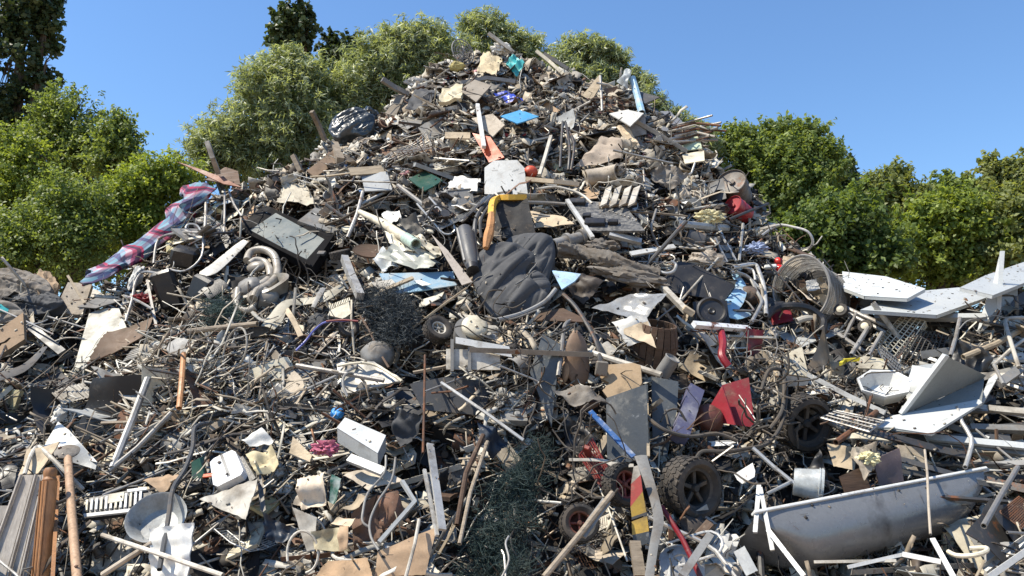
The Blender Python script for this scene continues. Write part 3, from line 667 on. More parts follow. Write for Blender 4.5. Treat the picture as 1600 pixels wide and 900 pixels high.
# ---- black jacket and the seat behind it
def drape(nm, out, m, lift, dome, fdir, ffr, amp, parent=None, label=None, cat=None, group=None, n=44, kk=104, back=.05, cen=None, pw=.5, wr=0):
    """cloth mass: outline in photo points, domed towards the viewer, long folds along fdir (degrees)"""
    cx, cy = cen or ctr(out); q = onplane(P(cx, cy, lift), (-.12, -.85, .5)); ring = [q(*p) for p in out]; k = len(ring); c = q(cx, cy); v = []; f = []
    ca, sa = math.cos(R(fdir)), math.sin(R(fdir)); X = Vector((1, 0, 0)); Z = q.n.cross(X).normalized(); Z = Z if Z.z > 0 else -Z; o3 = Vector((cx*.01, cy*.01, 0))
    def edge(t):
        i = int(t*k) % k; u = t*k - int(t*k); a, b_, d, e = ring[i-1], ring[i], ring[(i+1) % k], ring[(i+2) % k]
        return .5*((2*b_) + (d-a)*u + (2*a-5*b_+4*d-e)*u*u + (3*b_-a-3*d+e)*u**3)
    for j in range(n + 1):
        r = j/n
        for i in range(kk):
            p = c.lerp(edge(i/kk), min(1, r*1.02)); d = p - c; a = d.dot(X); b_ = d.dot(Z); al = a*ca + b_*sa; ac = -a*sa + b_*ca
            w1 = nz(Vector((ac*ffr, al*ffr*.13, 0)) + o3, 1); w2 = nz(Vector((ac*ffr*2.3 + 3, al*ffr*.6, 1)) + o3, 1); w3 = nz(p, 3)
            h = dome*(max(0, 1 - r**2.4))**pw + amp*(w1*1.1 - .34*math.exp(-(w1/.07)**2) + w2*.14)*min(1, (1-r)*4+.2) + w3*dome*.12 + wr*(.5 - abs(nz(p, 9) + .5*nz(p, 19))*2)
            v.append(p + q.n*h)
    for i in range(kk): v.append(v[n*kk+i] - q.n*back*2 + (c - v[n*kk+i])*.06)
    for j in range(n + 1):
        for i in range(kk): f.append((j*kk+i, (j+1)*kk+i, (j+1)*kk+(i+1) % kk, j*kk+(i+1) % kk))
    f.append(tuple((n+1)*kk+i for i in range(kk)))
    return MB().add((v, f)).build(nm, m, parent, label, cat, group, smooth='full')
def jacket():
    t = base('leather_jacket', 'big black leathercloth jacket bundled up with creases below the yellow handle', 'jacket', 800, 435, .1, 'black leather jacket'); s = met(800, 430, 1)
    drape('collar', [(790,380),(808,369),(838,367),(862,374),(868,398),(862,425),(850,450),(815,440),(800,405)], blackfab, .18, .12, 60, 9, .05, t)
    drape('body', [(748,398),(768,384),(797,380),(820,390),(836,402),(822,425),(832,440),(856,462),(846,478),(815,491),(775,498),(754,474),(739,440),(742,412)], blackfab, .24, .10, 50, 9, .06, t, cen=(792,436))
    drape('sleeve', [(806,450),(824,432),(838,424),(858,440),(860,460),(848,478),(822,484),(808,472)], blackfab, .34, .09, 20, 10, .03, t)
    MB().add(g_tube(smoothpath([P(814,413,.42),P(838,411,.44),P(829,423,.46),P(822,434,.47),P(806,444,.45)], 4), 1.2*s, 6)).build('piping', mgrey, t)
    MB().add(g_tube(smoothpath([P(758,494,.34),P(790,500,.36),P(820,492,.38),P(850,480,.36)], 4), 1.2*s, 6)).build('piping', mgrey, t)
jacket()
def blackseat():
    t = base('car_seat', 'black torn seat back standing behind the jacket under the yellow handle', 'car seat', 805, 345, .1, 'torn black seat back')
    q = onplane(P(800, 350, .04), (-.1,-.85,.5)); b = MB(); b.add(g_sheet(q(762,378),q(838,372),q(824,310),q(772,312), 12, 10, .06, .02, 4, .02, seed=3)); b.build('backrest', mat('dusty_black_mesh_cloth', (.02,.02,.021), .8, 0, .3, speck=.8), t)
    MB().add(g_tube(smoothpath([P(742,388,.08),P(742,352,.08),P(750,330,.06),P(772,306,.0),P(800,300,.0)], 4), met(800,345,3.5), 7)).build('side_bolster', dgrey, t)
    MB().add(g_tube(smoothpath([P(752,372,.14),P(751,345,.16),P(764,322,.17)], 4), met(800,345,2.5), 7)).build('side_bolster', dgrey, t)
    MB().add(g_tube(smoothpath([P(808,315,.2),P(822,335,.2),P(836,358,.22)], 3), met(800,345,3), 7)).build('strap', dgrey, t)
blackseat()
def yellowhandle():
    t = base('grab_handle', 'bent yellow-orange handle with a peeling brown foam sleeve above the jacket', 'handle', 780, 340, .3, 'yellow handle'); s = met(790,330,1)
    b = MB(); pts = smoothpath([P(822,309,.42),P(795,309,.42),P(778,310,.42),P(770,318,.42),P(768,336,.40)], 3)
    v, f = g_tube(pts, 6.2*s, 4, sq=True); b.add((v, f)); b.build('grip', yellow, t, smooth=False)
    MB().add(g_tube(smoothpath([P(768,334,.41),P(766,355,.40),P(762,372,.38),P(759,388,.36)], 3), [5*s,5.5*s,6.5*s,6*s,7*s,7.5*s,7*s,6*s,5*s,4*s][:10], 7)).build('foam_sleeve', mat('peeling_tan_foam', (.45,.22,.09), .9, 0, .35, bump=.9), t)
yellowhandle()
poly('metal_panel', 'pale grey metal panel with cut corners standing behind the yellow handle', 'panel', [(757,262),(771,251),(808,250),(819,262),(825,306),(757,303)], lgrey, .16, (-.2,-.85,.5), lm='pale cut-corner panel')

# ---- bath
def bath():
    t = base('bathtub', 'long grey steel bathtub lying on its side at the foot of the heap', 'bathtub', 1330, 800, .2, 'steel bathtub')
    a, b_ = P(1183, 803, .50), P(1540, 734, .22); bm = mat('grey_enamel_steel', (.24,.24,.235), .26, .2, .3, dc=(.05,.045,.04), sc=3, bump=.08, spec=.6, speck=.3)
    x = (b_-a); L = x.length; x.normalize(); up = Vector((.05,.62,.78)); up = (up - x*up.dot(x)).normalized(); fw = x.cross(up)   # fw: depth direction
    if fw.y > 0: fw = -fw
    # opening faces up and away; hull bulges toward the camera and down
    H = met(1350,800,72); D = met(1350,800,50); nx, nk = 34, 16; rows = []
    for i in range(nx+1):
        u = i/nx; e = (1 - max(0, (abs(u-.5)-.36)/.14)**2.4*.34) * (1 - .10*u); xs = a + x*L*(.5 + (u-.5)*1.0); col = []
        for k in range(nk+1):
            an = math.pi*.98*k/nk                       # from rim front (top) round the hull to rim back
            h = math.sin(an)**.75*H*e; d = math.cos(an)*D*(.75+.25*e); inset = (u-.5)*-.2*L*math.sin(an)
            col.append(xs + x*inset + fw*(d - D) - up*(h))
        rows.append(col)
    v = [p for c in rows for p in c]; W = nk+1; f = []
    for i in range(nx):
        for k in range(nk): f.append((i*W+k, (i+1)*W+k, (i+1)*W+k+1, i*W+k+1))
    c = sum(v, Vector())/len(v); inn = [p + (c + up*H*.3 - p).normalized()*.012 for p in v]; o = len(v); f += [tuple(o+j for j in q)[::-1] for q in f[:]]
    for e in (0, nx): v_ = [e*W+k for k in range(W)]; f.append(tuple(v_)); f.append(tuple(o+j for j in v_)[::-1])
    MB().add((v+inn, f)).build('hull', bm, t)
    s = met(1350,780,1)
    for nm, k, off in (('front_rim', 0, fw*.01), ('back_rim', nk, -fw*.01)):
        p0, p1 = rows[0][k] + off, rows[nx][k] + off; xx = (p1-p0); M = frame((p0+p1)/2 + up*.012, up, xx)
        MB().add(g_box(xx.length+.04, 11*s, 4.5*s, .006), M).build(nm, white if k == 0 else mgrey, t)
    MB().add(g_lathe([(.001,0),(.022,0),(.022,.012),(.014,.014),(.001,.014)], 14), frame(rows[27][7] + fw*.004, fw)).build('waste_outlet', dsteel, t)
bath()

# ---- flat slate boards, boxes beside the tyres
poly('slate_board', 'tall scratched slate-grey board below the tan seat cushion', 'board', [(947,622),(1010,600),(1014,712),(949,733)], slate, .16, (-.25,-.93,.25), .018, lm='tall slate board')
poly('slate_board', 'second slate-grey board half shaded left of the purple beam', 'board', [(1018,588),(1060,596),(1058,640),(1042,714),(1020,712)], slate, .12, (-.1,-.93,.3), .018)
bar('wooden_strip', 'thin pale strip between the two slate boards', 'strip', (1010,602,.2), (1013,714,.2), 4, 4, woodl)
bar('box_beam', 'purple-grey painted box beam leaning beside the slate boards', 'beam', (1086,610,.26), (1060,686,.24), 24, 18, purple, lm='purple beam', roll=-15)
bar('metal_strip', 'chipped blue metal strip pointing down to the tyres', 'strip', (922,643,.3), (990,714,.3), 8, 4, mat('chipped_blue_paint', (.03,.12,.34), .4, 0, .35, dc=(.5,.5,.48), sc=22), lm='blue metal strip')
rod('metal_pole', 'bright red pole sticking out from under the large tyre', 'pole', [(1034,792,.3),(1066,842,.34),(1096,905,.36)], 4, red, lm='red pole')
def board():
    t = base('snowboard', 'narrow yellow, red and blue board standing upright in front of the tyres', 'snowboard', 999, 785, .36, 'yellow and red board')
    q = onplane(P(998, 785, .38), (-.25,-.95,.15))
    for nm, pts, m in (('tip', [(990,729),(997,727),(1001,742),(986,756)], offw), ('red_section', [(986,756),(1001,742),(1004,768),(985,792)], mat('faded_red_print', (.33,.06,.05), .6, 0, .45)), ('yellow_section', [(985,792),(1004,768),(1010,800),(987,808)], fadedy), ('black_band', [(987,808),(1010,800),(1011,804),(987,812)], dgrey), ('yellow_base', [(987,815),(1011,806),(1014,830),(988,836)], fadedy), ('tail', [(988,836),(1014,830),(1013,848),(1004,852),(991,850)], slate)):
        MB().add(g_poly([q(*p) for p in pts], q.n, .014)).build(nm, m, t)
board()
def sheetstrip(name, label, pts, w_, m, lift, cat='strip', lm=None, th=.006, n=NF):
    """flat ribbon along px path with changing width"""
    lmk(pts, lm); c = path3([(p[0], p[1], lift if len(p) < 3 else p[2]) for p in pts]); x0, y0 = ctr(pts); s = met(x0, y0, 1); c = smoothpath(c, 4); k = len(c); v = []; n = Vector(n)
    for i, p in enumerate(c):
        tg = (c[min(i+1,k-1)]-c[max(i-1,0)]).normalized(); sd = tg.cross(n).normalized(); nn = sd.cross(tg).normalized(); wi = (w_ if not isinstance(w_, (list, tuple)) else np.interp(i/(k-1), np.linspace(0,1,len(w_)), w_))*s/2
        v += [p - sd*wi, p + nn*wi*.18, p + sd*wi, p + sd*wi - nn*th, p + nn*(wi*.18-th), p - sd*wi - nn*th]
    f = [];
    for i in range(k-1):
        for j in range(6): f.append((i*6+j, i*6+(j+1) % 6, i*6+6+(j+1) % 6, i*6+6+j))
    f += [tuple(range(6))[::-1], tuple((k-1)*6+j for j in range(6))]
    return MB().add((v, f)).build(name, m, None, label, cat, smooth=True)
sheetstrip('bent_metal_strip', 'long grey buckled metal strip hanging in front of the yellow board', [(1001,712),(1012,745),(1024,785),(1029,815),(1022,850),(1014,905)], [20,16,14,15,12,12], mgrey, .44, lm='buckled grey strip')
sheetstrip('bent_metal_strip', 'thin white bent strip ending beside the top of the tyres', [(889,718,.25),(940,719,.28),(960,726,.3),(990,727,.34)], [5,5,9,5], offw, .3)
# ---- red rack, chair, seat pads
def chair_red():
    t = base('folding_chair', 'dark red shell chair lying tilted among tangled wires', 'chair', 1150, 630, .1, 'red chair'); q = onplane(P(1148,632,.18), (-.35,-.9,.2))
    MB().add(g_sheet(q(1128,602),q(1170,590),q(1180,668),q(1146,664), 8, 8, .015, .008, 2, seed=2)).build('backrest', red, t)
    q2 = onplane(P(1125,635,.14), (-.75,-.5,.1)); MB().add(g_sheet(q2(1112,632),q2(1129,603),q2(1149,664),q2(1120,660), 6, 6, .012, .006, 2)).build('seat', mat('dark_red_shaded_shell', (.25,.02,.03), .45, 0, .3), t)  # seat has its own dark red, close to the backrest's
    MB().add(g_tube([P(1140,596,.26),P(1160,625,.27),P(1180,655,.26)], met(1150,630,.9), 5)).build('frame_wire', steel, t)
chair_red()
lump('clay_pot', 'round reddish brown pot wedged left of the red chair', 'pot', 1105, 655, 25, 24, 22, mat('reddish_brown_plastic', (.17,.06,.04), .5, 0, .3), .04, amp=.06, crease=0, lm='reddish brown pot')
rod('strap', 'red strap hanging under the white bar', 'strap', [(1126,515,.24),(1130,538,.26),(1128,556,.27),(1138,572,.26)], 6, red, 3, lm='red strap')
panel('red_cover', 'crumpled red cover in the shade right of the white bar', 'cover', [(1165,510),(1195,515),(1192,570),(1170,560)], red, .02, (.3,-.9,.1), ragged=.1, amp=.03)
panel('red_cover', 'red casing behind the black hose beside the mesh drum', 'casing', [(1205,485),(1232,478),(1240,502),(1206,508)], red, .1, (-.1,-.8,.5), ragged=.06, amp=.015, lm='red casing')
def seatback():
    t = base('chair_backrest', 'brown padded chair backrest standing upright in the middle of the heap', 'backrest', 900, 558, .15, 'brown backrest'); s = met(900,558,1)
    M = frame(P(902,560,.22), (.28,-.94,.1), (0,0,1)) ; v, f = g_lump(44*s, 19*s, 9*s, 18, .03); v = [Vector((a.x, a.y*(1-.1*(a.x/(44*s))), a.z)) for a in v]
    MB().add((v, f), M).build('padded_back', mat('worn_brown_vinyl', (.20,.13,.085), .6, 0, .35), t)  # darker brown than the front: shade of the broad face put into the colour
    M = frame(P(890,556,.24), (-.72,-.62,.25), (0.05,0,1)); v, f = g_lump(42*s, 9*s, 7*s, 16, .03); MB().add((v, f), M).build('padded_front', brownc, t)
seatback()
def seatpad():
    t = base('chair_seat', 'tan seat cushion with rounded corners lying on the slate board', 'seat', 970, 597, .2, 'tan seat cushion')
    q = onplane(P(970,597,.26), (-.25,-.85,.5)); pts = [(944,570),(990,567),(1001,571),(1003,598),(990,618),(968,627),(950,622),(941,610),(952,598),(938,590),(938,575)]
    MB().add(g_poly([q(*p) for p in pts], q.n, .05)).build('cushion', mat('tan_worn_foam', (.46,.33,.20), .9, 0, .2), t)
    MB().add(g_poly([q(*p, out=-.052) for p in [(946,575),(1001,572),(1002,598),(988,617),(955,620)]], q.n, .012)).build('base_board', woodd, t)
seatpad()
def barrel():
    t = base('barrel', 'dark brown ribbed wooden barrel under the cloudy film', 'barrel', 1022, 545, .05, 'brown barrel'); s = met(1022,545,1); M = frame(P(1022,545,.06), (.12,-.35,.93), (1,0,0)); n = 18
    for k in range(n):
        a0 = 2*math.pi*(k+.06)/n; a1 = 2*math.pi*(k+.94)/n; v = []
        for z, r in ((-42,27),(-20,34),(10,36),(40,29)):
            for a in (a0, a1): v.append(Vector((math.cos(a)*r*s, math.sin(a)*r*s, z*s)))
            for a in (a1, a0): v.append(Vector((math.cos(a)*(r-3)*s, math.sin(a)*(r-3)*s, z*s)))
        f = [(0,1,2,3)[::-1], (12,13,14,15)] + [(i*4+j, i*4+(j+1) % 4, i*4+4+(j+1) % 4, i*4+4+j) for i in range(3) for j in range(4)]
        if math.sin((a0+a1)/2) > .55 and False: continue
        MB().add((v, f), M).build('stave', woodd, t, smooth=False)
    MB().add(g_lathe([(.001,-36*s),(27*s,-36*s),(27*s,-33*s),(.001,-33*s)], 24), M).build('barrel_head', woodd, t)
barrel()
panel('film_sheet', 'cloudy plastic film sheet spread over the barrel', 'film', [(925,485),(985,456),(1043,462),(1008,500)], film, .30, (-.2,-.7,.65), .003, .03, 14, 10, .04, lm='cloudy plastic film', fr=5)
panel('paper_sheet', 'creased off-white sheet hanging over the barrel rim', 'paper', [(955,503),(1010,492),(1028,530),(980,540)], paper, .28, (-.1,-.85,.45), .003, .022, 12, 10, .08, fr=7, lm='creased white sheet')
panel('paper_sheet', 'torn buff sheet tucked between the film and the barrel', 'paper', [(962,515),(1012,500),(1026,545),(1005,535)], cardl, .30, (-.35,-.8,.45), .003, .02, 12, 8, .1, fr=7)

# ---- white metal sheets on the crest
SG = 'folded white metal sheets on the crest'
def flanged(name, label, pts, m, lift, n, rim=.022, lm=None, cat='metal sheet', group=None, edges=None, at=None, rimm=None):
    x, y = at or ctr(pts); t = base(name, label, cat, x, y, lift, lm, group); q = onplane(P(x, y, lift), n); w_ = [q(*p) for p in pts]
    MB().add(g_poly(w_, q.n, .004)).build('sheet', m, t)
    k = len(w_); c = sum(w_, Vector())/k
    for i in (edges if edges is not None else range(k)):
        a, b_ = w_[i], w_[(i+1) % k]; e = (b_-a); L = e.length
        if L < .02: continue
        e.normalize(); inn = q.n.cross(e); inn = inn if inn.dot(c-a) > 0 else -inn
        M = frame((a+b_)/2 - q.n*(rim/2+.005) + inn*.004, q.n, e); MB().add(g_box(L-.012, .006, rim), M).build('folded_rim', rimm or m, t, smooth=False)
    return t
wsheet = mat('pale_coated_steel', (.52,.54,.53), .45, 0, .16, sc=2.5, dc=(.38,.38,.34), bump=.08, speck=.12)
flanged('metal_sheet', 'white metal sheet sloping down from the mesh drum along the crest', [(1316,424),(1385,432),(1446,451),(1418,466),(1350,462),(1318,450)], wsheet, .28, (-.1,-.32,.94), .03, 'white sheet beside the mesh drum', group=SG)
flanged('metal_sheet', 'broad white metal sheet in the middle of the crest with a folded front edge', [(1344,484),(1384,468),(1434,455),(1498,449),(1549,462),(1464,492),(1381,471)][:6], wsheet, .34, (0,-.34,.94), .03, 'broad white sheet', group=SG)
flanged('metal_sheet', 'narrow white metal sheet rising to the frame edge on the crest', [(1500,449),(1540,430),(1615,404),(1615,436),(1552,461)], wsheet, .34, (.1,-.36,.93), .03, 'rising white sheet', group=SG)
poly('metal_sheet', 'lower edge plate tucked beneath the broad white sheet', 'metal sheet', [(1345,486),(1381,472),(1463,492),(1460,499),(1380,482),(1350,494)], mgrey, .36, (0,-.9,.4), .01, group=SG)
bar('metal_beam', 'long pale grey beam running level beneath the white sheets', 'beam', (1366,497,.22), (1540,496,.22), 9, 9, lgrey, lm='pale level beam')
def upright():
    t = base('folded_strip', 'tall white folded metal strip standing upright against the trees', 'metal strip', 1555, 460, .3, 'tall upright white strip'); q = onplane(P(1555,470,.42), (-.25,-.95,.2))
    MB().add(g_poly([q(1563,392),q(1570,392),q(1567,440),q(1564,488),q(1557,480)], q.n, .02)).build('upright_flange', wsheet, t)
    q2 = onplane(q(1562,470), (-.5,-.8,.35)); MB().add(g_poly([q2(1561,400),q2(1558,482),q2(1526,521),q2(1534,490),q2(1552,440)], q2.n, .006)).build('web', wsheet, t)
    MB().add(g_poly([q(1558,484),q(1566,490),q(1531,522),q(1526,518)], q.n, .012)).build('lower_flange', mgrey, t)
upright()
poly('metal_panel', 'dark grey panel behind the upright white strip', 'panel', [(1568,492),(1588,462),(1612,448),(1612,500)], dgrey, .22, (.2,-.8,.5), lm='dark panel at the crest')
panel('metal_panel', 'white crumpled panel tucked under the rising white sheet', 'panel', [(1540,468),(1590,450),(1588,475),(1570,492)], wsheet, .2, (-.1,-.8,.5), amp=.02)
def vcab():
    t = base('metal_cabinet', 'torn open grey steel cabinet folded into a wide V shape', 'cabinet', 1470, 620, .25, 'torn open grey cabinet')
    g = mat('grey_green_steel', (.24,.255,.245), .42, 0, .22, sc=3, bump=.06, speck=.15); hinge_a, hinge_b = P(1409,649,.36), P(1538,590,.20)
    def pl(n): return onplane((hinge_a+hinge_b)/2, n)
    x = (hinge_b-hinge_a).normalized(); nup = x.cross(Vector((0, -.75, 1)).normalized()); nup = nup if nup.y < 0 else -nup; nlo = Vector((-.05,-.35,.93)); nlo = (nlo - x*nlo.dot(x)).normalized()
    qu, ql = pl(nup), pl(nlo)
    MB().add(g_poly([qu(*p) for p in [(1411,648),(1478,556),(1541,587),(1536,592)]], nup, .005)).build('upper_side', g, t)
    MB().add(g_poly([qu(*p, out=.01) for p in [(1407,646),(1410,650),(1482,556),(1476,554)]], nup, .03)).build('upper_flange', wsheet, t)
    MB().add(g_poly([ql(*p) for p in [(1409,650),(1538,591),(1534,628),(1456,679),(1352,668)]], nlo, .005)).build('lower_side', g, t)
    MB().add(g_poly([ql(*p, out=.012) for p in [(1352,670),(1396,651),(1530,626),(1535,631),(1456,680),(1390,670)]], nlo, .02)).build('lower_flange', wsheet, t)
    q3 = onplane(ql(1540,610), (-.5,-.75,.45)); MB().add(g_poly([q3(*p) for p in [(1531,625),(1545,592),(1556,584),(1559,590),(1536,630)]], q3.n, .02)).build('corner_flange', wsheet, t)
    q4 = onplane(P(1430,590,.26), (-.6,-.7,.4)); MB().add(g_sheet(q4(1414,612),q4(1425,570),q4(1460,577),q4(1420,640), 8, 8, .006, .02, 5)).build('crumpled_side', wsheet, t)
vcab()
def basket(label, c4, nvec, nx, ny, m, lift, depth, lm):
    x, y = ctr(c4); t = base('wire_basket', label, 'wire basket', x, y, lift, lm, 'stacked wire baskets'); q = onplane(P(x, y, lift), nvec); w_ = [q(*p) for p in c4]; r = .0048
    B = lambda u, v, o=0: (w_[0]*(1-u)+w_[1]*u)*(1-v) + (w_[3]*(1-u)+w_[2]*u)*v - q.n*o
    for i in range(nx):
        u = i/(nx-1); MB().add(g_tube([B(u,0,depth),B(u,0),B(u,1),B(u,1,depth)], r, 4)).build('upright_wire', m, t, mask=(i % 3 == 0))
    b = MB()
    for j in range(ny): v = j/(ny-1); MB().add(g_tube([B(0,v,depth),B(0,v,-.004),B(1,v,-.004),B(1,v,depth)], r*1.3, 4)).build('cross_wire', m, t, mask=(j % 3 == 0))
    for d in (.35,.7,1): MB().add(g_tube([B(0,0,depth*d),B(1,0,depth*d),B(1,1,depth*d),B(0,1,depth*d),B(0,0,depth*d)], r*1.3, 4)).build('side_wire', m, t)
    MB().add(g_sheet(B(0,0,.004),B(1,0,.004),B(1,1,.004),B(0,1,.004), 2, 2, .002, 0)) 
basket('pale wire basket tipped on its corner over the grey cabinet', [(1371,533),(1412,491),(1446,502),(1404,563)], (-.5,-.75,.4), 14, 6, mat('pale_wire_coating', (.52,.49,.40), .5, 0, .2, speck=.3), .32, .10, 'pale wire basket')
basket('dark greasy wire basket nested beside the pale wire basket', [(1404,560),(1432,516),(1480,520),(1466,572)], (.15,-.9,.35), 13, 8, dsteel, .26, .12, 'dark wire basket')
basket('small squashed wire basket hanging below the pale basket', [(1374,540),(1402,562),(1412,592),(1382,566)], (-.3,-.9,.1), 9, 5, steel, .28, .06, 'squashed wire basket')
def trolley():
    t = base('trolley_frame', 'grey tubular trolley frame with two small wheels beside the mesh drum', 'trolley', 1350, 510, .2, 'trolley frame'); s = met(1350,510,1)
    for a, b_, r in (((1322,481,.36),(1392,513,.34),3.2),((1326,490,.30),(1385,520,.30),3),((1338,490,.34),(1318,530,.3),3),((1359,508,.36),(1330,555,.34),3.4),((1378,520,.36),(1357,556,.34),2.8),((1310,522,.26),(1352,550,.3),3)):
        MB().add(g_tube([P(*a), P(*b_)], r*s, 8, hollow=1)).build('tube', steel, t, mask=True)
    for x, y in ((1314,485),(1352,511)):
        M = frame(P(x, y, .38), (-.55,-.75,.35)); w_ = MB().add(g_lathe([(.001,-3*s),(5*s,-3*s),(6*s,-4*s),(10*s,-4*s),(11*s,0),(10*s,4*s),(6*s,4*s),(5*s,2*s),(.001,2*s)], 20), M).build('wheel', rubber, t)
        MB().add(g_lathe([(.001,0),(5.5*s,0),(5.5*s,5*s),(3*s,6*s),(.001,6*s)], 16), M).build('hub', cream, w_)
trolley()
def meshdrum():
    t = base('mesh_drum', 'rusty wire mesh drum torn open with scrap inside on the crest', 'mesh drum', 1270, 455, .1, 'mesh drum'); s = met(1270,460,1); c = P(1268,462,.12); M = frame(c, (-.62,-.77,.12), (0,0,1)); Rr = 50*s; n = 40
    for z in (-46, -34, -20, -6, 8, 22, 36, 46):
        MB().add(g_tube([M @ Vector((math.cos(a)*Rr*(1+.03*math.sin(a*3+z)), math.sin(a)*Rr*.84, z*s)) for a in [math.pi*2*k/n for k in range(n+1)]], .006 if abs(z) < 46 else .014, 5)).build('hoop', mgrey, t, mask=False)
    b = MB()
    for k in range(130):
        a = math.pi*2*k/130; b.add(g_tube([M @ Vector((math.cos(a+.02*math.sin(z))*Rr, math.sin(a)*Rr*.84, z*s)) for z in (-46,-20,8,46)], .003, 3, caps=False))
    for z in range(-45, 46, 3): b.add(g_tube([M @ Vector((math.cos(a)*Rr*.995, math.sin(a)*Rr*.835, z*s)) for a in [math.pi*2*k/24 for k in range(25)]], .0025, 3, caps=False))
    o = b.build('wire_mesh', mgrey, t, mask=False); o['kind'] = 'stuff'
    MB().add(g_lathe([(.001,-38*s),(48*s,-38*s),(48*s,-34*s),(.001,-34*s)], 30, .03), M @ Matrix.Diagonal((1,.86,1,1))).build('end_plate', dgrey, t, mask=False)
meshdrum()
panel('paper_scrap', 'scrunched pale paper caught inside the mesh drum', 'paper', [(1258,440),(1276,436),(1282,455),(1262,456)], paper, .36, (-.2,-.8,.5), .003, .03, ragged=.15, fr=9)
rod('suction_hose', 'thick black hose arching over the red casing', 'hose', [(1194,497,.24),(1212,482,.3),(1240,478,.34),(1268,484,.36),(1286,502,.34),(1284,520,.28)], 6, black, 4, lm='thick black hose')
rod('suction_hose', 'short pale grey pipe bend beside the black hose', 'hose', [(1245,502,.24),(1262,497,.28),(1285,500,.28)], 5, offw, 4)
panel('plastic_shell', 'dark curved plastic shell open towards the alloy wheel', 'plastic shell', [(1262,580),(1290,508),(1300,560),(1276,586)], dgrey, .2, (-.5,-.85,.1), .01, .02, fold=lambda u,t: .25*(2*u-1)**2, lm='dark curved shell')
flanged('metal_box', 'cream sheet metal box with bent sides above the alloy wheel', [(1222,553),(1253,542),(1264,589),(1227,584)], cream, .26, (-.2,-.85,.5), .08, 'cream metal box', 'metal box')
poly('metal_box', 'underside flap of the cream sheet metal box', 'metal flap', [(1224,586),(1264,591),(1262,602),(1232,604)], offw, .26, (.1,-.95,-.1), .01)
rod('white_bar', 'white square bar running down towards the oven rack', 'bar', [(1262,585,.3),(1325,618,.32),(1383,645,.34)], 4.5, white, sq=True, lm='white square bar')
rod('yellow_strip', 'bright yellow plastic strip ending at the squashed basket', 'strip', [(1314,569,.3),(1320,563,.32),(1350,561,.34),(1380,564,.33)], 3.5, mat('bright_yellow_plastic', (.75,.62,.05), .45, 0, .1), sq=True, lm='bright yellow strip')
panel('foam_board', 'cream board tucked behind the bright yellow strip', 'board', [(1345,555),(1380,562),(1388,578),(1340,576)], cream, .26, (-.1,-.7,.7), .015)
def sink():
    t = base('sink', 'cracked white basin with black cracks beside the grey cabinet', 'basin', 1378, 605, .2, 'cracked white basin'); s = met(1378,605,1)
    M = frame(P(1380,606,.28), (-.15,-.6,.78), (1,0,-.1)); pr = [(.001,-12),(24,-10),(33,4),(36,10),(40,11),(40,8),(35,0),(27,-14),(.001,-16)]
    MB().add(g_lathe([(r*s, z*s) for r, z in pr], 7, .1), M @ Matrix.Diagonal((1,.85,1,1))).build('bowl', white, t)
    for k in range(5): a = k*1.3; MB().add(g_tube([M @ Vector((math.cos(a)*6*s, math.sin(a)*6*s, -9.5*s)), M @ Vector((math.cos(a+.3)*15*s, math.sin(a+.3)*13*s, -8.8*s)), M @ Vector((math.cos(a)*23*s, math.sin(a)*19*s, -7.4*s))], .6*s, 4)).build('crack', dgrey, t)
sink()
def ovenrack():
    t = base('oven_rack', 'grey slotted oven rack lying level above the dark hollow', 'oven rack', 1330, 656, .3, 'oven rack'); q = onplane(P(1330,656,.36), (-.05,-.35,.93)); c4 = [(1283,653),(1307,642),(1382,658),(1358,675)]; w_ = [q(*p) for p in c4]
    B = lambda u, v: (w_[0]*(1-u)+w_[1]*u)*(1-v) + (w_[3]*(1-u)+w_[2]*u)*v
    MB().add(g_tube([B(0,0),B(1,0),B(1,1),B(0,1),B(0,0)], .008, 5)).build('frame', steel, t)
    for i in range(13): v = (i+1)/14; MB().add(g_tube([B(.02,v),B(.98,v)], .005, 4)).build('bar', steel, t)
    for i in range(3): u = (i+1)/4; MB().add(g_tube([B(u,0)+q.n*.008,B(u,1)+q.n*.008], .007, 4)).build('cross_bar', steel, t)
ovenrack()
def bucket(name, label, x, y, r, h, m, axis, lift=.2, lm=None):
    t = base(name, label, name.split('_')[-1], x, y, lift, lm); s = met(x, y, 1); M = frame(P(x, y, lift), axis)
    MB().add(g_lathe([(a*s, b*s) for a, b in [(.01,0),(r*.82,0),(r*.84,2),(r*.97,h*.8),(r*.98,h*.82),(r*1.05,h*.84),(r*1.05,h*.88),(r,h*.88),(r,h),(r*1.06,h),(r*1.06,h-3),(r*.95,h-4),(r*.8,3),(.01,3)]], 30, .03), M).build('body', m, t)
    MB().add(g_tube([M @ Vector((math.cos(a)*r*1.07*s, math.sin(a)*r*1.3*s*.2 - r*.2*s, (h*.86)*s + math.sin(a)*r*.9*s)) for a in [math.pi*k/10 for k in range(11)]], .8*s, 5)).build('handle', steel, t)
bucket('plastic_bucket', 'frosted white bucket lying on its side above the bathtub', 1240, 752, 24, 42, frost, (.93,-.32,-.12), .22, 'frosted white bucket')
panel('fur_rag', 'torn cream and brown fluffy rag on boxes above the bathtub', 'rag', [(1325,705),(1370,700),(1368,728),(1352,752)], beige, .3, (-.2,-.7,.65), .01, .05, 14, 12, .16, fr=9, lm='cream fluffy rag')
lump('fur_rag', 'pale yellow tuft on top of the cream fluffy rag', 'rag', 1358, 716, 14, 10, 9, foam, .36, amp=.5, fr=2.6)
panel('cardboard_box', 'dark brown box side below the fluffy rag', 'cardboard', [(1310,745),(1350,728),(1360,768),(1318,770)], woodd, .18, (.1,-.95,.2), lm='dark brown box')
panel('cardboard_box', 'grey-brown torn box in front of the oven rack', 'cardboard', [(1290,690),(1340,700),(1335,735),(1302,728)], cardl, .15, (-.4,-.8,.3), ragged=.08, amp=.03)
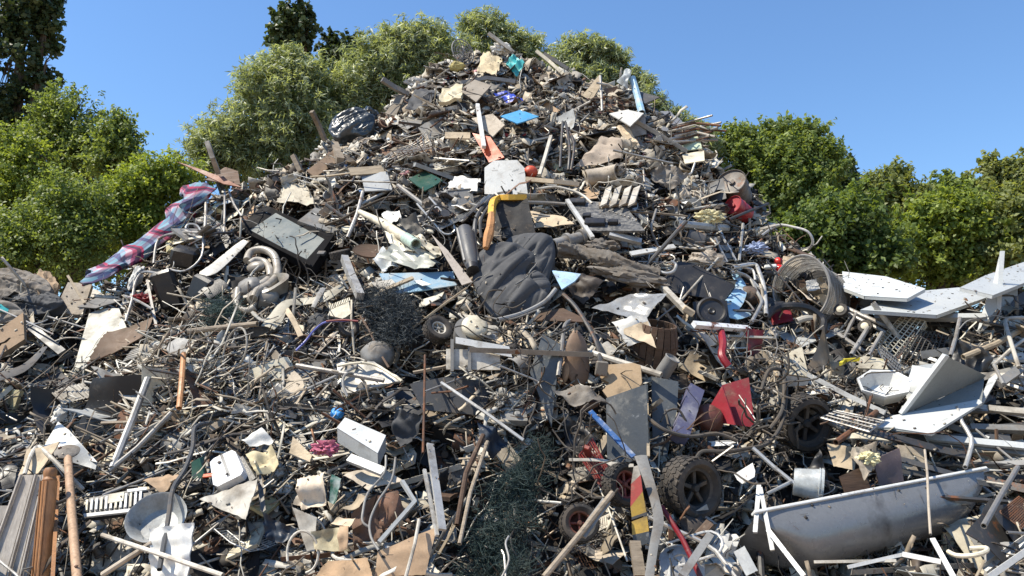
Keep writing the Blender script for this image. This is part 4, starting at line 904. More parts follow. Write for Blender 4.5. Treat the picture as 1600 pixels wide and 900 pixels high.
panel('cardboard_box', 'purple-brown box corner right of the fluffy rag', 'cardboard', [(1365,718),(1405,700),(1412,752),(1375,760)], mat('purple_brown_card', (.20,.15,.15), .8, 0, .3), .16, (.3,-.95,.1), amp=.01)
panel('board', 'grey-tan board standing behind the bathtub rim', 'board', [(1402,695),(1448,700),(1444,745),(1410,748)], beige, .08, (0,-.95,.2))
panel('cream_strip', 'long torn cream strip below the oven rack', 'strip', [(1292,688),(1340,676),(1392,690),(1330,684)], cream, .32, (-.1,-.5,.8), amp=.015, ragged=.05, lm='torn cream strip')
for (nm, lab, a, b_, w_, h_, m, lm_) in [
 ('long_panel', 'long pale grey panel lying level at the frame edge above the others', (1447,683,.30), (1610,699,.22), 11, 5, lgrey, 'long pale panels'),
 ('long_panel', 'long pale grey panel with a lower lip just beneath the first long one', (1452,690,.26), (1612,710,.18), 9, 6, mgrey, None),
 ('aluminium_gutter', 'white channel near the frame edge above the long pale panels', (1545,638,.22), (1612,645,.2), 11, 6, offw, 'white channel'),
 ('concrete_sill', 'rough grey sill between the white channel and the long panels', (1516,668,.2), (1612,672,.2), 10, 8, mgrey, None),
 ('steel_sheet', 'bent grey sheet running down from the torn cabinet past the rod', (1320,665,.26), (1508,712,.2), 12, 3, dsteel, None)]:
    bar(nm, lab, nm.split('_')[-1], a, b_, w_, h_, m, lm_, amp=1.2)
rod('bent_rod', 'chromed rod bent at its middle standing over the long pale panels', 'rod', [(1496,636,.42),(1503,660,.42),(1518,685,.42),(1515,708,.4),(1508,730,.38)], 3.2, alu, 2, lm='bent chromed rod')
rod('thin_stick', 'thin upright brown stick in front of the bathtub rim', 'stick', [(1445,703,.6),(1449,740,.62),(1451,790,.62),(1454,835,.55)], 1.8, beige)
rod('broom_handle', 'pale broom handle sloping up to the frame edge', 'broom handle', [(1505,558,.3),(1555,538,.32),(1605,510,.34)], 4.5, woodl, lm='pale broom handle')
def tubechair():
    t = base('chair_frame', 'white tubular chair frame standing at the frame edge', 'chair frame', 1580, 540, .3, 'white tubular chair frame'); s = met(1580,540,1)
    MB().add(g_tube(smoothpath([P(1612,497,.36),P(1580,497,.4),P(1571,502,.42),P(1575,520,.42),P(1592,574,.42)], 3), 3*s, 8)).build('front_leg', offw, t)
    MB().add(g_tube([P(1605,527,.34),P(1580,545,.36),P(1553,570,.36)], 2.4*s, 8)).build('rear_leg', offw, t)
    MB().add(g_tube([P(1553,570,.36),P(1568,600,.36)], 2.4*s, 8)).build('leg', mgrey, t)
tubechair()
bar('channel_bar', 'heavy grey channel bar by the tubular chair frame', 'bar', (1560,600,.3), (1592,578,.3), 13, 8, mgrey)
rod('steel_post', 'straight grey rod leaning beside the dark wire basket', 'rod', [(1500,497,.4),(1494,525,.4),(1485,556,.4)], 3, steel, lm='leaning grey rod')
def grill():
    t = base('barbecue_grill', 'rusty brown square grill at the frame edge beyond the bathtub', 'grill', 1580, 800, .2, 'rusty grill'); q = onplane(P(1585,803,.3), (-.2,-.7,.7)); w_ = [q(*p) for p in [(1562,800),(1592,776),(1622,796),(1596,826)]]
    B = lambda u, v: (w_[0]*(1-u)+w_[1]*u)*(1-v) + (w_[3]*(1-u)+w_[2]*u)*v
    MB().add(g_tube([B(0,0),B(1,0),B(1,1),B(0,1),B(0,0)], .007, 5)).build('frame', rusty, t)
    for i in range(11): u = (i+1)/12; MB().add(g_tube([B(u,0),B(u,1)], .0035, 4)).build('bar', rusty, t); MB().add(g_tube([B(0,u)+q.n*.005,B(1,u)+q.n*.005], .0035, 4)).build('cross_bar', rusty, t)
grill()
rod('long_tube', 'long dull tube sloping down from the frame edge past the bathtub end', 'tube', [(1590,730,.3),(1565,772,.4),(1537,822,.45)], 4, steel, lm='long sloping tube')
rod('cane_handle', 'cream looped cane handle in the dark corner beyond the bathtub', 'handle', [(1482,862,.42),(1495,868,.44),(1520,868,.46),(1540,862,.46),(1540,856,.44),(1515,857,.42)], 3.4, cream, 3, lm='looped cane handle')
ANG = 'white angle bars at the foot of the heap'
for i, (lab, a, b_, w_) in enumerate([
 ('white angle bar standing upright at the left end of the bathtub', (1186,757,.5), (1180,832,.5), 6),
 ('white angle bar crossing the end of the bathtub steeply', (1188,762,.54), (1207,860,.5), 6),
 ('long white angle bar sloping right under the bathtub end', (1200,828,.58), (1256,900,.6), 6.5),
 ('white angle bar below the middle of the bathtub', (1325,886,.5), (1412,866,.5), 5),
 ('white angle bar ending right of the one below the bathtub', (1410,866,.52), (1470,878,.5), 7),
 ('white angle bar sloping steeply down by the bathtub foot', (1457,842,.52), (1490,902,.55), 7),
 ('broad white angle bar at the very corner of the picture', (1545,902,.52), (1612,855,.48), 8),
 ('pale bar resting along the shaded underside of the bathtub', (1272,878,.5), (1400,876,.5), 4)]):
    bar('angle_iron', lab, 'angle bar', a, b_, w_, 3, white if i != 7 else offw, ('white angle bars' if i == 0 else None), group=ANG, roll=20, mask=True)
rod('grey_tube', 'slim white tube sloping down to the frosted bucket', 'tube', [(1176,700,.34),(1207,728,.38),(1240,755,.42)], 3.2, alu, lm='slim white tube')
rod('grey_tube', 'slim white tube rising from the tyre side to the frosted bucket', 'tube', [(1198,772,.4),(1218,762,.42),(1238,752,.42)], 2.8, alu)
poly('plastic_plate', 'broken white plastic plate beside the large blocky tyre', 'plate', [(1147,741),(1176,723),(1180,736),(1179,745),(1160,756),(1152,750)], white, .3, (-.3,-.8,.5), .006, lm='broken white plate')
panel('plastic_bracket', 'pale blue-grey moulded bracket at the foot below the white bars', 'bracket', [(1146,862),(1163,853),(1184,893),(1166,902)], lgrey, .5, (-.2,-.85,.4), .012, .02, ragged=.04, lm='moulded bracket')
bar('steel_flat', 'flat dark steel strip sloping up to the large tyre', 'strip', (1066,900,.5), (1110,835,.44), 11, 4, mgrey)
rod('wooden_pole', 'grey wooden pole sloping from the bottom edge up to the red rimmed wheel', 'pole', [(850,902,.42),(905,836,.46),(957,770,.44)], 4.5, wood, lm='sloping grey pole')
bar('grey_plank', 'split grey plank leaning on the sloping wooden pole', 'plank', (908,838,.42), (948,782,.4), 14, 4, mgrey, ends=.1)
bar('wooden_crate_slats', 'bundle of narrow dark slats low beside the buckled grey strip', 'slats', (992,848,.3), (1000,902,.34), 16, 10, wood)
def redrack():
    t = base('red_rack', 'dark red wire rack lying in the hollow left of the slate board', 'rack', 930, 722, .1, 'red wire rack'); q = onplane(P(932,722,.16), (-.1,-.9,.4)); w_ = [q(*p) for p in [(905,712),(925,686),(962,755),(940,762)]]; m = mat('dark_red_coating', (.25,.03,.025), .5, 0, .35, rust=.3)
    B = lambda u, v: (w_[0]*(1-u)+w_[1]*u)*(1-v) + (w_[3]*(1-u)+w_[2]*u)*v
    for i in range(9): MB().add(g_tube([B(i/8,0),B(i/8,1)], .005, 5)).build('bar', m, t)
    MB().add(g_tube([B(0,0),B(1,0),B(1,1),B(0,1),B(0,0)], .008, 6)).build('frame', m, t)
    MB().add(g_box(.05,.03,.12,.005), frame(P(918,705,.22), (-.2,-.8,.5), (1,0,-.6))).build('handle', m, t)
redrack()
# ---- middle and left
bar('mallet_handle', 'white handled mallet lying across the black plate', 'mallet', (1034,447,.34), (1072,486,.36), 8, 8, offw, lm='white handled mallet')
box_at('mallet_head', 'pale wooden mallet head at the low end of the white handle', 'mallet head', 1076, 486, 18, 9, 10, woodl, 20, 35, 0, .38)
def speaker():
    t = base('black_panel', 'large flat black plate with a round black fan on the shaded side', 'plate', 1090, 445, .1, 'large black plate'); 
    q = onplane(P(1090,445,.22), (-.05,-.9,.42)); MB().add(g_poly([q(*p) for p in [(1033,437),(1060,408),(1085,412),(1148,446),(1131,470),(1040,455)]], q.n, .02)).build('plate', black, t)
    s = met(1112,487,1); M = frame(P(1112,486,.2), (-.1,-.95,.3)); MB().add(g_lathe([(.001,0),(4*s,2*s),(6*s,0),(17*s,1*s),(20*s,4*s),(23*s,3*s),(23*s,-4*s),(.001,-4*s)], 30), M).build('fan_cone', black, t)
    MB().add(g_box(52*s, 40*s, 6*s, .004), M @ Matrix.Translation((0,0,-9*s))).build('housing', black, t)
speaker()
bar('white_bar', 'chipped white flat bar lying level above the red strap', 'bar', (1084,507,.34), (1170,514,.34), 9, 7, mat('chipped_white_paint', (.78,.78,.75), .4, 0, .3, rust=.35), lm='chipped white bar')
sheetstrip('curved_metal', 'pale blue-grey curved metal sheet by the bent tube frames', [(1148,428,.2),(1158,448,.26),(1150,468,.28),(1140,482,.28),(1150,492,.28),(1172,490,.26)], [10,18,24,26,18,6], lblue, .26, 'metal sheet', 'blue-grey curved sheet')
def tubeframe():
    t = base('pushchair_frame', 'tangle of bent silver tube frame between the black plate and mesh drum', 'pushchair frame', 1180, 450, .25, 'silver tube frame'); s = met(1180,450,1)
    for p, r in (([(1145,418,.34),(1178,413,.36),(1186,425,.38),(1194,450,.38),(1197,492,.34)],3.2),([(1150,424,.36),(1172,436,.38),(1182,455,.40),(1190,470,.40),(1186,482,.40),(1174,504,.36)],2.6),([(1160,418,.3),(1176,422,.32),(1180,438,.34)],2),([(1142,425,.3),(1165,430,.34),(1188,452,.34)],2.4),([(1184,488,.3),(1200,490,.32),(1214,480,.32)],2.6)):
        MB().add(g_tube(smoothpath([P(*a) for a in p], 4), r*s, 8, hollow=1)).build('tube', alu, t, mask=True)
tubeframe()
lump('leather_ball', 'dark brown scuffed ball held inside the silver tube frame', 'ball', 1170, 462, 17, 15, 14, mat('scuffed_brown_leather', (.10,.07,.055), .6, 0, .4), .22, amp=.08, crease=0)
def stepstool():
    t = base('folding_steps', 'narrow silver folding steps sticking up above the tan sack', 'steps', 1128, 390, .2, 'silver folding steps'); s = met(1128,390,1)
    for a, b_ in (((1117,372,.26),(1136,410,.3)),((1120,352,.24),(1150,408,.3)),((1161,350,.24),(1155,408,.3))): MB().add(g_tube([P(*a), P(*b_)], 2.4*s, 6, hollow=1)).build('rail', alu, t, mask=True)
    for y in (383,396): MB().add(g_sheet(P(1124,y,.28),P(1142,y,.28),P(1144,y+8,.29),P(1130,y+8,.29), 2, 2, .006, 0)).build('step', slate, t)
stepstool()
lump('sack', 'tan dusty sack above the large black plate', 'sack', 1103, 406, 28, 13, 12, mat('tan_sackcloth', (.42,.36,.29), .9, 0, .35, bump=.6), .16, amp=.25, lm='tan dusty sack')
def carpet():
    t = base('rolled_carpet', 'muddy grey rolled up carpet lying across the middle of the heap', 'carpet', 950, 405, .2, 'muddy rolled carpet'); s = met(950,405,1)
    c = smoothpath([P(868,388,.26),P(905,393,.3),P(945,405,.32),(P(985,418,.32)),P(1028,434,.28)], 14); v = []; K = 40; n = len(c)
    for i, p in enumerate(c):
        tg = (c[min(i+1,n-1)]-c[max(i-1,0)]).normalized(); a_ = Vector((0,0,1)); a_ = (a_-tg*a_.dot(tg)).normalized(); b_ = tg.cross(a_); r = (12 + 5*nz(p, 5))*s*(.6 if i in (0, n-1) else 1)
        for k in range(K): an = 2*math.pi*k/K; v.append(p + (a_*math.cos(an)+b_*math.sin(an))*r*(1 + .30*nz(p*3 + Vector((math.cos(an), math.sin(an), 0)), 2.2) + .22*nz(Vector((an*2, i*.8, 0)), 1.7) - .12*(math.sin(an*2+i*.05) > .9)))
    f = [(i*K+k, i*K+(k+1) % K, (i+1)*K+(k+1) % K, (i+1)*K+k) for i in range(n-1) for k in range(K)] + [tuple(range(K))[::-1], tuple((n-1)*K+k for k in range(K))]
    MB().add((v, f)).build('roll', greyc, t)
    MB().add(g_lump(52*s, 13*s, 10*s, 20, .35, 2.5, 7, .1), frame(P(985,432,.26), NF, (1,0,-.35))).build('loose_flap', greyc, t)
    MB().add(g_lump(24*s, 12*s, 10*s, 18, .35, 2.5, 3, .1), frame(P(938,386,.28), NF, (1,0,-.1))).build('torn_end', greyc, t)
    for k in range(16): x, y = 1000+rv(0,40), 425+rv(-12,18); MB().add(g_tube(smoothpath([P(x,y,.3),P(x+rv(-8,14),y+rv(-8,8),.34),P(x+rv(0,26),y+rv(-12,14),.32)], 3), .004, 4)).build('frayed_strand', greyc, t, mask=False)
carpet()
bar('white_board', 'clean white flat board lying behind the rolled carpet', 'board', (985,397,.3), (1054,385,.32), 9, 3, white, lm='clean white board')
rod('wire_hook', 'bent silver wire hook over the end of the rolled carpet', 'hook', [(1025,422,.36),(1040,427,.38),(1052,424,.4),(1056,414,.4),(1048,408,.4)], 2.4, alu, 4)
def flangepipe():
    t = base('drain_pipe', 'short grey drain pipe with collars behind the black jacket', 'pipe', 888, 377, .25, 'grey collared pipe'); s = met(888,377,1); a, b_ = P(865,383,.3), P(912,370,.3); d = (b_-a)
    MB().add(g_tube([a, b_], 9*s, 18, hollow=1)).build('pipe', mat('dusty_grey_pipe', (.20,.20,.195), .6, 0, .4), t)
    for u in (.45, .92): MB().add(g_tube([a+d*(u-.05), a+d*(u+.05)], 12.5*s, 18)).build('collar', mgrey, t)
flangepipe()
def pcboard():
    t = base('control_panel', 'dark speckled electronic control panel with black modules sloping right', 'control panel', 950, 340, .2, 'dark control panel'); n = (-.1,-.66,.75); q = onplane(P(945,338,.24), n)
    MB().add(g_sheet(q(887,312),q(975,320),q(1008,362),q(918,362), 10, 8, .02, .004)).build('board', mat('speckled_dark_panel', (.06,.062,.065), .5, 0, .6, dc=(.22,.21,.19), sc=26), t)
    for x, y, w_, h_ in ((903,320,.16,.09),(930,352,.2,.1),(917,342,.08,.06),(958,352,.1,.05)): MB().add(g_box(w_, h_, .06, .008), frame(q(x,y,.03), n, (1,0,-.3))).build('module', black, t)
    for k in range(10): MB().add(g_box(.012,.012,.02), frame(q(940+k*6, 328+k*2,.015), n)).build('relay', offw, t)
pcboard()
bar('white_angle', 'white angle strip crossing in front of the control panel', 'strip', (886,313,.34), (926,372,.36), 6, 5, white, lm='white angle strip')
bar('white_window_frame', 'grooved white frame piece lying under the control panel', 'frame piece', (952,366,.3), (1002,378,.3), 10, 6, alu, lm='grooved white frame')
panel('hide_sheet', 'large tan crumpled sheet right of the yellow handle', 'sheet', [(828,330),(880,338),(898,352),(838,356)], cardl, .2, (-.2,-.75,.6), .005, .02, ragged=.05, lm='tan crumpled sheet')
lump('foam_sponge', 'bright yellow foam chunk on the downhill side near the long grey pipe', 'foam', 1108, 339, 20, 11, 10, foam, .3, amp=.45, fr=3, lm='yellow foam chunk')
rod('long_pipe', 'long grey pipe lying level beneath the yellow foam chunk', 'pipe', [(1058,350,.26),(1095,354,.28),(1135,357,.26)], 6.5, mat('galvanised_pipe', (.33,.35,.35), .45, .4, .35), lm='long grey pipe', mask=True)
def drum(name, label, x, y, r, h, axis, m, lift, lm=None, ends=None):
    t = base(name, label, 'drum', x, y, lift, lm); s = met(x, y, 1); M = frame(P(x, y, lift), axis)
    MB().add(g_lathe([(r*a*s, z*s) for a, z in [(.93,-h),(1,-h+1),(1,-h*.4),(1.04,-h*.36),(1,-h*.3),(1,h*.2),(1.04,h*.25),(1,h*.3),(1,h-1),(1.03,h),(.98,h+.6),(.95,h-2),(.5,h-3),(.01,h-3)]], 32, .03), M).build('shell', m, t)
    MB().add(g_lathe([(r*.2*s,(h-3)*s),(r*.22*s,(h)*s),(.01,h*s)], 14), M).build('hub', ends or m, t)
    MB().add(g_lathe([(.001,-h*s),(r*.92*s,-h*s),(r*.92*s,(-h+1)*s),(.001,(-h+1)*s)], 24), M).build('end_plate', ends or m, t)
drum('oil_drum', 'rusty grey drum with its round end showing against the trees', 1148, 297, 22, 22, (-.45,-.8,.4), mat('rusty_grey_drum', (.17,.155,.14), .55, .2, .4, rust=.3), .12, 'rusty grey drum')
drum('gas_bottle', 'dark red tank wedged below the rusty grey drum', 1155, 328, 15, 18, (-.7,-.6,.3), mat('dark_red_tank', (.33,.03,.04), .4, 0, .3), .08, 'dark red tank')
panel('metal_box', 'dark grey box side beside the rusty grey drum', 'metal box', [(1105,288),(1130,278),(1135,310),(1110,318)], dgrey, .18, (-.4,-.8,.4))
def tank():
    t = base('boiler_tank', 'grey tank with a domed off-white lid facing out between net and jacket', 'tank', 742, 508, .2, 'domed tank lid'); s = met(742,508,1); M = frame(P(742,509,.26), (.12,-.85,.5))
    MB().add(g_lathe([(r*s, z*s) for r, z in [(17,-30),(18,-4),(20,-3),(20,0),(18,3),(12,5),(.01,6)]], 30), M).build('lid', cream, t)
    MB().add(g_lathe([(r*s, z*s) for r, z in [(.01,0),(1.5,0),(1.5,2),(.01,3)]], 10), M @ Matrix.Translation((-7*s,4*s,5*s))).build('bolt', cream, t); MB().add(g_lathe([(r*s, z*s) for r, z in [(.01,0),(1.8,0),(1.8,2),(.01,3)]], 10), M @ Matrix.Translation((1*s,-5*s,5*s))).build('bolt', cream, t)
    MB().add(g_lathe([(r*s, z*s) for r, z in [(.01,-44),(21,-44),(22,-30),(21,-6),(.01,-6)]], 24), M @ Matrix.Translation((-9*s,0,-2*s))).build('body', mgrey, t)
tank()
def blackcyl():
    t = base('exhaust_muffler', 'black and silver ribbed cylinder leaning beside the jacket shoulder', 'muffler', 730, 390, .2, 'ribbed black cylinder'); s = met(730,390,1); a, b_ = P(726,360,.24), P(738,418,.3); d = b_-a
    MB().add(g_tube([a, a+d*.15, a+d*.8, b_], [12*s,14*s,12*s,9*s], 14)).build('body', dgrey, t)
    for k in range(5): an = k*1.25; o = Vector((math.cos(an), math.sin(an)*.6-.4, 0))*13*s; MB().add(g_tube([a+o, b_-d*.15+o*.85], 2.2*s, 6)).build('rib', [dgrey, mgrey][k % 2], t)
    MB().add(g_tube([b_-d*.05, b_+d*.08], 9.5*s, 14)).build('end_cap', black, t)
blackcyl()
panel('felt_wedge', 'long pointed grey-beige wedge of felt left of the jacket', 'felt', [(674,366),(700,392),(738,440),(722,446)], mat('grey_beige_felt', (.36,.32,.28), .95, 0, .3), .26, (-.2,-.8,.5), .012, .01, lm='pointed felt wedge')
def chute():
    t = base('downpipe', 'long cream downpipe lying over the crumpled pale sheeting', 'downpipe', 605, 357, .28, 'cream downpipe'); s = met(605,357,1)
    MB().add(g_tube([P(562,331,.34),P(600,350,.36),P(640,376,.36)], [4*s,7*s,7.5*s], 10, hollow=1)).build('pipe', cream, t)
    MB().add(g_tube([P(634,372,.37),P(650,382,.37)], 8.5*s, 10, hollow=1)).build('socket', mat('pale_green_plastic', (.38,.48,.40), .4, 0, .2), t)
chute()
for i, (lab, c4, m, nn, lm_) in enumerate([
 ('crumpled cream sheeting under the cream downpipe', [(598,362),(650,378),(688,402),(612,388)], cream, (-.2,-.6,.75), 'crumpled cream sheeting'),
 ('large crushed grey-green sheet above the pale blue panel', [(588,402),(615,380),(688,408),(672,422)], mat('grey_green_film', (.36,.37,.32), .4, 0, .35), (-.1,-.75,.6), 'crushed grey-green sheet'),
 ('folded white film hanging at the left end of the crushed sheet', [(583,405),(602,388),(622,415),(600,428)], frost, (-.4,-.7,.5), None),
 ('dark olive tarpaulin above the cream downpipe', [(622,345),(650,332),(664,365),(640,368)], mat('dark_olive_tarp', (.12,.11,.09), .7, 0, .3), (.1,-.85,.5), None),
 ('bright white torn film between the branch and the downpipe', [(596,336),(624,328),(628,345),(604,350)], paper, (-.3,-.6,.7), None),
 ('pointed cream flap reaching towards the jacket', [(640,358),(688,385),(690,402),(660,385)], cream, (-.1,-.6,.75), None)]):
    panel('plastic_sheeting', lab, 'sheeting', c4, m, .24 + .02*i, nn, .004, .045, 14, 10, .06, fr=6, lm=lm_)
panel('painted_panel', 'long pale blue painted panel lying low beneath the crushed sheet', 'panel', [(592,428),(708,424),(714,446),(610,462)], lblue, .14, (-.05,-.75,.65), .012, .006, lm='pale blue panel')
bar('wooden_lath', 'pale wooden lath lying across the pale blue panel', 'lath', (594,456,.22), (646,434,.24), 6, 4, woodl, ends=.08)
panel('white_plate', 'white oval plate lying on the pale blue panel', 'plate', [(646,438),(656,436),(674,444),(660,447)], white, .2, (-.05,-.6,.75), .006)
panel('white_plate', 'chipped white panel at the left end of the pale blue one', 'plate', [(580,443),(612,436),(622,448),(590,452)], offw, .2, (-.1,-.7,.7), .01)
lathe_at('brown_disc', 'dark brown round plate standing under the antenna tube', 'plate', 577, 393, [(.01,0),(20,0),(24,2),(24,-1),(.01,-2)], woodd, (.15,-.55,.8), .22, lm='brown round plate')
rod('antenna_tube', 'slim grey tube sloping down towards the brown round plate', 'tube', [(567,300,.26),(558,335,.3),(543,372,.3)], 3, steel, lm='slim grey tube')
rod('branch', 'dark bare branch crossing below the crest', 'branch', [(508,352,.3),(535,342,.32),(560,328,.32),(600,310,.3),(620,308,.3)], 2.2, barkm, 3)
rod('post', 'silver-grey square post leaning under the small brown wheel', 'post', [(538,403,.3),(549,432,.32),(563,463,.3)], 7.5, alu, sq=True, lm='silver square post', mask=True)
sheetstrip('bent_cover', 'long bent beige moulded strip right of the toilet', [(418,512,.2),(430,498,.24),(447,474,.26),(475,471,.26),(505,465,.26),(535,447,.26)], [22,24,16,16,18,12], mat('beige_moulding', (.48,.44,.34), .5, 0, .3), .25, 'strip', 'bent beige strip')
sheetstrip('bent_cover', 'pale wooden strip hanging from the bent beige strip', [(446,482,.26),(458,500,.28),(470,525,.28)], [9,8,8], cardl, .25, 'strip')
sheetstrip('bent_cover', 'grey wedge leaning across the bent beige strip', [(505,450,.3),(498,462,.32),(489,480,.32)], [9,8,6], mgrey, .3, 'strip')
def comb():
    t = base('plastic_comb', 'cream plastic comb with a row of long teeth by the dark netting', 'comb', 533, 482, .2, 'cream comb'); q = onplane(P(533,484,.26), (-.1,-.8,.6))
    MB().add(g_poly([q(*p) for p in [(512,492),(516,484),(545,470),(548,490),(536,498)]], q.n, .01)).build('back', cream, t)
    for k in range(13): u = k/12; x, y = 516+31*u, 484-14*u; MB().add(g_tube([q(x,y), q(x-1.5,y-7+u*2)], .006, 4)).build('tooth', cream, t)
comb()
rod('blue_wire', 'blue and white wire looping left of the cream comb', 'wire', [(462,548,.26),(478,532,.28),(492,515,.3),(510,503,.3),(545,501,.28)], 1.6, mat('blue_wire_coating', (.12,.14,.45), .4, 0, .2), 4, lm='blue wire')
rod('red_wire', 'red wire running level above the blue wire', 'wire', [(510,502,.32),(535,500,.33),(560,502,.32)], 1.5, red, 3)
def netpile(label, pts, n, m, lift, lm, sc=1.0):
    """netting: many fine strands around a lumpy mass"""
    x, y = ctr(pts); lmk(pts, lm); b = MB(); xs = [p[0] for p in pts]; ys = [p[1] for p in pts]; k = 0
    def inside(a, c):
        r = False; j = len(pts)-1
        for i in range(len(pts)):
            if (pts[i][1] > c) != (pts[j][1] > c) and a < (pts[j][0]-pts[i][0])*(c-pts[i][1])/(pts[j][1]-pts[i][1]) + pts[i][0]: r = not r
            j = i
        return r
    while k < n:
        a, c = rv(min(xs), max(xs)), rv(min(ys), max(ys))
        a2, c2 = a + rnd.gauss(0, 9), c + rnd.gauss(0, 9)
        if not inside(a2, c2): continue
        if nz(Vector((a*.035, c*.035, 7)), 1) < rv(-.45, .05): k += .55; continue
        k += 1; p = P(round(a/6)*6, round(c/6)*6, lift + .22*nz(Vector((a*.03, c*.03, 0)), 1) + rv(-.12,.03)) ; p += Vector((rv(-.03,.03), 0, rv(-.03,.03)))
        q = [p]; d = Vector((rnd.gauss(0,1), rnd.gauss(0,.6), rnd.gauss(0,1))).normalized()
        for i in range(6): d = (d + Vector((rnd.gauss(0,.7), rnd.gauss(0,.5), rnd.gauss(0,.7)))).normalized(); q.append(q[-1] + d*.026*sc)
        b.add(g_tube(q, .0017*sc, 3, caps=False))
    o = b.build('netting', m, None, label, 'netting', smooth=False); return o
netpile('tangled dark green fruit netting hanging down the shaded middle of the heap', [(838,688),(856,696),(848,722),(834,745),(840,768),(818,785),(832,812),(810,838),(822,868),(800,905),(738,905),(722,880),(742,855),(758,832),(750,812),(778,795),(772,772),(796,752),(800,735),(818,712),(824,702)], 2800, netm, .20, 'dark green netting', 1.0)
netpile('clump of blue-black netting between the toilet strip and the domed tank', [(565,470),(600,452),(640,475),(648,510),(636,535),(600,530),(570,508)], 2200, mat('blue_black_netting', (.03,.045,.055), .6, 0, .2, dc=(.12,.13,.13)), .24, 'blue-black netting')
netpile('small grey-green ball of netting left of the toilet', [(328,480),(350,472),(372,482),(370,502),(345,508),(328,498)], 800, mat('grey_green_netting', (.05,.09,.08), .7, 0, .2), .24, 'grey-green netting')
for p in ([(790,902,.4),(788,870,.42),(784,860,.42)], [(784,902,.4),(795,875,.44),(790,850,.44),(795,838,.42)]): rod('chain', 'pale thin chain hanging in front of the dark green netting', 'chain', p, 1.6, alu, 4, group='thin chains on the netting')
def shelf():
    t = base('shelf_unit', 'white shelf with two uprights below the small pale rimmed wheel', 'shelf', 738, 558, .2, 'white shelf')
    q = onplane(P(738,558,.22), (.05,-.95,.3)); MB().add(g_poly([q(*p) for p in [(697,545),(781,548),(782,578),(697,577)]], q.n, .012)).build('back_panel', offw, t)
    for x in (704, 731): MB().add(g_poly([q(x,532,.03),q(x+5,532,.03),q(x+5,582,.03),q(x,582,.03)], q.n, .02)).build('upright', mgrey, t)
    MB().add(g_poly([q(*p, out=.05) for p in [(712,530),(795,545),(800,562),(772,556),(740,545),(712,540)]], q.n, .014)).build('top_board', white, t)
shelf()
lump('grey_hood', 'smooth grey rounded casing above the crumpled silver cover', 'casing', 590, 556, 26, 25, 20, mgrey, .12, amp=.06, crease=0, lm='grey rounded casing')
panel('silver_cover', 'crumpled silver cover with a pale sewn edge in the middle of the heap', 'cover', [(526,570),(585,566),(632,596),(535,618)], mat('silver_coated_fabric', (.44,.42,.37), .4, .1, .4), .28, (-.1,-.75,.65), .02, .018, 14, 9, .03, fr=5, lm='crumpled silver cover')
rod('cover_edge', 'pale rolled edge along the top of the silver cover', 'edge', [(528,572,.32),(560,567,.34),(590,572,.34),(628,596,.32)], 2, cream, 3)
rod('long_pole', 'long pale pole sloping through the dark middle of the heap', 'pole', [(690,598,.34),(755,642,.38),(818,688,.38)], 2.6, alu, lm='long pale pole')
rod('vertical_rod', 'thin vertical rusty rod below the white shelf', 'rod', [(664,555,.3),(663,620,.36),(661,708,.38)], 1.8, rusty)
rod('wooden_post', 'dark wooden post leaning in the shade left of the dark green netting', 'post', [(755,680,.3),(728,740,.34),(714,820,.34)], 4, woodd, lm='dark leaning post')
rod('wooden_post', 'straight grey-brown post crossing the dark leaning one', 'post', [(762,690,.32),(735,770,.36),(718,850,.36)], 3.2, wood)
for lab, a, b_, w_, lm_ in [('broad chrome bar standing steeply left of the dark netting', (672,694,.42), (691,828,.44), 11, 'broad chrome bar'), ('narrow chrome bar parallel to the broad one', (663,734,.4), (683,837,.42), 5, None), ('middle chrome bar tucked behind the broad one', (669,740,.36), (686,800,.36), 4, None)]:
    bar('chrome_bar', lab, 'metal bar', a, b_, w_, 4, alu, lm_, group='chrome bars left of the netting', roll=-25)
rod('l_strip', 'pale L shaped strip above the big cardboard sheet', 'strip', [(628,752,.42),(648,784,.44),(592,848,.46)], 4, lgrey, sq=True, lm='pale L shaped strip', mask=True)
def greybox():
    t = base('metal_box', 'smooth grey metal box with a bright top between cloth and black void', 'metal box', 563, 683, .2, 'smooth grey box'); s = met(563,683,1)
    n = Vector((-.22,-.5,.84)).normalized(); q = onplane(P(563,680,.36), n); pts = [(526,668),(539,652),(603,680),(590,708)]
    MB().add(g_poly([q(*p) for p in pts], n, .006)).build('lid', lgrey, t)
    w_ = [q(*p) for p in pts]; dn = Vector((0,.25,-1)).normalized()*.10
    for i in range(4):
        a, b_ = w_[i], w_[(i+1) % 4]; c_ = (sum(w_, Vector())/4); a, b_ = a.lerp(c_, .015) - n*.007, b_.lerp(c_, .015) - n*.007; MB().add(([a, b_, b_+dn, a+dn], [(0,1,2,3)])).build('side', lgrey, t, smooth=False)
greybox()
bar('white_profile', 'ribbed white plastic profile just below the smooth grey box', 'profile', (546,716,.36), (600,738,.38), 13, 7, white, lm='ribbed white profile')
panel('cardboard_sheet', 'grey-beige folded card fanned out below the white profile', 'cardboard', [(536,745),(590,730),(632,752),(575,768)], beige, .24, (-.1,-.6,.75), .006, .03, ragged=.05)
lump('pink_cloth', 'bright pink crumpled cloth left of the smooth grey box', 'cloth', 508, 700, 19, 10, 9, pink, .3, amp=.5, fr=3, lm='bright pink cloth')
lump('blue_bottle', 'small bright blue container near the smooth grey box', 'container', 527, 646, 10, 9, 8, mat('bright_blue_plastic', (.05,.30,.75), .35, 0, .15), .3, amp=.15, crease=0, lm='bright blue container')
CG = 'torn cardboard near the bottom edge'
